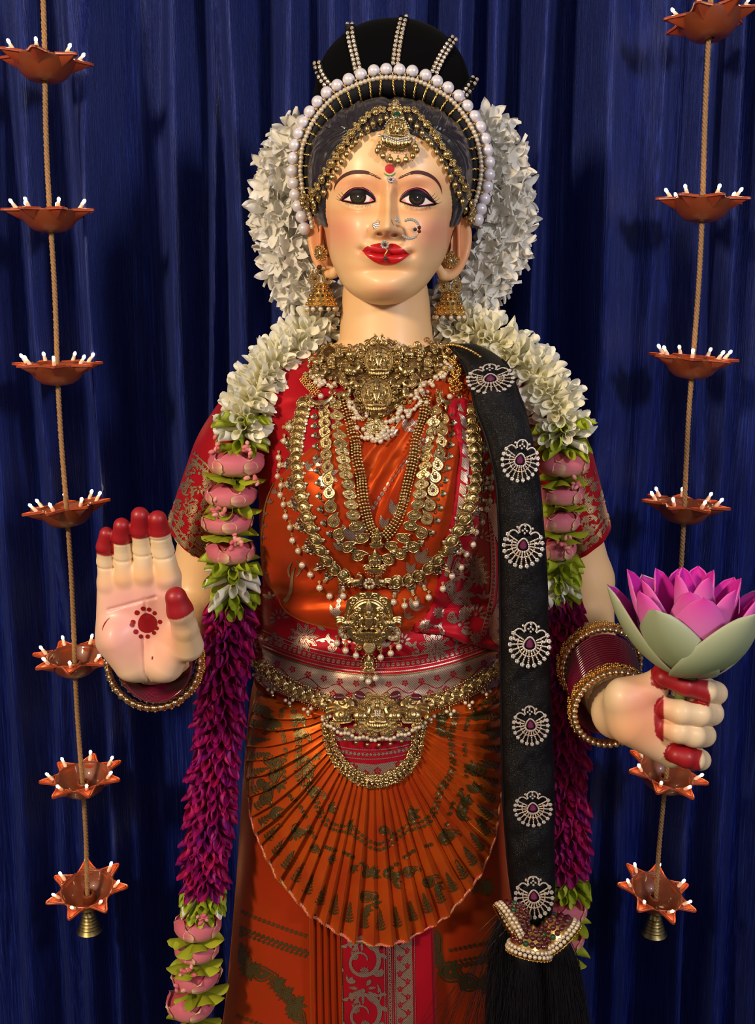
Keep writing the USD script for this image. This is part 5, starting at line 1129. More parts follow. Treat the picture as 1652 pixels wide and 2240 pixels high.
tuft(443, 1938, -.094, GRN, 10, .034, 21, -.5); tuft(441, 1956, -.094, WHT + GRN, 11, .034, 22, -.6); tuft(440, 1974, -.094, GRN + WHT, 10, .032, 23, -.4)
bud(433, 2022, -.096, 98, 58, 9); stamens(440, 2006, -.122, 10, 7); leaves(432, 2050, -.096, 6, .030, 9)
bud(431, 2074, -.096, 92, 50, 10); leaves(428, 2102, -.096, 6, .031, 10); stamens(412, 2122, -.122, 9, 8)
bud(428, 2134, -.096, 96, 52, 11, .5); leaves(440, 2166, -.096, 6, .031, 11)
bud(418, 2194, -.096, 100, 58, 12, .6); stamens(396, 2160, -.118, 5, 10); leaves(424, 2232, -.096, 7, .033, 12); bud(424, 2272, -.096, 98, 56, 13); bud(422, 2340, -.094, 98, 56, 14)
tuft(1248, 1918, -.074, GRN, 10, .030, 24, -.3); tuft(1250, 1940, -.074, GRN + WHT, 10, .030, 25, -.35)
bud(1240, 1988, -.074, 84, 56, 15); leaves(1240, 2018, -.074, 5, .028, 15); bud(1236, 2050, -.074, 80, 50, 16); leaves(1236, 2078, -.074, 4, .028, 16)

# ---- white flowers in the hair
GAJ = Thing('hair_flowers', 'ring of white cloth jasmine flowers tied behind the head', 'flower garland')
def gajra():
    rng = np.random.default_rng(12); n_pet = 0
    paths = [[(668, 306, .045), (632, 360, .045), (616, 420, .045), (614, 490, .045), (626, 560, .042), (660, 628, .036), (706, 676, .030), (736, 700, .026)], [(1048, 282, .045), (1080, 330, .045), (1100, 400, .045), (1106, 470, .045), (1096, 540, .042), (1066, 610, .036), (1014, 664, .030), (966, 694, .026)]]
    fill = []; flowers = []
    for path in paths:
        p, t, n = strand_frames(px_path(path), .0098)
        for i in range(len(p)):
            b = np.cross(t[i], n[i])
            for k in range(6):
                a = (k + rng.uniform(-.4, .4)) * 2 * PI / 6 + i * .5; d = math.cos(a) * n[i] + math.sin(a) * b
                flowers.append((p[i] + d * .0175 + rng.normal(0, .002, 3), unit(d + rng.normal(0, .28, 3)), float(d @ unit(CAM - p[i]))))
        fill.append(tube(p, .017, 8))
    flowers.sort(key=lambda x: -x[2])
    back = []
    for j, (c, d, s) in enumerate(flowers):
        o = rng.uniform(0, 6); pet = []
        for k in range(5):
            a = o + k * 2 * PI / 5 + rng.uniform(-.2, .2); x = unit(np.cross(d, [.3, .1, 1])); y = np.cross(d, x); z = unit(math.cos(a) * x + math.sin(a) * y + d * rng.uniform(.35, .95))
            vv, f, T = spoon(.0245 * rng.uniform(.85, 1.15), .0135, rng.uniform(.25, .7), rng.uniform(-.05, .35))
            q = tf((vv, f), frame_z(c, z, d)); pet.append((q, np.repeat((lin(246, 243, 234) * rng.uniform(.9, 1.0))[None], len(vv), 0) * (.92 + .1 * T[:, None])))
        if j < 60:
            cb = ball(.0022, 1, at=c + d * .001); fl = GAJ.part('flower', cb, FLOWERMAT, colors=np.repeat(lin(224, 220, 190)[None], len(cb[0]), 0))
            for m, cc in pet: GAJ.part('petal', m, FLOWERMAT, colors=cc, parent=fl)
        else: back += pet
    GAJ.part('inner_petals', cat([m for m, c in back]), FLOWERMAT, colors=np.vstack([c for m, c in back]), kind='stuff')
    GC_ = MAT('gajra_core', srgb(190, 186, 170), .8)
    for x in fill: GAJ.part('ring_core', x, GC_)
gajra()

# ---- velvet bun with stone strips
BUN = Thing('hair_bun', 'tall black velvet hair bun with five rhinestone strips, rising behind the pearl band', 'hair bun')
def bun():
    out = spline([(684, 262), (686, 200), (704, 132), (746, 78), (800, 47), (856, 38), (906, 42), (962, 66), (1002, 108), (1024, 156), (1032, 210), (1030, 268), (960, 330), (857, 350), (752, 328)], 120, closed=True)
    c = out.mean(0); th = np.linspace(-PI / 2, PI / 2, 26); R = []
    for a in th:
        k = max(math.cos(a), .004) ** .75; pts = c + (out - c) * k; R.append(at(pts[:, 0], pts[:, 1], .046 + .046 * math.sin(a)))
    m = orient(closed_stack(np.array(R))); m = (m[0] + .0010 * (meshkit.fbm(m[0] * 45, 3)[:, None] - .5), m[1]); BUN.part('velvet_cap', m, VEL); S = Surf(m)
    for pts in ([(767, 55), (769, 85), (776, 120), (784, 160)], [(884, 37), (874, 78), (865, 140)], [(992, 86), (972, 114), (950, 158)], [(696, 138), (703, 164), (722, 190)], [(1036, 172), (1026, 190), (1008, 214)]):
        p = resample(spline(pts, 60), step=9.6); t = unit(np.gradient(p, axis=0)); nn = np.c_[-t[:, 1], t[:, 0]]
        back = decal(stroke(pts, 21), S, .0012, 4, thick=.0008); sp = BUN.part('rhinestone_strip', back, BLK); rim, st = [], []
        for i in range(len(p)):
            for s in (-1, 1):
                x, y = p[i] + nn[i] * s * 5.0; P, N = S.hit(x, y); M = scaled(frame(P[0] + N[0] * .0016, unit(N[0] + unit(CAM - P[0])), [0, 0, 1]), float(mpp(P[0])))
                rim.append(tf(tube([[4.0 * math.cos(a), 4.0 * math.sin(a), .6] for a in np.linspace(0, 2 * PI, 9)[:-1]], 1.0, 4, closed=True), M)); st.append(tf(gem(3.4, (0, 0, .8)), M))
        BUN.part('stone_settings', cat(rim), ROSEGOLD, parent=sp, kind='stuff'); BUN.part('rhinestones', cat(st), DIAM, parent=sp, smooth=False, kind='stuff')
bun()

# ---- black padded roll with pearls and gold ties
BAND = Thing('pearl_hair_band', 'black padded arch with big and small pearls and gold cord ties, framing the painted hair', 'hair ornament')
PB = [(666, 500), (660, 474), (652, 451), (646, 426), (643, 401), (640, 374), (642, 346), (645, 318), (654, 292), (664, 268), (678, 245), (695, 223), (715, 203), (738, 187), (763, 174), (790, 163), (818, 155), (845, 152), (874, 153), (902, 156), (931, 165), (956, 178), (980, 192), (1003, 210), (1022, 232), (1038, 255), (1051, 278), (1061, 304), (1066, 329), (1070, 355), (1070, 382), (1066, 409), (1060, 435), (1052, 457), (1045, 481)]
def band():
    pb = np.array(PB, float); yb = -.006 + .010 * sstep(300, 480, pb[:, 1])
    c = np.array([856.0, 372.0])
    inward = unit(c - pb) ; t = unit(np.gradient(pb, axis=0)); inward = np.c_[-t[:, 1], t[:, 0]]; inward *= np.sign((inward * (c - pb)).sum(1))[:, None]
    for (u, v), y in zip(pb, yb):
        P = at(u, v, y - .004); BAND.part('pearl', ball(13.6 * float(mpp(P)), 3, at=P), PEARLB)
    ps = resample(spline(pb + inward * 17.5, 400), step=9.6); ysm = -.016 + .010 * sstep(300, 480, ps[:, 1])
    for (u, v), y in zip(ps, ysm):
        P = at(u, v, y - .004); BAND.part('small_pearl', ball(5.6 * float(mpp(P)), 2, at=P), PEARL)
    cl = spline((pb + inward * 35)[1:], 160); w = np.interp(cl[:, 1], [170, 330, 460, 500], [23, 20, 15, 9]); ctr = at(cl[:, 0], cl[:, 1], -.010 + .008 * sstep(300, 480, cl[:, 1])); rr = w * mpp(ctr)
    tw = tube(ctr, rr, 28); N = meshkit.fbm(tw[0] * 60, 3); roll = (tw[0] + 0 * N[:, None], tw[1]); BAND.part('padded_roll', roll, BLK); S = Surf(roll)
    mid = (pb[1:] + pb[:-1]) / 2; im = (inward[1:] + inward[:-1]) / 2
    for k, (q, d) in list(enumerate(zip(mid, im)))[2:-2]:
        lean = np.array([-d[1], d[0]]) * (3 if q[0] < 856 else -3)
        s = np.linspace(6, 54 - 10 * sstep(380, 480, q[1]), 14); pts = q + d * s[:, None] + lean * ((s - 6) / 48)[:, None] ** 2 * 2; P, Nn = S.hit(pts[:, 0], pts[:, 1])
        ok = np.linalg.norm(np.gradient(P, axis=0), axis=1) < .009; P = P + Nn * .0008
        a = np.linspace(0, 22, 27); P2 = resample(P, n=27)
        BAND.part('gold_cord', cat(*[tube(P2 + np.stack([np.cos(a + j), np.sin(a + j), np.sin(a + j)], 1) * .00075, .00085, 5) for j in (0, PI)]), GOLD)
band()

# ---- braid over the shoulder
BR = Thing('black_braid', 'long black braid in a net sleeve falling over the left shoulder to the hip', 'braid')
BROW = [(752, 975, 1040), (775, 995, 1085), (800, 1014, 1112), (850, 1030, 1132), (900, 1042, 1150), (950, 1060, 1162), (1000, 1074, 1172), (1050, 1084, 1180), (1150, 1091, 1189), (1250, 1093, 1196), (1400, 1095, 1201), (1600, 1097, 1207), (1750, 1101, 1213), (1850, 1108, 1212), (1930, 1116, 1214), (1990, 1128, 1208), (2030, 1146, 1192)]
def braid():
    b = np.array(BROW, float); v = np.linspace(752, 2030, 300); L, R = PchipInterpolator(b[:, 0], b[:, 1])(v), PchipInterpolator(b[:, 0], b[:, 2])(v)
    Y = np.interp(v, [752, 800, 900, 1000, 1120, 1300, 1500, 1700, 2030], [-.050, -.082, -.122, -.142, -.152, -.146, -.142, -.146, -.140])
    w = np.linspace(0, 2 * PI, 73)[:-1]; A, B = at(L, v, Y), at(R, v, Y); c = (A + B) / 2; hw = (B[:, 0] - A[:, 0]) / 2
    cs, sn = np.cos(w), np.sin(w); X = c[:, None, 0] + hw[:, None] * np.sign(sn) * np.abs(sn) ** .85; dep = np.interp(v, [752, 800, 2030], [.010, .015, .018])
    uu = sn[None]; ph = v[:, None] / 31.0
    bump = .0036 * np.abs(np.sin(ph + uu * 1.4)) * (1 - uu ** 2) + .0018 * np.sin(ph * 2 + 2 + uu * 3) + .003 * (meshkit.fbm(np.stack([uu * 2 + 0 * ph, v[:, None] / 40 + 0 * uu, 0 * ph + 0 * uu], -1), 3) - .5)
    Yy = c[:, None, 1] - np.where(cs > 0, (dep[:, None] + bump) * np.abs(cs) ** .8, -dep[:, None] * np.abs(cs) ** .8); P = np.stack([X, Yy, np.repeat(c[:, None, 2], len(w), 1)], -1)
    m = closed_stack(P)
    NET = usdkit.material(stage, '/World/Looks/black_net', {'g': ('geometry', {}), 'v': ('voronoi_texture', {'scale': 820, 'feature': 'distance_to_edge', 'randomness': .6}), 'n': ('noise_texture', {'scale': 45, 'detail': 3}), 'b': ('bump', {'strength': .6, 'distance': .0014, 'invert': True}),
        'r': ('rgb_ramp', {'ramp': [(.4, (.0015, .0015, .002)), (.75, (.005, .005, .008))]}), 'p': ('principled_bsdf', {'roughness': .42, 'specular_ior_level': .22})}, [('g.position', 'v.vector'), ('g.position', 'n.vector'), ('n.fac', 'r.fac'), ('r.color', 'p.base_color'), ('v.distance', 'b.height'), ('b.normal', 'p.normal')], surface='p.BSDF')
    BR.part('net_sleeve', m, NET)
    e = tube(at(L[8:] + 1, v[8:], Y[8:] - .004), .0017, 6); e2 = tube(at(R[8:] - 1, v[8:], Y[8:] - .004), .0013, 6)
    BR.part('edge_cord', e, BLK); BR.part('edge_cord', e2, BLK)
    tr = [(968, 757, -.052), (990, 754, -.064), (1012, 759, -.075), (1032, 768, -.084), (1050, 780, -.09)]; q = resample(spline(px_path(tr), 80), step=.0034)
    BR.part('gold_trim', cat(*[ball(.0018 if i % 2 else .0014, 1, at=p + [0, -.004, 0]) for i, p in enumerate(q)], tube(q, .0011, 5)), GOLD, kind='stuff')
    return Surf(m)
SBR = braid()
# tassel strands
TAS = Thing('braid_tassel', 'long loose black hair tassel hanging from the end of the braid', 'tassel')
def tassel():
    rng = np.random.default_rng(7); HAIRM = MAT('black_hair', (.006, .006, .009), .24, 0, specular_ior_level=.6)
    lobes = [((1104, 2000, -.145), (1098, 2300), 40, 62), ((1150, 2060, -.158), (1140, 2330), 44, 74), ((1216, 2030, -.146), (1246, 2320), 52, 70)]
    P, C = [], []
    core = []
    for (u, v, Y), (u2, v2), w0, w1 in lobes:
        a, b = at(u, v, Y), at(u2, v2, Y); z1 = .22
        e = b + (b - a) * ((a[2] - z1) / (a[2] - b[2]) - 1)
        rows = []
        for t in np.linspace(0, 1, 26):
            r = (np.interp(t, [0, .04, .12, .3, .8, 1], [.6, 1.05, 1.35, 1.6, 1.9, 1.6]) * w0 * .5 * mpp(a)) ; c = a + (e - a) * t; th = np.linspace(0, 2 * PI, 33)[:-1]
            rows.append(np.stack([c[0] + r * np.cos(th), c[1] + r * .75 * np.sin(th), np.full(32, c[2])], 1))
        core.append(closed_stack(np.array(rows)))
        for k in range(1100):
            th = rng.uniform(0, 2 * PI); r0 = rng.uniform(.9, 1.05); sp = rng.uniform(1.0, 1.3) + (rng.random() < .05) * rng.uniform(.3, .8); L = rng.uniform(.75, 1.02); q = []
            wob = rng.normal(0, .0016, 2)
            for t in np.linspace(0, 1, 9):
                r = (np.interp(t, [0, .04, .12, .3, .8, 1], [.45, 1.08, 1.38, 1.62 * sp ** .5, 1.94 * sp, 1.7 * sp]) * w0 * .5 * mpp(a)) * r0; c = a + (e - a) * t * L
                q.append(c + [r * math.cos(th) + wob[0] * math.sin(t * 9 + th), r * .75 * math.sin(th) + wob[1] * t * 3, .004 * (1 - t)])
            P += q; C.append(9)
    for k in range(90):   # strays
        a = at(rng.uniform(1090, 1130), rng.uniform(1985, 2060), -.155); q = [a]; d = np.array([rng.uniform(-.030, .012), -.004, -.02]); 
        for t in range(9): d = d * .9 + np.array([rng.normal(0, .004), rng.normal(0, .002), -.012 + rng.normal(0, .003)]); q.append(q[-1] + d * .8)
        P += q; C.append(10)
    TAS.part('tassel_core', cat(*core), HAIRM)
    bc = UsdGeom.BasisCurves.Define(stage, TAS.path + '/strands'); bc.CreateTypeAttr('cubic'); bc.CreateBasisAttr('catmullRom'); bc.CreateCurveVertexCountsAttr(C)
    bc.CreatePointsAttr(Vt.Vec3fArray.FromNumpy(np.array(P, np.float32))); bc.CreateWidthsAttr([.00042]); bc.SetWidthsInterpolation('constant'); UsdShade.MaterialBindingAPI.Apply(bc.GetPrim()).Bind(HAIRM); tag(bc.GetPrim(), kind='stuff')
tassel()

# ---- lotus in the fist
LOT = Thing('lotus_flower', 'large pink lotus with pale green outer petals held in the fist at the right', 'lotus')
def lotus():
    base = at(1508, 1476, YL - .012); m = float(mpp(base))
    def pet(L, W, az, tilt, cup, cols, name, curl=.0, r0=.010, lift=0):
        nv, nu = 24, 21; T, S = np.meshgrid(np.linspace(0, 1, nv), np.linspace(-1, 1, nu), indexing='ij')
        w = W / 2 * np.clip(np.sin(PI * np.clip(.05 + .95 * T, 0, 1) ** .95), 0, 1) ** .52 * (1 - .12 * T ** 2)
        ang = S * cup; rad = W / 2 / math.sin(min(cup, 1.5)); f = w / (W / 2)
        side = rad * np.sin(ang) * f; inn = rad * (1 - np.cos(ang)) * f
        th = np.radians(tilt + curl * (1 - T) ** 1.4)
        out = r0 + L * np.cumsum(np.sin(th), 0) / nv; up = L * np.cumsum(np.cos(th), 0) / nv
        a = math.radians(az); o = np.array([math.sin(a), -math.cos(a), 0]); s = np.array([math.cos(a), math.sin(a), 0])
        P = base + (out - inn)[..., None] * o + side[..., None] * s + (up + lift)[..., None] * np.array([0, 0, 1.0])
        v1, f1 = grid(P); N = meshkit.arrays((v1, f1), True)[2]; sg_ = np.sign((N * (v1 - base) @ np.array([1, 1, 0.])).sum()); N = N * np.where(((N @ o) > 0).mean() > .5, 1, -1)
        th = .0016; v2 = v1 - N * th; n = len(v1)
        i = np.r_[np.arange(nu), np.arange(2 * nu - 1, nv * nu, nu), np.arange(nv * nu - 2, (nv - 1) * nu - 1, -1), np.arange((nv - 2) * nu, 0, -nu)]; j = np.roll(i, -1)
        V = np.vstack([v1, v2]); F = np.vstack([f1, f1[:, ::-1] + n, tri(np.stack([i, j, j + n, i + n], 1))])
        t = T.ravel()[:, None]; e = (np.abs(S).ravel()[:, None]) ** 3
        oc = cols[0] * (1 - t) + cols[1] * t; oc = oc * (1 - .25 * e) + cols[3] * .25 * e; ic = cols[2] * (.75 + .35 * t)
        LOT.part(name, orient((V, F)) if False else (V, F), LOTUSMAT, colors=np.vstack([oc, ic]))
    G = (lin(112, 138, 82), lin(168, 178, 146), lin(196, 60, 168), lin(220, 214, 190)); Pk = (lin(236, 196, 226), lin(226, 60, 176), lin(206, 40, 166), lin(238, 150, 214))
    for az, L, W, ti in ((-46, .108, .080, 12), (32, .112, .084, 14), (-104, .122, .072, 16), (104, .116, .074, 16), (158, .11, .072, 12), (-150, .114, .070, 12)): pet(L * 1.05, W * 1.08, az, ti, 1.12, G, 'green_petal', r0=.006, curl=62)
    for az, L, W, ti in ((-8, .114, .064, 9), (68, .110, .062, 13), (-62, .120, .058, 14), (128, .112, .058, 14), (-120, .122, .058, 12), (180, .112, .058, 10)): pet(L, W, az, ti, 1.0, Pk, 'pink_petal', r0=.005, lift=.005, curl=52)
    for az, L, W, ti in ((-22, .100, .048, 8), (40, .103, .048, 10), (100, .104, .048, 12), (160, .106, .048, 8), (-82, .110, .048, 14), (-140, .106, .048, 10)): pet(L, W, az, ti, 1.05, Pk, 'pink_petal', r0=.004, lift=.009, curl=36)
    for az in (20, 110, 200, 290): pet(.100, .036, az, 4, 1.1, Pk, 'pink_petal', r0=.004, lift=.011, curl=16)
    LOT.part('stem', tube([base + [0, 0, .006], base + [-.004, .012, -.03], base + [-.008, .016, -.05], base + [-.010, .020, -.068]], [.010, .006, .005, .005], 12), MAT('lotus_stem', srgb(96, 120, 60), .5))
lotus()

# ================================================================== jewellery
SJ = Surf(BODY, BLOUSE, DRM, BDM, WB, SKIRT, FANM, INM)
MATS = {'g': GOLD2, 'ruby': RUBY, 'onyx': ONYX, 'diam': DIAM, 'pearl': PEARL, 'emer': EMER, 'bright': GOLD}
SUBN = {'ruby': 'ruby_stone', 'onyx': 'dark_stone', 'diam': 'clear_stone', 'pearl': 'pearl', 'emer': 'green_stone', 'bright': 'bright_gold_bead'}
def merge(*ps):
    out = {}
    for p in ps:
        for k, m in p.items(): out.setdefault(k, []).append(m)
    return {k: cat(v) for k, v in out.items()}
def pt(p, x=0, y=0, rot=0, s=1.0, z=0, flip=False):
    M = np.eye(4); c, n = math.cos(math.radians(rot)), math.sin(math.radians(rot)); M[:2, :2] = [[c, -n], [n, c]]
    M[:3, :3] = M[:3, :3] @ np.diag([-s if flip else s, s, s]); M[:3, 3] = (x, y, z)
    return {k: tf((m[0], tri(m[1])[:, ::-1] if flip else m[1]), M) for k, m in p.items()}
def place_M(surf, u, v, rot=0, off=0.0, N=None, face=.35):
    P, Nn = surf.hit(u, v); n = unit(Nn[0] * (1 - face) + unit(CAM - P[0]) * face) if N is None else N
    s = float(mpp(P[0])); return scaled(frame(P[0] + unit(CAM - P[0]) * off, n, UP, rot), s)
def add(thing, name, piece, M, label=None):
    base = 'g' if 'g' in piece else next(iter(piece))
    p = thing.part(name, tf(piece[base], M), MATS[base], 40 if base == 'g' else True, label=label)
    for k, m in piece.items():
        if k != base: thing.part(SUBN[k], tf(m, M), MATS[k], parent=p, smooth=k not in ('diam',), kind='stuff')
    return p
def bead(r, x=0, y=0, z=0, s=1): return ball(r, s, at=(x, y, z))
def ringt(R, r, x=0, y=0, z=0, n=14, m=5): return tube([[x + R * math.cos(a), y + R * math.sin(a), z] for a in np.linspace(0, 2 * PI, n + 1)[:-1]], r, m, closed=True)
def stone(k, r, x=0, y=0, z=0): return {'g': cat(ringt(r, r * .32, x, y, z + .8, 12, 4)), k: (gem(r * .9, (x, y, z + .8)) if k == 'diam' else ball(r * .9, 1, at=(x, y, z + .8), sq=(1, 1, .7)))}
def cluster3(k=('onyx', 'onyx', 'diam'), r=3.6): return merge(stone(k[0], r, 0, 3.6), stone(k[1], r, 0, -3.6), stone(k[2], r, -5.8, 0))
def flowerbead(r): return {'g': cat(*[bead(r * .5, r * .75 * math.cos(a), r * .75 * math.sin(a), r * .3, 1) for a in np.linspace(0, 2 * PI, 7)[:-1]], bead(r * .55, 0, 0, r * .5, 1))}
def paisl(w, h):
    o = spline([(0, -.5), (.34, -.4), (.5, -.1), (.40, .16), (.26, .30), (.40, .58), (.06, .47), (-.22, .32), (-.44, .12), (-.48, -.16), (-.3, -.42)], 28, closed=True) * [w, h]; return o
def spiral(r0, r1, turns, n=18, a0=0, z=2.0): t = np.linspace(0, 1, n); a = a0 + t * turns * 2 * PI; r = r0 + (r1 - r0) * t; return np.c_[r * np.cos(a), r * np.sin(a), np.full(n, z)]
def mango(w=28, h=24, gemk=None):
    o = paisl(w, h); p = sg.Polygon(o).buffer(0); zz = np.c_[o, np.full(len(o), 2.2)]
    g = [extr(p.simplify(.3), 2.0), tube(zz, 1.0, 5, closed=True)]
    inn = np.array(p.buffer(-min(w, h) * .17).exterior.coords)[:-1]; inn = resample(inn, n=15)
    g += [bead(1.25, x, y, 2.3, 1) for x, y in inn[::1]] + [ball(min(w, h) * .20, 1, at=(0, -h * .08, 2.0), sq=(1, 1, .6)), tube(spiral(1, min(w, h) * .26, 1.2, 14, .5, 2.8) + [w * .02, h * .1, 0], .8, 4)]
    d = {'g': cat(*g)}
    if gemk: d = merge(d, stone(gemk, 3.0, 0, -h * .08, 4.0))
    return d
def shell(w=30, h=26):
    g = [ball(1, 2, sq=(w * .44, h * .44, 6)), tube(np.array([[w * .47 * math.cos(a), h * .47 * math.sin(a), 2.0] for a in np.linspace(0, 2 * PI, 26)[:-1]]), 1.3, 5, closed=True)]
    cr = np.array([[w * .40 * math.cos(a), h * .50 * math.sin(a) + 2, 4.0] for a in np.linspace(.25, PI - .25, 11)])
    g += [bead(1.9, *q) for q in cr] + [tube(np.array([[w * .30 * math.cos(a), h * .34 * math.sin(a), 6.0] for a in np.linspace(.1, PI + .6, 14)]), np.linspace(1.6, .8, 14), 5)]
    g += [tube(spiral(1.0, 6.0, 1.1, 12, 2.4, 6.4) + [-1, -3, 0], np.linspace(1.5, .9, 12), 5), bead(2.2, -1, -3, 6.2)]
    return {'g': cat(*g)}
def drop(r, k='pearl', y=0):
    return {'g': cat(bead(1.9, 0, y + r + 1.5, 0), bead(1.5, -2.0, y + r + 4, 0), bead(1.5, 2.0, y + r + 4, 0), bead(1.5, 0, y + r + 6.2, 0), bead(1.4, 0, y - r - 1.0, 0)), k: ball(r, 3, at=(0, y, 0))} if k != 'g' else {'g': cat(ball(r, 2, at=(0, y, 0), sq=(.92, 1.1, .92)), bead(1.6, 0, y - r * 1.25, 0), ringt(1.7, .7, 0, y + r * 1.5, 0, 8, 4), bead(1.6, 0, y + r * 1.05, 0))}
def scroll(r, a0=0, flip=1, th=2.0): q = spiral(r * .12, r * .8, 1.35, 20, a0, 2.5); q[:, 1] *= flip; return {'g': cat(tube(q, np.linspace(th * .7, th, 20), 5), bead(th * 1.2, 0, 0, 2.8))}
def peacock(s=1.0, flip=False, stonek=None):
    body = ball(1, 2, sq=(11, 7.5, 5), at=(0, 0, 3)); neck = np.array([[7, 2, 4], [11, 6, 5], [11, 12, 5], [7, 14.5, 5], [4.5, 13, 5]]); tail = [np.array([[-6, 2, 4], [-13, 4 + 4 * k, 4], [-18, -1 + 5.5 * k, 3.5], [-16, -5 + 5 * k, 3.2]]) for k in range(3)]
    g = [body, tube(spline(neck, 14), np.linspace(4.2, 2.0, 14), 7), tube(spline([[4.5, 13, 5], [2.5, 11.5, 5], [1.5, 10, 5]], 5), np.linspace(1.5, .4, 5), 5)] + [tube(spline(t, 12), np.linspace(2.4, 1.3, 12), 5) for t in tail]
    g += [bead(1.6, 6 - 3.4 * k, -6.5, 4.4) for k in range(6)] + [bead(1.3, 8 + 2 * k, 17 + (k == 1) * 1.4, 5) for k in range(3)] + [tube(spiral(.8, 4.6, 1.1, 12, 0, 7.6) + [-1, 0, 0], .9, 4)]
    d = {'g': cat(*g)}
    if stonek: d = merge(d, stone(stonek, 3.4, -1, 0, 6.5))
    return pt(d, s=s, flip=flip)
def figure(h=80, arch=True, lotus=True):
    """a small seated relief figure with a tall crown"""
    s = h / 80.0; g = []
    g.append(lathe([(0, 40), (1.8, 38), (2.4, 35), (4.8, 33), (5.8, 28), (7.2, 25), (7.6, 21), (6.4, 20)], 14)); g[-1] = (g[-1][0][:, [0, 2, 1]] * [1, 1, .75] + [0, 0, 6], tri(g[-1][1])[:, ::-1])
    g.append(ball(1, 2, sq=(6.0, 7.2, 5.5), at=(0, 15.5, 6.5))); g.append(ball(1.2, 1, at=(0, 14.5, 12)))
    g += [ball(1.0, 1, at=(sx * 2.3, 16.6, 11.4)) for sx in (-1, 1)] + [ball(2.2, 1, at=(sx * 6.4, 13, 6)) for sx in (-1, 1)]
    g.append(hull(np.vstack([ball(1, 1, sq=(9.5, 4, 5), at=(0, 5, 5))[0], ball(1, 1, sq=(6.5, 4, 5), at=(0, -9, 5))[0]])))
    g += [ringt(5.4, 1.1, 0, 7, 7.5, 12, 4), ringt(7.5, 1.0, 0, 3.5, 8, 12, 4)]
    for sx in (-1, 1):
        g.append(tube(spline([[sx * 9, 6, 5], [sx * 14, -3, 6], [sx * 11, -10, 9], [sx * 7, -8, 11]], 10), np.linspace(3.0, 1.8, 10), 6)); g.append(ball(2.4, 1, at=(sx * 7, -7.5, 11)))
        g.append(tube(spline([[sx * 8, 6, 4], [sx * 16, 2, 4], [sx * 18, 11, 4.5], [sx * 15.5, 17, 5]], 10), np.linspace(2.6, 1.6, 10), 6)); g.append({'g': flowerbead(3.6)['g']}['g'] if False else ball(3.0, 1, at=(sx * 15.5, 19.5, 5)))
        g.append(tube(spline([[sx * 4, -14, 5], [sx * 15, -15, 7], [sx * 17, -19, 8], [sx * 6, -21, 10], [-sx * 5, -20, 10]], 14), np.linspace(4.4, 2.8, 14), 6))
    if lotus:
        for k in np.linspace(-1, 1, 9): g.append(tf(ball(1, 1, sq=(3.2, 6.2, 2.6)), frame([k * 21, -28 + 3.5 * abs(k) ** 2, 5 + 3 * (1 - abs(k))], [k * .5, .0, 1], [-k * .45, -1, 0])))
        g.append(tube(np.array([[x * 22, -33.5 + 4.5 * x * x, 5] for x in np.linspace(-1, 1, 14)]), 1.6, 5)); g += [bead(1.6, x * 21, -37 + 4.5 * x * x, 4.5) for x in np.linspace(-1, 1, 10)]
    if arch:
        A = np.linspace(-.28 * PI, 1.28 * PI, 30)
        for R, r in ((27, 2.0), (31.5, 1.1)): g.append(tube(np.array([[R * math.cos(a), 3 + R * 1.12 * math.sin(a), 2.0] for a in A]), r, 5))
        g += [bead(1.9, 35 * math.cos(a), 3 + 35 * 1.12 * math.sin(a), 1.8) for a in A[::1]]
        plate = sg.Polygon([(30 * math.cos(a), 3 + 30 * 1.12 * math.sin(a)) for a in A]); g.append(extr(plate, 1.2, 0))
        for sx in (-1, 1):
            g += [pt(scroll(8, .6, 1), sx * 20, -8 + k * 13, 0, 1, flip=sx < 0)['g'] for k in range(3)]
    else:
        g.append(extr(sg.Polygon([(-16, -36), (16, -36), (19, 0), (10, 26), (0, 40), (-10, 26), (-19, 0)]), 1.2, 0))
    return pt({'g': cat(*g)}, s=s)
def fancy_flower(r, c='ruby', n=8): return merge({'g': extr(sg.Point(0, 0).buffer(r, 8), 1.4)}, stone(c, r * .30, 0, 0, 1.2), *[stone('diam', r * .22, r * .66 * math.cos(a), r * .66 * math.sin(a), .8) for a in np.linspace(0, 2 * PI, n + 1)[:-1]])
def seq_rot(pts, side=None):
    p = np.asarray(pts, float); t = np.gradient(p, axis=0); return np.degrees(np.arctan2(-t[:, 1], t[:, 0]))
DO = lambda r: .0035

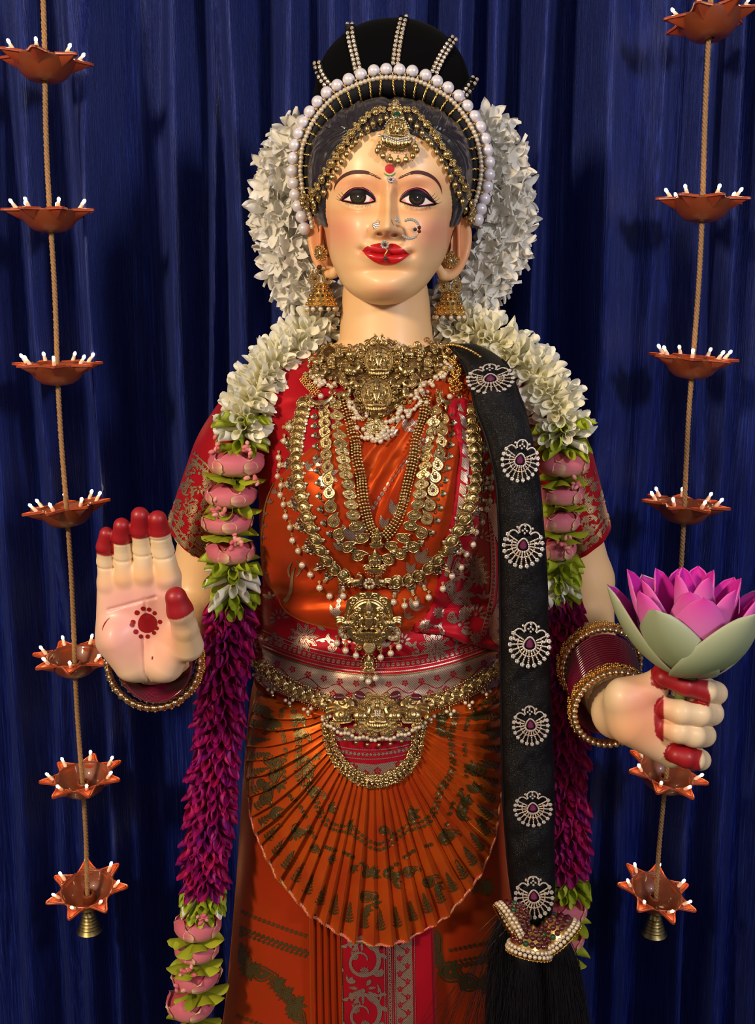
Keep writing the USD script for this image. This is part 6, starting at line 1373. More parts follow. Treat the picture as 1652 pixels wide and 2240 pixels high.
# ---- inner haram: beaded chain with mango coins
H1 = Thing('beaded_coin_necklace', 'gold necklace of stacked bead rows edged inside with plain mango coins', 'necklace', 'long gold necklaces on the chest')
C1L = [(735, 885), (738, 909), (741, 933), (744, 952), (746, 970), (749, 986), (752, 1004), (755, 1021), (758, 1038), (762, 1058), (765, 1080), (769, 1102), (773, 1125), (778, 1149), (792, 1176)]
C1R = [(952, 899), (947, 922), (944, 942), (940, 961), (936, 980), (932, 998), (931, 1018), (926, 1037), (922, 1058), (918, 1079), (914, 1101), (906, 1125), (898, 1148), (882, 1175), (857, 1193)]
cp = spline([(750, 862), (762, 905), (774, 955), (783, 1010), (792, 1065), (799, 1115), (810, 1152), (824, 1170)], 60); cq = spline([(934, 868), (926, 905), (914, 955), (902, 1010), (891, 1065), (880, 1115), (862, 1150), (842, 1170)], 60)
for path, sx in ((cp, -1), (cq, 1)):
    p = resample(path, step=7.0); t = unit(np.gradient(p, axis=0)); nn = np.c_[-t[:, 1], t[:, 0]]; rows = []
    for i in range(len(p)):
        M = place_M(SJ, *p[i], rot=0, off=.0012); ang = math.atan2(-nn[i][1], nn[i][0]); w = 9.5
        rows.append(tf(cat(*[bead(3.5, o * w * math.cos(ang), o * w * math.sin(ang) - abs(o) * 2, 3.5 + 2.5 * (1 - o * o)) for o in (-1, -.33, .33, 1)]), M))
    H1.part('bead_chain', cat(*rows), GOLD2, kind='stuff')
for lst, fl in ((C1L, False), (C1R, True)):
    for i, (u, v) in enumerate(lst): add(H1, 'mango_coin', pt(mango(31, 24), flip=not fl), place_M(SJ, u, v, (-18 if fl else 18) * sstep(1100, 1190, v) * 2.2 + (12 if fl else -12), .0016))
add(H1, 'figure_pendant', figure(52, arch=False), place_M(SJ, 824, 1176, 0, .004)); add(H1, 'figure_pendant', merge(figure(60, arch=False), *[pt(scroll(9, .5), sx * 19, -14, 0, 1, flip=sx < 0) for sx in (-1, 1)], {'g': cat(*[bead(1.8, 26 * math.cos(a), -8 + 26 * math.sin(a), 1.5) for a in np.linspace(PI * 1.0, PI * 2.0, 14)])}), place_M(SJ, 820, 1228, 0, .004))

# ---- middle haram: mango pieces with stone clusters
H2 = Thing('mango_stone_necklace', 'gold necklace of upright mango pieces, each with a ruby and a dark stone cluster', 'necklace', 'long gold necklaces on the chest')
C2L = [(710, 903), (710, 923), (711, 944), (713, 967), (714, 993), (716, 1020), (718, 1047), (720, 1076), (723, 1106), (730, 1138), (742, 1167), (761, 1194), (785, 1213)]
C2R = [(971, 916), (968, 940), (965, 964), (962, 989), (957, 1015), (952, 1041), (947, 1070), (940, 1102), (934, 1132), (922, 1163), (903, 1194), (874, 1210), (848, 1222)]
for lst, sx in ((C2L, -1), (C2R, 1)):
    for i, (u, v) in enumerate(lst):
        r = sx * float(np.interp(v, [900, 1080, 1150, 1190, 1222], [-4, -6, 4, 34, 62])) * 1.0
        M = place_M(SJ, u, v, r, .0018); add(H2, 'mango_piece', pt(mango(26, 31, 'ruby'), flip=sx > 0), M)
        tn = np.array([sx * -1.0 * 0, 0]); a = math.radians(r + (180 if sx < 0 else 0)); o = np.array([math.cos(a), -math.sin(a)])
        M2 = place_M(SJ, u + o[0] * 21, v + o[1] * 21 + 7, r, .0016); add(H2, 'stone_cluster', pt(cluster3(r=3.4), flip=sx > 0), M2)
        M3 = place_M(SJ, u + o[0] * 15 + 2 * sx, v + o[1] * 15 - 11, r, .0014); add(H2, 'ruby_link', stone('ruby', 3.0), M3)

# ---- outer haram: peacock shells with pearls
H3 = Thing('peacock_pearl_necklace', 'longest gold necklace of domed swirl pieces fringed with pearl drops, meeting at a gem medallion', 'necklace', 'long gold necklaces on the chest')
C3L = [(665, 884), (661, 904), (657, 920), (654, 936), (651, 952), (649, 968), (648, 985), (649, 1003), (650, 1022), (651, 1043), (655, 1065), (660, 1087), (665, 1110), (672, 1133), (680, 1156), (690, 1179), (700, 1203), (714, 1225), (730, 1244), (751, 1258)]
C3R = [(1029, 899), (1031, 920), (1034, 941), (1037, 962), (1039, 983), (1040, 1005), (1042, 1027), (1040, 1050), (1037, 1070), (1032, 1090), (1025, 1112), (1016, 1135), (1004, 1160), (989, 1183), (975, 1203), (959, 1224), (939, 1242), (917, 1258), (895, 1267), (867, 1272)]
D3L = [(634, 935), (622, 965), (610, 1001), (613, 1018), (608, 1042), (616, 1062), (614, 1083), (621, 1104), (625, 1130), (635, 1154), (640, 1182), (653, 1205), (661, 1236), (679, 1257), (699, 1286), (721, 1304), (751, 1304)]
D3R = [(1063, 981), (1074, 1006), (1077, 1044), (1074, 1067), (1071, 1096), (1064, 1114), (1055, 1142), (1041, 1164), (1035, 1191), (1020, 1212), (1009, 1241), (989, 1260), (969, 1288), (938, 1307), (910, 1321), (885, 1325), (861, 1317)]
for lst, dl, sx in ((C3L, D3L, -1), (C3R, D3R, 1)):
    for i, (u, v) in enumerate(lst):
        out = np.array(dl[int(np.clip(np.argmin([(u - a) ** 2 + (v - b) ** 2 for a, b in dl]), 0, len(dl) - 1))], float) - [u, v]; out = out / max(np.linalg.norm(out), 1)
        rot = sx * float(np.interp(v, [880, 1060, 1150, 1220, 1270], [6, 10, 32, 50, 78]))
        add(H3, 'swirl_piece', merge(pt(shell(35, 27), flip=sx > 0), stone('diam', 3.6, -sx * 15, 10, 1)), place_M(SJ, u, v, rot, .0022))
        q = np.array([u, v]) + out * 21
        pc = merge(cluster3(('ruby', 'ruby', 'diam') if i % 2 else ('onyx', 'onyx', 'diam'), 4.0), pt(flowerbead(4.0), -13, 0), *[stone('ruby', 2.8, 7, y) for y in (-8, 8)])
        ang = math.degrees(math.atan2(-out[1], out[0])) + 180
        add(H3, 'stone_cluster', merge(pc, {'g': tube(np.array([[7 * math.cos(a), 9 * math.sin(a), .6] for a in np.linspace(-1.9, 1.9, 14)]) * [1, 1, 1] + [1, 0, 0], 1.0, 4)}), place_M(SJ, *q, ang, .0016))
    for j, (u, v) in enumerate(dl): add(H3, 'pearl_drop', merge(drop(7.2), pt(flowerbead(3.4), 0, 13)), place_M(SJ, u, v, 0, .0030, face=.8))
for sx in (-1, 1): add(H3, 'peacock_link', peacock(1.15, flip=sx > 0, stonek='onyx'), place_M(SJ, 807 + sx * 27, 1272, -sx * 18, .004))
add(H3, 'gem_medallion', fancy_flower(15, 'ruby'), place_M(SJ, 808, 1276, 0, .004))
for sx in (-1, 1): add(H3, 'ruby_link', stone('ruby', 5), place_M(SJ, 808 + sx * 19, 1281, 0, .003))

# ---- big pendant of the outer haram
PD = Thing('figure_pendant', 'large antique gold pendant with a seated figure under peacocks, pearls along its lower edge', 'pendant')
PDN = 'figure_plaque'
big = merge(pt(figure(104), 0, 0), *[pt(peacock(1.35, stonek='onyx'), sx * -1 * -46, -6, 0, 1, 2, flip=sx > 0) for sx in (-1, 1)], *[pt(scroll(13, .3), sx * 34, 46, 20 * sx, 1, 1, flip=sx < 0) for sx in (-1, 1)], *[pt(scroll(11, 2.0), sx * 30, -34, 0, 1, 1, flip=sx < 0) for sx in (-1, 1)], *[pt(scroll(9, 1.0), sx * 14, 58, 0, 1, 1, flip=sx < 0) for sx in (-1, 1)], {'g': extr(sg.Polygon([(-50, 8), (-44, 44), (-18, 62), (18, 62), (44, 44), (50, 8), (44, -34), (24, -58), (-24, -58), (-44, -34)]).buffer(3), 1.0, -1)})
add(PD, PDN, big, place_M(SJ, 807, 1356, 0, .010, face=.5))
for u, v in ((756, 1381), (860, 1385)): add(PD, 'gem_flower', fancy_flower(17, 'ruby'), place_M(SJ, u, v, 0, .012, face=.5))
add(PD, 'lower_plaque', merge(pt(figure(30, arch=False, lotus=True), 0, -2), *[pt(scroll(11, .2), sx * 21, 0, 0, 1, flip=sx < 0) for sx in (-1, 1)], {'g': lathe([(0, -12), (9, -12), (14, -4), (14, 4), (8, 8), (11, 12), (0, 12)], 16)}), place_M(SJ, 808, 1416, 0, .008, face=.5))
for u, v in ((737, 1407), (756, 1423), (779, 1434), (833, 1438), (855, 1429), (873, 1415)): add(PD, 'pearl_drop', merge(drop(7.2), pt(flowerbead(3.6), 0, 14)), place_M(SJ, u, v, 0, .007, face=.8))
add(PD, 'small_pendant', merge(figure(44, arch=False), {'g': cat(*[bead(2.4, 17 * math.cos(a), -2 + 24 * math.sin(a), 1.5) for a in np.linspace(-.2, PI + .2, 14)])}), place_M(SJ, 807, 1452, 0, .008, face=.5))
for u, v in ((791, 1483), (806, 1491), (822, 1484)): add(PD, 'pearl_drop', drop(7.0), place_M(SJ, u, v, 0, .008, face=.8))

# ---- choker and its pendants
CH = Thing('temple_choker', 'broad antique gold choker of relief figures, peacocks and scrolls at the neck', 'necklace')
def chk(name, piece, u, v, rot=0, off=.004, face=.45): return add(CH, name, piece, place_M(SJ, u, v, rot, off, face=face))
OUT = sg.Polygon([(684, 768), (700, 748), (724, 744), (760, 757), (792, 752), (812, 742), (845, 742), (872, 752), (905, 757), (935, 742), (965, 748), (990, 770), (1008, 800), (1000, 832), (965, 838), (935, 846), (908, 872), (884, 905), (850, 925), (822, 936), (795, 922), (774, 898), (758, 872), (735, 850), (700, 842), (670, 846), (660, 826), (672, 795)])
base = decal(OUT.buffer(-15), SJ, .0022, 7, thick=.0012)
CH.part('backing_mesh', base, MAT('dark_gold', (.16, .095, .035), .45, 1, bump=.0012, bscale=700))
rr = random.Random(11)
pts = []
for _ in range(4000):
    x, y = rr.uniform(655, 1012), rr.uniform(740, 938)
    if OUT.contains(sg.Point(x, y)) and all((x - a) ** 2 + (y - b) ** 2 > 12.5 ** 2 for a, b in pts): pts.append((x, y))
for i, (x, y) in enumerate(pts):
    k = rr.random(); r = rr.uniform(0, 360)
    pc = scroll(rr.uniform(7, 10), rr.uniform(0, 6), rr.choice((-1, 1)), 1.7) if k < .55 else flowerbead(rr.uniform(4, 6)) if k < .85 else stone('ruby', 3.2)
    chk('filigree_scroll' if k < .55 else 'rosette' if k < .85 else 'ruby_setting', pc, x, y, r, .0036)
for u, v, s, r in ((708, 764, 42, 12), (744, 772, 40, 8), (790, 770, 40, 4), (872, 772, 40, -4), (918, 770, 40, -8), (950, 762, 42, -14), (725, 790, 36, 10), (936, 794, 36, -8)): chk('small_figure', figure(s, arch=False, lotus=False), u, v, r, .006)
for u, v, s, f, r in ((696, 792, 1.1, 0, 10), (770, 776, 1.2, 0, 0), (894, 776, 1.2, 1, 0), (978, 782, 1.1, 1, -20), (768, 812, 1.35, 0, -12), (893, 814, 1.35, 1, 12), (752, 838, 1.2, 0, -40), (902, 842, 1.2, 1, 40), (785, 845, 1.0, 0, 0), (866, 845, 1.0, 1, 0), (758, 864, 1.0, 0, 30), (890, 866, 1.0, 1, -30), (700, 822, 1.1, 0, 0), (965, 815, 1.1, 1, 0)): chk('peacock_piece', peacock(s, flip=bool(f)), u, v, r, .0065)
for sx in (-1, 1): chk('top_peacock', peacock(.95, flip=sx > 0), 829 + sx * 11, 751, -sx * 20, .006)
chk('figure_plaque', merge(figure(78), *[pt(scroll(11, .4), sx * 40, k, 0, 1, flip=sx < 0) for sx in (-1, 1) for k in (-18, 0, 16)]), 829, 792, 0, .010)
chk('figure_plaque', merge(figure(84), *[pt(scroll(11, 1.2), sx * 40, k, 0, 1, flip=sx < 0) for sx in (-1, 1) for k in (-26, -8, 10)], *[stone('ruby' if i % 2 else 'onyx', 3.0, 46 * math.cos(a), -6 + 44 * math.sin(a), 1) for i, a in enumerate(np.linspace(PI * 1.02, PI * 1.98, 15))]), 824, 868, 0, .010)
chk('small_plaque', merge(figure(40, arch=False), {'g': extr(sg.Point(0, 0).buffer(1).simplify(.01), 1)} if False else {'g': cat(*[bead(2.6, 24 * math.cos(a), 16 * math.sin(a), 1.5) for a in np.linspace(0, 2 * PI, 21)[:-1]], (extr(sg.Point(0, 0).buffer(20), 1.0)[0] * [1.15, .75, 1], extr(sg.Point(0, 0).buffer(20), 1.0)[1]))}), 822, 934, 0, .008)
# pearl strings of the choker
PS = Thing('pearl_bunches', 'strings of tiny cream pearls hanging in bunches below the gold choker', 'pearl string')
rr = random.Random(21)
def bunch(path, wid, n, r=(4.2, 6.2)):
    p = spline(path, 80)
    for _ in range(n):
        q = p[rr.randrange(80)]; u, v = q[0] + rr.uniform(-1, 1) * wid, q[1] + rr.uniform(-1, 1) * wid * .7; P, N = SJ.hit(u, v); PS.part('pearl', ball(rr.uniform(*r) * float(mpp(P[0])), 2, at=P[0] + N[0] * rr.uniform(.002, .0055)), PEARL)
bunch([(690, 812), (696, 836), (716, 846), (728, 850)], 9, 24); bunch([(982, 792), (968, 826), (938, 842), (915, 858), (898, 872)], 10, 44)
bunch([(928, 880), (900, 895), (880, 908), (858, 924)], 8, 26); bunch([(769, 880), (774, 900), (788, 920), (800, 908)], 8, 20); bunch([(786, 938), (794, 952), (818, 962), (842, 954), (852, 938), (868, 926)], 9, 46)
PS.part('gold_thread', cat(*[tube(SJ.hit(*spline(x, 30).T, off=.002)[0], .0006, 4) for x in ([(690, 812), (700, 840), (728, 850)], [(982, 792), (966, 826), (938, 842), (898, 872), (858, 924)], [(769, 880), (776, 905), (790, 950), (818, 962), (846, 952), (868, 926)])]), GOLD, kind='stuff')
# clasps and gold bead tassel at the shoulders
for (u, v, lab, r) in ((703, 872, 'gold crescent clasp with ruby stones joining the necklaces, below the white garland', 8), (981, 872, 'gold crescent clasp holding one pearl, joining the necklaces beside the black braid', -8)):
    t = Thing('crescent_clasp', lab, 'clasp', 'crescent clasps of the necklaces')
    A = np.linspace(PI * .92, PI * 2.08, 22)
    m = {'g': cat(tube(np.array([[25 * math.cos(a), 18 * math.sin(a) + 6, 3] for a in A]), np.interp(np.linspace(0, 1, 22), [0, .5, 1], [2, 7, 2]), 7), *[bead(2.2, 33 * math.cos(a), 6 + 27 * math.sin(a), 2) for a in A[::1]], tube(spiral(2, 8, 1.2, 14, 0, 4) + [-26, 8, 0], 1.8, 5), tube(spiral(2, 8, 1.2, 14, 2, 4) + [26, 8, 0], 1.8, 5))}
    m = merge(m, *[stone('diam', 4, x, 2 - 16 + abs(x) * .3, 5) for x in (-16, 16)], stone('ruby', 6.5, 0, -22, 2), pt(fancy_flower(9, 'ruby', 6), -22, -8), pt(fancy_flower(9, 'diam', 6), 22, -8))
    p = add(t, 'crescent', m, place_M(SJ, u, v, r, .006))
    t.part('pearl', tf(ball(6.5, 2, at=(0, 4, 5)), place_M(SJ, u, v, r, .006)), PEARL)
GT = Thing('gold_bead_cord', 'knotted cord of tiny gold beads running down beside the black braid', 'bead cord')
p = resample(spline([(985, 768), (992, 790), (996, 815), (998, 840), (994, 858)], 50), step=5)
for i, (u, v) in enumerate(p):
    M = place_M(SJ, u, v, 0, .0045); w = 9 + 5 * math.sin(i * .9)
    GT.part('bead_knot', tf(cat(*[bead(2.6, w * math.cos(a + i), 3.4 * math.sin(a * 2), 3 + 4 * math.sin(a + i), 1) for a in np.linspace(0, 2 * PI, 9)[:-1]]), M), GOLD)
GC = Thing('gold_neck_chain', 'flat gold chain showing at the left edge of the choker, under the white garland', 'chain')
p = resample(spline([(664, 826), (672, 838), (684, 850), (694, 862)], 40), step=4.5)
for o in (-8, 0, 8): GC.part('chain_strand', cat(*[tf(ringt(2.8, .9, 0, 0, 2.5, 8, 4), place_M(SJ, u + o * .6, v - o * .6, i * 50, .003)) for i, (u, v) in enumerate(p)]), GOLD, kind='stuff')

# ---- waist belt
WBT = Thing('waist_belt', 'antique gold waist belt of peacock links with hanging pearl beads', 'belt')
bl = spline([(562, 1446), (590, 1476), (630, 1502), (672, 1522), (712, 1538)], 60); brr = spline([(940, 1538), (985, 1526), (1030, 1504), (1066, 1480), (1094, 1452)], 60)
def wbt(name, piece, u, v, rot=0, off=.010, face=.4): return add(WBT, name, piece, place_M(SW2, u, v, rot, off, face=face))
SW2 = Surf(WB, SKIRT, FANM, INM, BDM)
for path, sx in ((bl, -1), (brr, 1)):
    p = resample(path, step=23); rt = seq_rot(p)
    for i, ((u, v), r) in enumerate(zip(p, rt)):
        wbt('peacock_link', merge(pt(peacock(1.1, flip=sx > 0), 0, -5), pt(scroll(8, i), 0, 10), {'g': cat(*[bead(2.4, -9 + 6 * k, 19, 3) for k in range(4)], *[bead(2.2, -9 + 6 * k, -17, 2) for k in range(4)])}), u, v, r, .007)
        if i % 2 == 0:
            for dx, dy in ((-6, 30), (3, 36), (10, 29)): wbt('pearl_bead', {'pearl': ball(4.3, 2)}, u + dx, v + dy, 0, .010)
            wbt('gold_bead', {'g': ball(4.2, 2)}, u + 4, v + 43, 0, .010)
            wbt('bead_link', {'g': cat(tube([[0, 0, 0], [0, 14, 0]], 1.2, 4), bead(2.0, -5, 3, 0), bead(2.0, 5, 3, 0))}, u + 2, v + 32, 0, .009)
cpq = merge(pt(figure(78), 0, 0), *[pt(peacock(1.5), sx * 36, -6, 0, 1, 2, flip=sx > 0) for sx in (-1, 1)], *[pt(scroll(12, .3), sx * 34, 26, 0, 1, 1, flip=sx < 0) for sx in (-1, 1)], *[pt(scroll(10, 2), sx * 20, 38, 0, 1, 1, flip=sx < 0) for sx in (-1, 1)], *[pt(scroll(10, 2), sx * 36, -30, 0, 1, 1, flip=sx < 0) for sx in (-1, 1)], {'g': extr(sg.Polygon([(-34, -26), (-36, 18), (-18, 36), (18, 36), (36, 18), (34, -26), (0, -34)]).buffer(6), 1.2, -1)}, *[pt(scroll(10, k), x, y, 0, 1, 0) for k, (x, y) in enumerate([(-40, 12), (40, 12), (-28, -36), (28, -36), (-12, -42), (12, -42), (-46, -26), (46, -26)])], {'ruby': cat(*[(ball(1, 2, sq=(13, 9, 3))[0] @ rotm([0, 0, 1], sx * 28)[:3, :3].T + [sx * 38, 38, 4], ball(1, 2)[1]) for sx in (-1, 1)])}, {'diam': cat(*[gem(2.2, (x, y, 13)) for x in (-5, 0, 5) for y in (-8, -3, 2)])})
wbt('figure_plaque', cpq, 826, 1560, 0, .020)
for sx in (-1, 1): wbt('side_plaque', merge(pt(peacock(1.9, flip=sx > 0), 0, -8, 0, 1, 1), pt(scroll(14, .4), 0, 20, 0, 1, 0, flip=sx < 0), pt(scroll(10, 2), sx * 12, -26, 0), {'g': extr(sg.Polygon([(-16, -22), (-18, 14), (-6, 28), (10, 26), (18, 10), (14, -20)]).buffer(5), 1.2, -1), 'ruby': (ball(1, 2, sq=(13, 8, 3))[0] + [sx * 8, 31, 3], ball(1, 2)[1])}), 826 + sx * 76, 1556, sx * -4, .016)
p = resample(spline([(706, 1574), (724, 1592), (752, 1604), (786, 1613), (826, 1617), (866, 1612), (900, 1600), (926, 1584), (936, 1574)], 80), step=8.5)
for i, (u, v) in enumerate(p):
    wbt('pearl_bead', {'pearl': ball(4.6, 2)}, u, v + 3 * math.sin(i * 1.4), 0, .014)
    if i % 3 == 1: wbt('gold_bead', {'g': ball(4.6, 2)}, u, v + 13, 0, .014)
    if i % 2: wbt('rosette', flowerbead(4.6), u + 2, v - 11, 0, .013)

# ---- gold lace loop under the belt
LC = Thing('gold_lace_loop', 'U shaped loop of lacy gold links lying on the pleated fan below the belt', 'chain')
SFX = Surf(FANM, INM, SKIRT, WB)
for o, seed in ((-10, 0), (0, 1), (10, 2)):
    p = spline([(716 + o * -.9, 1588), (728 - o * .9, 1640), (758 - o * .7, 1684 + o * .7), (790 - o * .2, 1704 + o), (822, 1710 + o), (856 + o * .2, 1702 + o), (890 + o * .7, 1680 + o * .7), (912 + o * .9, 1634), (924 + o * .9, 1580)], 100); p = resample(p, step=10.5); rt = seq_rot(p)
    for i, ((u, v), r) in enumerate(zip(p, rt)):
        pc = merge(pt(scroll(7.5, i + seed * 2, 1 if (i + seed) % 2 else -1, 1.7)), {'g': cat(ringt(3.4, 1.0, 5, 3, 2, 9, 4), bead(1.8, -5, -4, 2.4))})
        add(LC, 'lace_link', pc, place_M(SFX, u, v, r + seed * 60, .004))

# ---- forehead ornament
TK = Thing('forehead_chain', 'gold forehead pendant with two chains of tiny bells along the hairline', 'head jewellery')
SH = Surf(BODY, HAIR)
def tk(name, piece, u, v, rot=0, off=.003, face=.3): return add(TK, name, piece, place_M(SH, u, v, rot, off, face=face))
def rosette(r): return {'g': cat(lathe([(r, 0), (r * .95, r * .25), (r * .6, r * .55), (r * .25, r * .7), (0, r * .72)], 14), *[bead(r * .2, r * math.cos(a), r * math.sin(a), r * .2, 1) for a in np.linspace(0, 2 * PI, 15)[:-1]], *[bead(r * .17, r * .55 * math.cos(a), r * .55 * math.sin(a), r * .62, 1) for a in np.linspace(0, 2 * PI, 8)[:-1]])}
TL = [(836, 240), (822, 244), (806, 252), (794, 264), (781, 277), (769, 293), (757, 308), (746, 325), (735, 341), (724, 358), (714, 375), (705, 392), (695, 408), (684, 421), (674, 432)]
TR = [(890, 240), (908, 243), (922, 258), (934, 273), (946, 288), (957, 303), (968, 320), (979, 338), (990, 356), (1000, 374), (1009, 392), (1018, 410), (1025, 428), (1031, 446), (1034, 464)]
for lst, sx in ((TL, -1), (TR, 1)):
    for i, (u, v) in enumerate(lst):
        tk('rosette' if i % 2 else 'flower_link', rosette(9.0) if i % 2 else merge(*[pt(flowerbead(4.2), x, y) for x, y in ((-4, -4), (4, 3), (4, -5), (-4, 5))]), u, v, 0, .0035)
        b = (-sx * 10, 15) if v < 300 else (-sx * 13, 9)
        tk('bell_drop', drop(7.2, 'g'), u + b[0], v + b[1] + 4, 0, .006, face=.7)
for u, v in ((666, 428), (674, 440), (684, 444), (662, 440), (672, 452), (688, 456), (1036, 474), (1030, 478)): tk('bell_drop', drop(6.5, 'g'), u, v + 6, 0, .008, face=.7); tk('rosette', rosette(6.5), u, v - 6, 0, .007)
tk('crown_piece', merge(rosette(12), pt(rosette(7), 0, 12), stone('diam', 4.5, 0, 3, 8), pt(flowerbead(5), -12, -4), pt(flowerbead(5), 12, -4)), 865, 236, 0, .005)
tk('green_drop', merge({'g': cat(ringt(10, 2.2, 0, 0, 2, 16, 5), *[bead(1.6, 13 * math.cos(a), 13 * math.sin(a), 2) for a in np.linspace(0, 2 * PI, 17)[:-1]]), 'emer': ball(1, 2, at=(0, 0, 2.5), sq=(7.5, 9, 4.5))}), 869, 253, 0, .006)
pend = merge(pt(figure(56), 0, 14), {'g': cat(*[tf(ball(1, 1, sq=(5, 9, 3)), frame([x * 30, -16 + abs(x) * 6, 5], [x * .4, 0, 1], [-x * .5, -1, 0])) for x in np.linspace(-1, 1, 8)], tube(np.array([[x * 32, -26 + 8 * x * x, 3] for x in np.linspace(-1, 1, 14)]), 2.2, 5), *[ringt(3.2, .9, x * 28, -30 + 7 * x * x, 2, 8, 4) for x in np.linspace(-1, 1, 9)], extr(sg.Polygon([(-34, -10), (-24, 22), (0, 42), (24, 22), (34, -10), (20, -28), (-20, -28)]), 1.2, -1)), 'diam': cat(*[gem(2.2, (x * 26, -10 + 8 * abs(x) + dy, 8)) for x in np.linspace(-1, 1, 12) for dy in (0, -5)], *[gem(1.8, (27 * math.cos(a), 14 + 26 * math.sin(a), 3.5)) for a in np.linspace(.2, PI - .2, 14)], gem(4, (-38, -2, 3)), gem(4, (38, -2, 3)))})
tk('figure_pendant', pend, 868, 298, -2, .006)
for x, y in ((-42, 32), (-30, 43), (-14, 52), (3, 55), (20, 52), (35, 43), (44, 31), (-38, 24), (40, 23)): tk('bell_drop', drop(7.0, 'g'), 868 + x, 298 + y, 0, .007, face=.7)

# ---- earrings
def earring(u0, v0, lab, sc_=1.0):
    Pq = SH.hit(u0, v0)[0][0]; loc = Pq + np.array([0, -.010, 0]); t = Thing('jhumka_earring', lab, 'earring', 'jhumka earrings', loc=loc)
    m = float(mpp(loc)) * sc_; M = scaled(frame(loc, unit(CAM - loc + [0, 0, .03]), [0, 0, 1]), m)
    add(t, 'ear_stud', merge(rosette(13), *[pt(scroll(7, k), 9 * math.cos(k * 1.26), 4 + 12 * math.sin(k * 1.26)) for k in range(5)], pt(flowerbead(5), 0, 16), stone('ruby', 3, -4, -2, 7), stone('ruby', 3, 5, 2, 7)), M)
    add(t, 'link', merge(stone('ruby', 5, -3, -29, 3), stone('diam', 4, 6, -30, 3), stone('onyx', 4.2, -1, -39, 3), pt(flowerbead(4), 8, -38), pt(flowerbead(4), -9, -37)), M)
    for sx in (-1, 1): add(t, 'leaf', pt(merge(mango(24, 26, 'ruby')), sx * 15, -52, sx * -40, 1, 2, flip=sx > 0), M)
    prof_ = [(3, -62), (8, -63), (14, -67), (18, -74), (21, -82), (25, -92), (30, -102), (34, -110), (33, -112), (27, -104), (18, -90), (4, -66)]
    bell = lathe(prof_, 28); B = np.eye(4); B[:3, :3] = m * np.eye(3); B[:3, 3] = loc
    g, st, dk = [bell], [], []
    for k, (r, z, n, s) in enumerate(((16, -70, 12, 2.6), (20.5, -79, 14, 3.0), (24.5, -89, 14, 3.4), (29, -98, 16, 3.2), (33, -107, 18, 3.0))):
        for a in np.linspace(0, 2 * PI, n + 1)[:-1] + k * .2:
            c = np.array([r * math.cos(a), r * math.sin(a), z]); nn = np.array([math.cos(a), math.sin(a), .35])
            g.append(tf(ringt(s, 1.0, 0, 0, .5, 8, 4), frame(c, nn, [0, 0, 1]))); (st if k in (0, 1) else dk if k == 2 else g).append(ball(s * .75, 1, at=c + nn * .6))
    p = t.part('bell', tf(cat(*g), B), GOLD, 40); t.part('ruby_stone', tf(cat(*st), B), RUBY, parent=p, kind='stuff'); t.part('dark_stone', tf(cat(*dk), B), ONYX, parent=p, kind='stuff')
    for a in np.linspace(0, 2 * PI, 13)[:-1]: t.part('pearl', tf(cat(ball(5.2, 2, at=(34 * math.cos(a), 34 * math.sin(a), -118))), B), PEARL)
    t.part('bead_tips', tf(cat(*[bead(1.5, 34 * math.cos(a), 34 * math.sin(a), -124.5) for a in np.linspace(0, 2 * PI, 13)[:-1]]), B), GOLD, kind='stuff')
earring(703, 556, 'gold bell earring with pearl fringe under the ear at the left of the face'); earring(985, 572, 'gold bell earring with pearl fringe under the ear at the right of the face', 1.02)

# ---- nose and lip jewels, stone on the forehead
NR = Thing('nose_ring', 'C shaped nose ring of clear stones with two red beads, right of the nose', 'nose ring')
P0 = SB.hit(893, 506)[0][0]; P1 = SB.hit(876, 500)[0][0]; MN = scaled(frame(P1 + np.array([.004, -.012, 0]), unit(CAM - P1 + [.01, 0, .0]), UP), float(mpp(P1)))
ring = [(22 + -24 + 20 * math.cos(a) + 14, -2 + 20 * math.sin(a), 0) for a in np.linspace(2.05, -2.35, 19)]
NR.part('wire', tf(tube(np.array(ring), 1.6, 6), MN), GOLD)
NR.part('clear_stones', tf(cat(*[gem(3.5, (x, y, 1.5)) for i, (x, y, z) in enumerate(ring) if abs(i - 9.5) > 2.4], gem(4.5, (-17, 17, 2)), gem(2.6, (-17, 22, 2)), gem(2.6, (-13, 13, 2))), MN), DIAM, smooth=False, kind='stuff')
for y in (1, -7): NR.part('red_stone', tf(ball(4.2, 2, at=(32, y, 2), sq=(1, 1, .7)), MN), RUBY)
NR.part('black_stone', tf(ball(4.2, 2, at=(23, -3, 2), sq=(1, 1, .7)), MN), ONYX)
NS = Thing('nose_stud', 'cluster stud of clear stones on the left nostril', 'nose stud'); MS = place_M(SB, 823, 494, 0, .002, face=.6)
NS.part('setting', tf(cat(ball(1, 2, sq=(7, 7, 2)), *[bead(1.4, 8 * math.cos(a), 8 * math.sin(a), 0) for a in np.linspace(0, 2 * PI, 9)[:-1]]), MS), ROSEGOLD); NS.part('clear_stones', tf(cat(gem(3.4, (0, 0, 2)), *[gem(2.8, (5.4 * math.cos(a), 5.4 * math.sin(a), 2)) for a in np.linspace(0, 2 * PI, 8)[:-1]], gem(2.6, (4, 10, 2))), MS), DIAM, smooth=False, kind='stuff')
LP = Thing('lip_ornament', 'small stone flower with a ruby, gold link and dark drop hanging over the lips', 'nose pendant'); ML_ = place_M(SB, 842, 535, 0, .006, N=unit(CAM - SB.hit(842, 535)[0][0]))
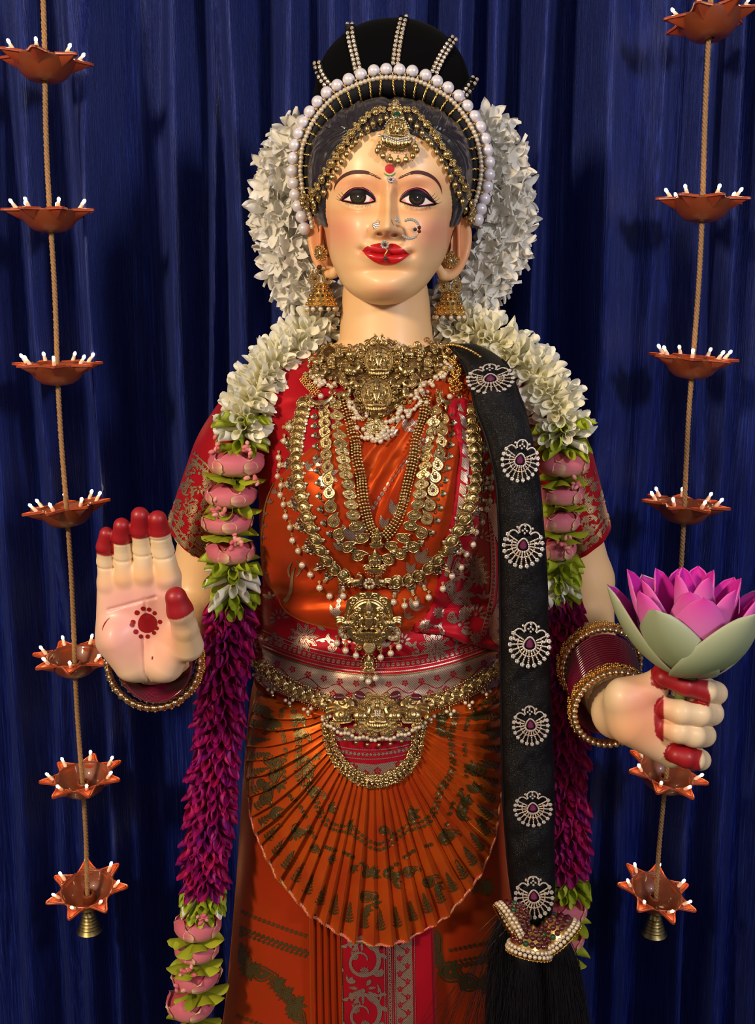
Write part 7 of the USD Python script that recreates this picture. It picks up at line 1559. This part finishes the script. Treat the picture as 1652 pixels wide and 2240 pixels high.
LP.part('flower', tf(cat(extr(sg.Point(0, 0).buffer(8), 1.2)), ML_), ROSEGOLD); LP.part('clear_stones', tf(cat(*[gem(2.7, (7.4 * math.cos(a), 7.4 * math.sin(a), 1.5)) for a in np.linspace(0, 2 * PI, 10)[:-1]]), ML_), DIAM, smooth=False, kind='stuff'); LP.part('ruby', tf(ball(3.6, 2, at=(0, 0, 2)), ML_), RUBY)
LP.part('link', tf(tube(spline([[2, -9, 2], [5, -14, 2], [2, -19, 2], [1, -26, 2]], 16), 1.9, 6), ML_), GOLD); LP.part('dark_drop', tf(cat(ball(4.4, 2, at=(1, -31, 2))), ML_), ONYX)
FS = Thing('forehead_stone', 'tiny round stone stuck between the eyebrows below the bindi', 'gem'); MF = place_M(SB, 855, 393, 0, .001)
FS.part('clear_stones', tf(cat(*[gem(2.8, (5.0 * math.cos(a), 5.0 * math.sin(a), 1.2)) for a in np.linspace(0, 2 * PI, 8)[:-1]]), MF), DIAM, smooth=False, kind='stuff'); FS.part('dark_centre', tf(ball(2.6, 1, at=(0, 0, 1.8)), MF), RUBY)

# ---- bangles
MAR = MAT('maroon_glass', srgb(92, 4, 34), .12, 0, coat_weight=.8, coat_roughness=.05)
def bangle(name, c, n, R, lab, kind, grp):
    M = frame(c, n, [0, 0, 1]); t = Thing(name, lab, 'bangle', grp, loc=c)
    if kind == 'gold':
        k = 40; a = np.linspace(0, 2 * PI, k + 1)[:-1]
        t.part('band', tf(cat(lathe([(R - .0012, -.005), (R + .0012, -.005), (R + .0022, 0), (R + .0012, .004), (R - .0012, .004), (R - .0012, -.005)], 64)), M), GOLD, 40)
        t.part('bead_edge', tf(cat(*[(ball(.0039, 2, sq=(1, 1, 1.25))[0] @ np.eye(3) + [R * math.cos(x), R * math.sin(x), .0055], ball(1, 2)[1]) for x in a]), M), ROSEGOLD, kind='stuff')
        rng = np.random.default_rng(3); g = []
        for x in np.linspace(0, 2 * PI, 130)[:-1]:
            for j in range(3): rr_, zz = R + .0026 + rng.uniform(-.0004, .0024), -.0055 + j * .0033 + rng.uniform(-.0008, .0008); g.append((ball(rng.uniform(.0009, .0016), 1)[0] + [rr_ * math.cos(x + j * .02), rr_ * math.sin(x + j * .02), zz], ball(1, 1)[1]))
        t.part('granule_edge', tf(cat(*g), M), GOLD, kind='stuff')
    else:
        t.part('ring', tf(lathe([(R + .0013 * math.cos(x), .0013 * math.sin(x)) for x in np.linspace(0, 2 * PI, 9)], 72), M), MAR)
    return t
WR = 'the wrist of the raised hand'; WL = 'the wrist of the hand holding the lotus'
nR = unit([.06, -.97, .22]); cR = at(338, 1447, YH + .040)
bangle('gold_bangle', cR, nR, .0475, 'big beaded gold bangle hanging in front on the raised wrist', 'gold', 'gold bangles')
bangle('gold_bangle', cR - nR * .016 + [.003, 0, .001], nR, .0425, 'smaller beaded gold bangle just behind the front one on the raised wrist', 'gold', 'gold bangles')
for k in range(20): bangle('maroon_bangle', at(342, 1459, YH + .026) + np.array([-.03, 1, .06]) * .0029 * k, nR, .0355, 'thin maroon glass bangle in the stack on the raised wrist', 'm', 'maroon bangles on the raised wrist')
a_, b_ = at(1313, 1452, YL + .120), at(1338, 1545, YL + .058); nL = unit(b_ - a_); nL = unit(nL + [.18, -.5, .25])
bangle('gold_bangle', a_, nL, .0455, 'beaded gold bangle behind the maroon stack, nearest the elbow, on the lotus arm', 'gold', 'gold bangles')
for k in range(15): bangle('maroon_bangle', a_ + (b_ - a_) * (.12 + .052 * k), nL, .0415, 'thin maroon glass bangle in the stack on the lotus arm', 'm', 'maroon bangles on the lotus arm')
bangle('gold_bangle', b_, nL, .0440, 'beaded gold bangle in front of the maroon stack, nearest the lotus fist', 'gold', 'gold bangles')

# ---- brooches on the braid
def brooch_piece():
    g, st, tear = [], [], None
    for i, a in enumerate(np.linspace(-118, 118, 15)):
        r = math.radians(a - 90); d = np.array([math.cos(r), math.sin(r)]); L = 46 - 4 * abs(a) / 118
        g.append(tube(np.c_[np.outer(np.linspace(15, L - 4, 5), d), np.full(5, 2.0)], 1.8, 4)); st += [gem(1.9, (*(d * q), 3.0), n=6) for q in np.linspace(17, L - 7, 6)]
        e = d * L; g.append(flowerbead(3.8)['g'] + np.array(0) if False else (flowerbead(3.6)['g'][0] + [e[0], e[1], .5], flowerbead(3.6)['g'][1])); st += [gem(2.7, (*(e + 2.6 * np.array([math.cos(q), math.sin(q)])), 3.2), n=6) for q in np.linspace(0, 2 * PI, 6)[:-1]]
    tp = [(13 * math.sin(x) * (1 - .35 * math.cos(x)), 14 * math.cos(x)) for x in np.linspace(0, 2 * PI, 23)[:-1]]
    g.append(tube(np.c_[np.array(tp), np.full(22, 2.5)], 2.0, 5, closed=True)); st += [gem(2.2, (x, y, 4), n=6) for x, y in tp]
    for R, w in ((26, 1.5),):
        A = np.radians(np.linspace(-205, 25, 24)); g.append(tube(np.array([[R * math.cos(x), R * math.sin(x), 1.8] for x in A]), w, 4)); st += [gem(1.8, (R * math.cos(x), R * math.sin(x), 3), n=6) for x in A]
    lp = [(13 * math.cos(x), 32 + 12 * math.sin(x)) for x in np.linspace(-.5, PI + .5, 16)]; g.append(tube(np.c_[np.array(lp), np.full(16, 2.0)], 2.2, 5)); st += [gem(2.2, (x, y, 3.6), n=6) for x, y in lp] + [gem(2.8, (x, 30 + y, 3), n=6) for x, y in ((0, 4), (-5, 0), (5, 0), (0, -5), (0, 10))]
    for sx in (-1, 1):
        q = np.array([(sx * (14 + 24 * t), 24 + 9 * math.sin(t * 2.4) - 12 * t * t, 2.0) for t in np.linspace(0, 1, 12)] + [(sx * (36 - 8 * t), 12 - 7 * math.sin(t * 2.5), 2) for t in np.linspace(.1, 1, 6)]); g.append(tube(q, 1.9, 4)); st += [gem(2.0, (x, y, 3.4), n=6) for x, y, z in q]
        st += [gem(3, (sx * 17, 36, 3), n=6)]; g.append((flowerbead(3)['g'][0] + [sx * 17, 36, 0], flowerbead(3)['g'][1]))
    return {'g': cat(*g), 'diam': cat(*st), 'tear': hull(np.vstack([[(x * .62, y * .68, 2) for x, y in tp], [(x * .4, y * .45, 5.5) for x, y in tp]]))}
BPC = brooch_piece(); bproto = None
for (u, v, w, h, r, lab) in [(1073, 828, 108, 66, 4, 'wide stone fan brooch at the top of the braid, near the shoulder'), (1138, 1006, 86, 92, -8, 'second stone fan brooch from the top on the braid'), (1145, 1192, 92, 96, -6, 'third stone fan brooch from the top on the braid'), (1159, 1408, 94, 98, -4, 'stone fan brooch in the middle of the braid, level with the waist'), (1161, 1585, 82, 84, 4, 'third stone fan brooch from the bottom on the braid, below waist level'), (1166, 1767, 86, 76, 2, 'second stone fan brooch from the bottom on the braid'), (1168, 1960, 88, 90, 2, 'lowest stone fan brooch, at the end of the braid above the tassel')]:
    M = place_M(SBR, u, v, r, .0050, face=.6); M = M @ np.diag([w / 95.0, h / 92.0, 1.0, 1.0])
    if bproto is None:
        t = Thing('stone_brooch', lab, 'brooch', 'stone brooches pinned down the braid'); bproto = t.prim; x = UsdGeom.Xformable(bproto); x.ClearXformOpOrder(); x.AddTransformOp().Set(Gf.Matrix4d(*M.T.ravel()))
        fr = t.part('frame', BPC['g'], ROSEGOLD, 40); t.part('clear_stones', BPC['diam'], DIAM, smooth=False, parent=fr, kind='stuff'); t.part('ruby', BPC['tear'], MAT('purple_ruby', (.12, .012, .06), .08, 0, coat_weight=1), smooth=False)
    else: instance(bproto, 'stone_brooch', M, lab, 'brooch', 'stone brooches pinned down the braid')

# ---- three pearl-edged bells where the braid ends
def hair_bell(u, v, Y, axis, lab, s):
    c = at(u, v, Y); m = float(mpp(c)) * s; t = Thing('tassel_bell', lab, 'hair ornament', 'pearl edged bells at the end of the braid', loc=c); M = scaled(frame_z(c, axis, [1, 0.01, 0]), m)
    t.part('bell', tf(lathe([(4, -4), (12, 0), (24, 8), (34, 20), (42, 34), (46, 44), (44, 44), (38, 32), (26, 16), (8, 2), (4, -4)], 32), M), GOLD, 40)
    for k, (r, z, n, q) in enumerate(((20, 4, 9, 6.4), (31, 16, 14, 6.8), (39, 29, 18, 6.8))):
        for i, a in enumerate(np.linspace(0, 2 * PI, n + 1)[:-1] + k * .3): cc = np.array([r * math.cos(a), r * math.sin(a), z]); t.part('green_stone' if (i * 7 + k) % 6 == 0 else 'ruby_stone', tf(ball(q, 2, at=cc, sq=(1, 1, 1)), M), EMER if (i * 7 + k) % 6 == 0 else RUBY)
    for k, (r, z) in enumerate(((46.5, 41), (48.5, 50))):
        for a in np.linspace(0, 2 * PI, 29)[:-1] + k * .11: t.part('pearl', tf(ball(4.9, 2, at=(r * math.cos(a), r * math.sin(a), z)), M), PEARL)
    t.part('rim_beads', tf(cat(*[bead(2, 50 * math.cos(a), 50 * math.sin(a), 58) for a in np.linspace(0, 2 * PI, 34)[:-1]], lathe([(44, 55), (49, 57), (49, 59), (43, 57)], 32)), M), GOLD, kind='stuff')
hair_bell(1150, 1990, -.168, [-.80, -.30, -.42], 'pearl edged bell with red stones tilted to the left at the end of the braid', .92)
hair_bell(1166, 2028, -.178, [-.18, -.30, -.95], 'pearl edged bell with red stones pointing down in front of the black tassel', 1.0)
hair_bell(1196, 2012, -.172, [.62, -.30, -.62], 'pearl edged bell with red stones tilted to the right at the end of the braid', .98)
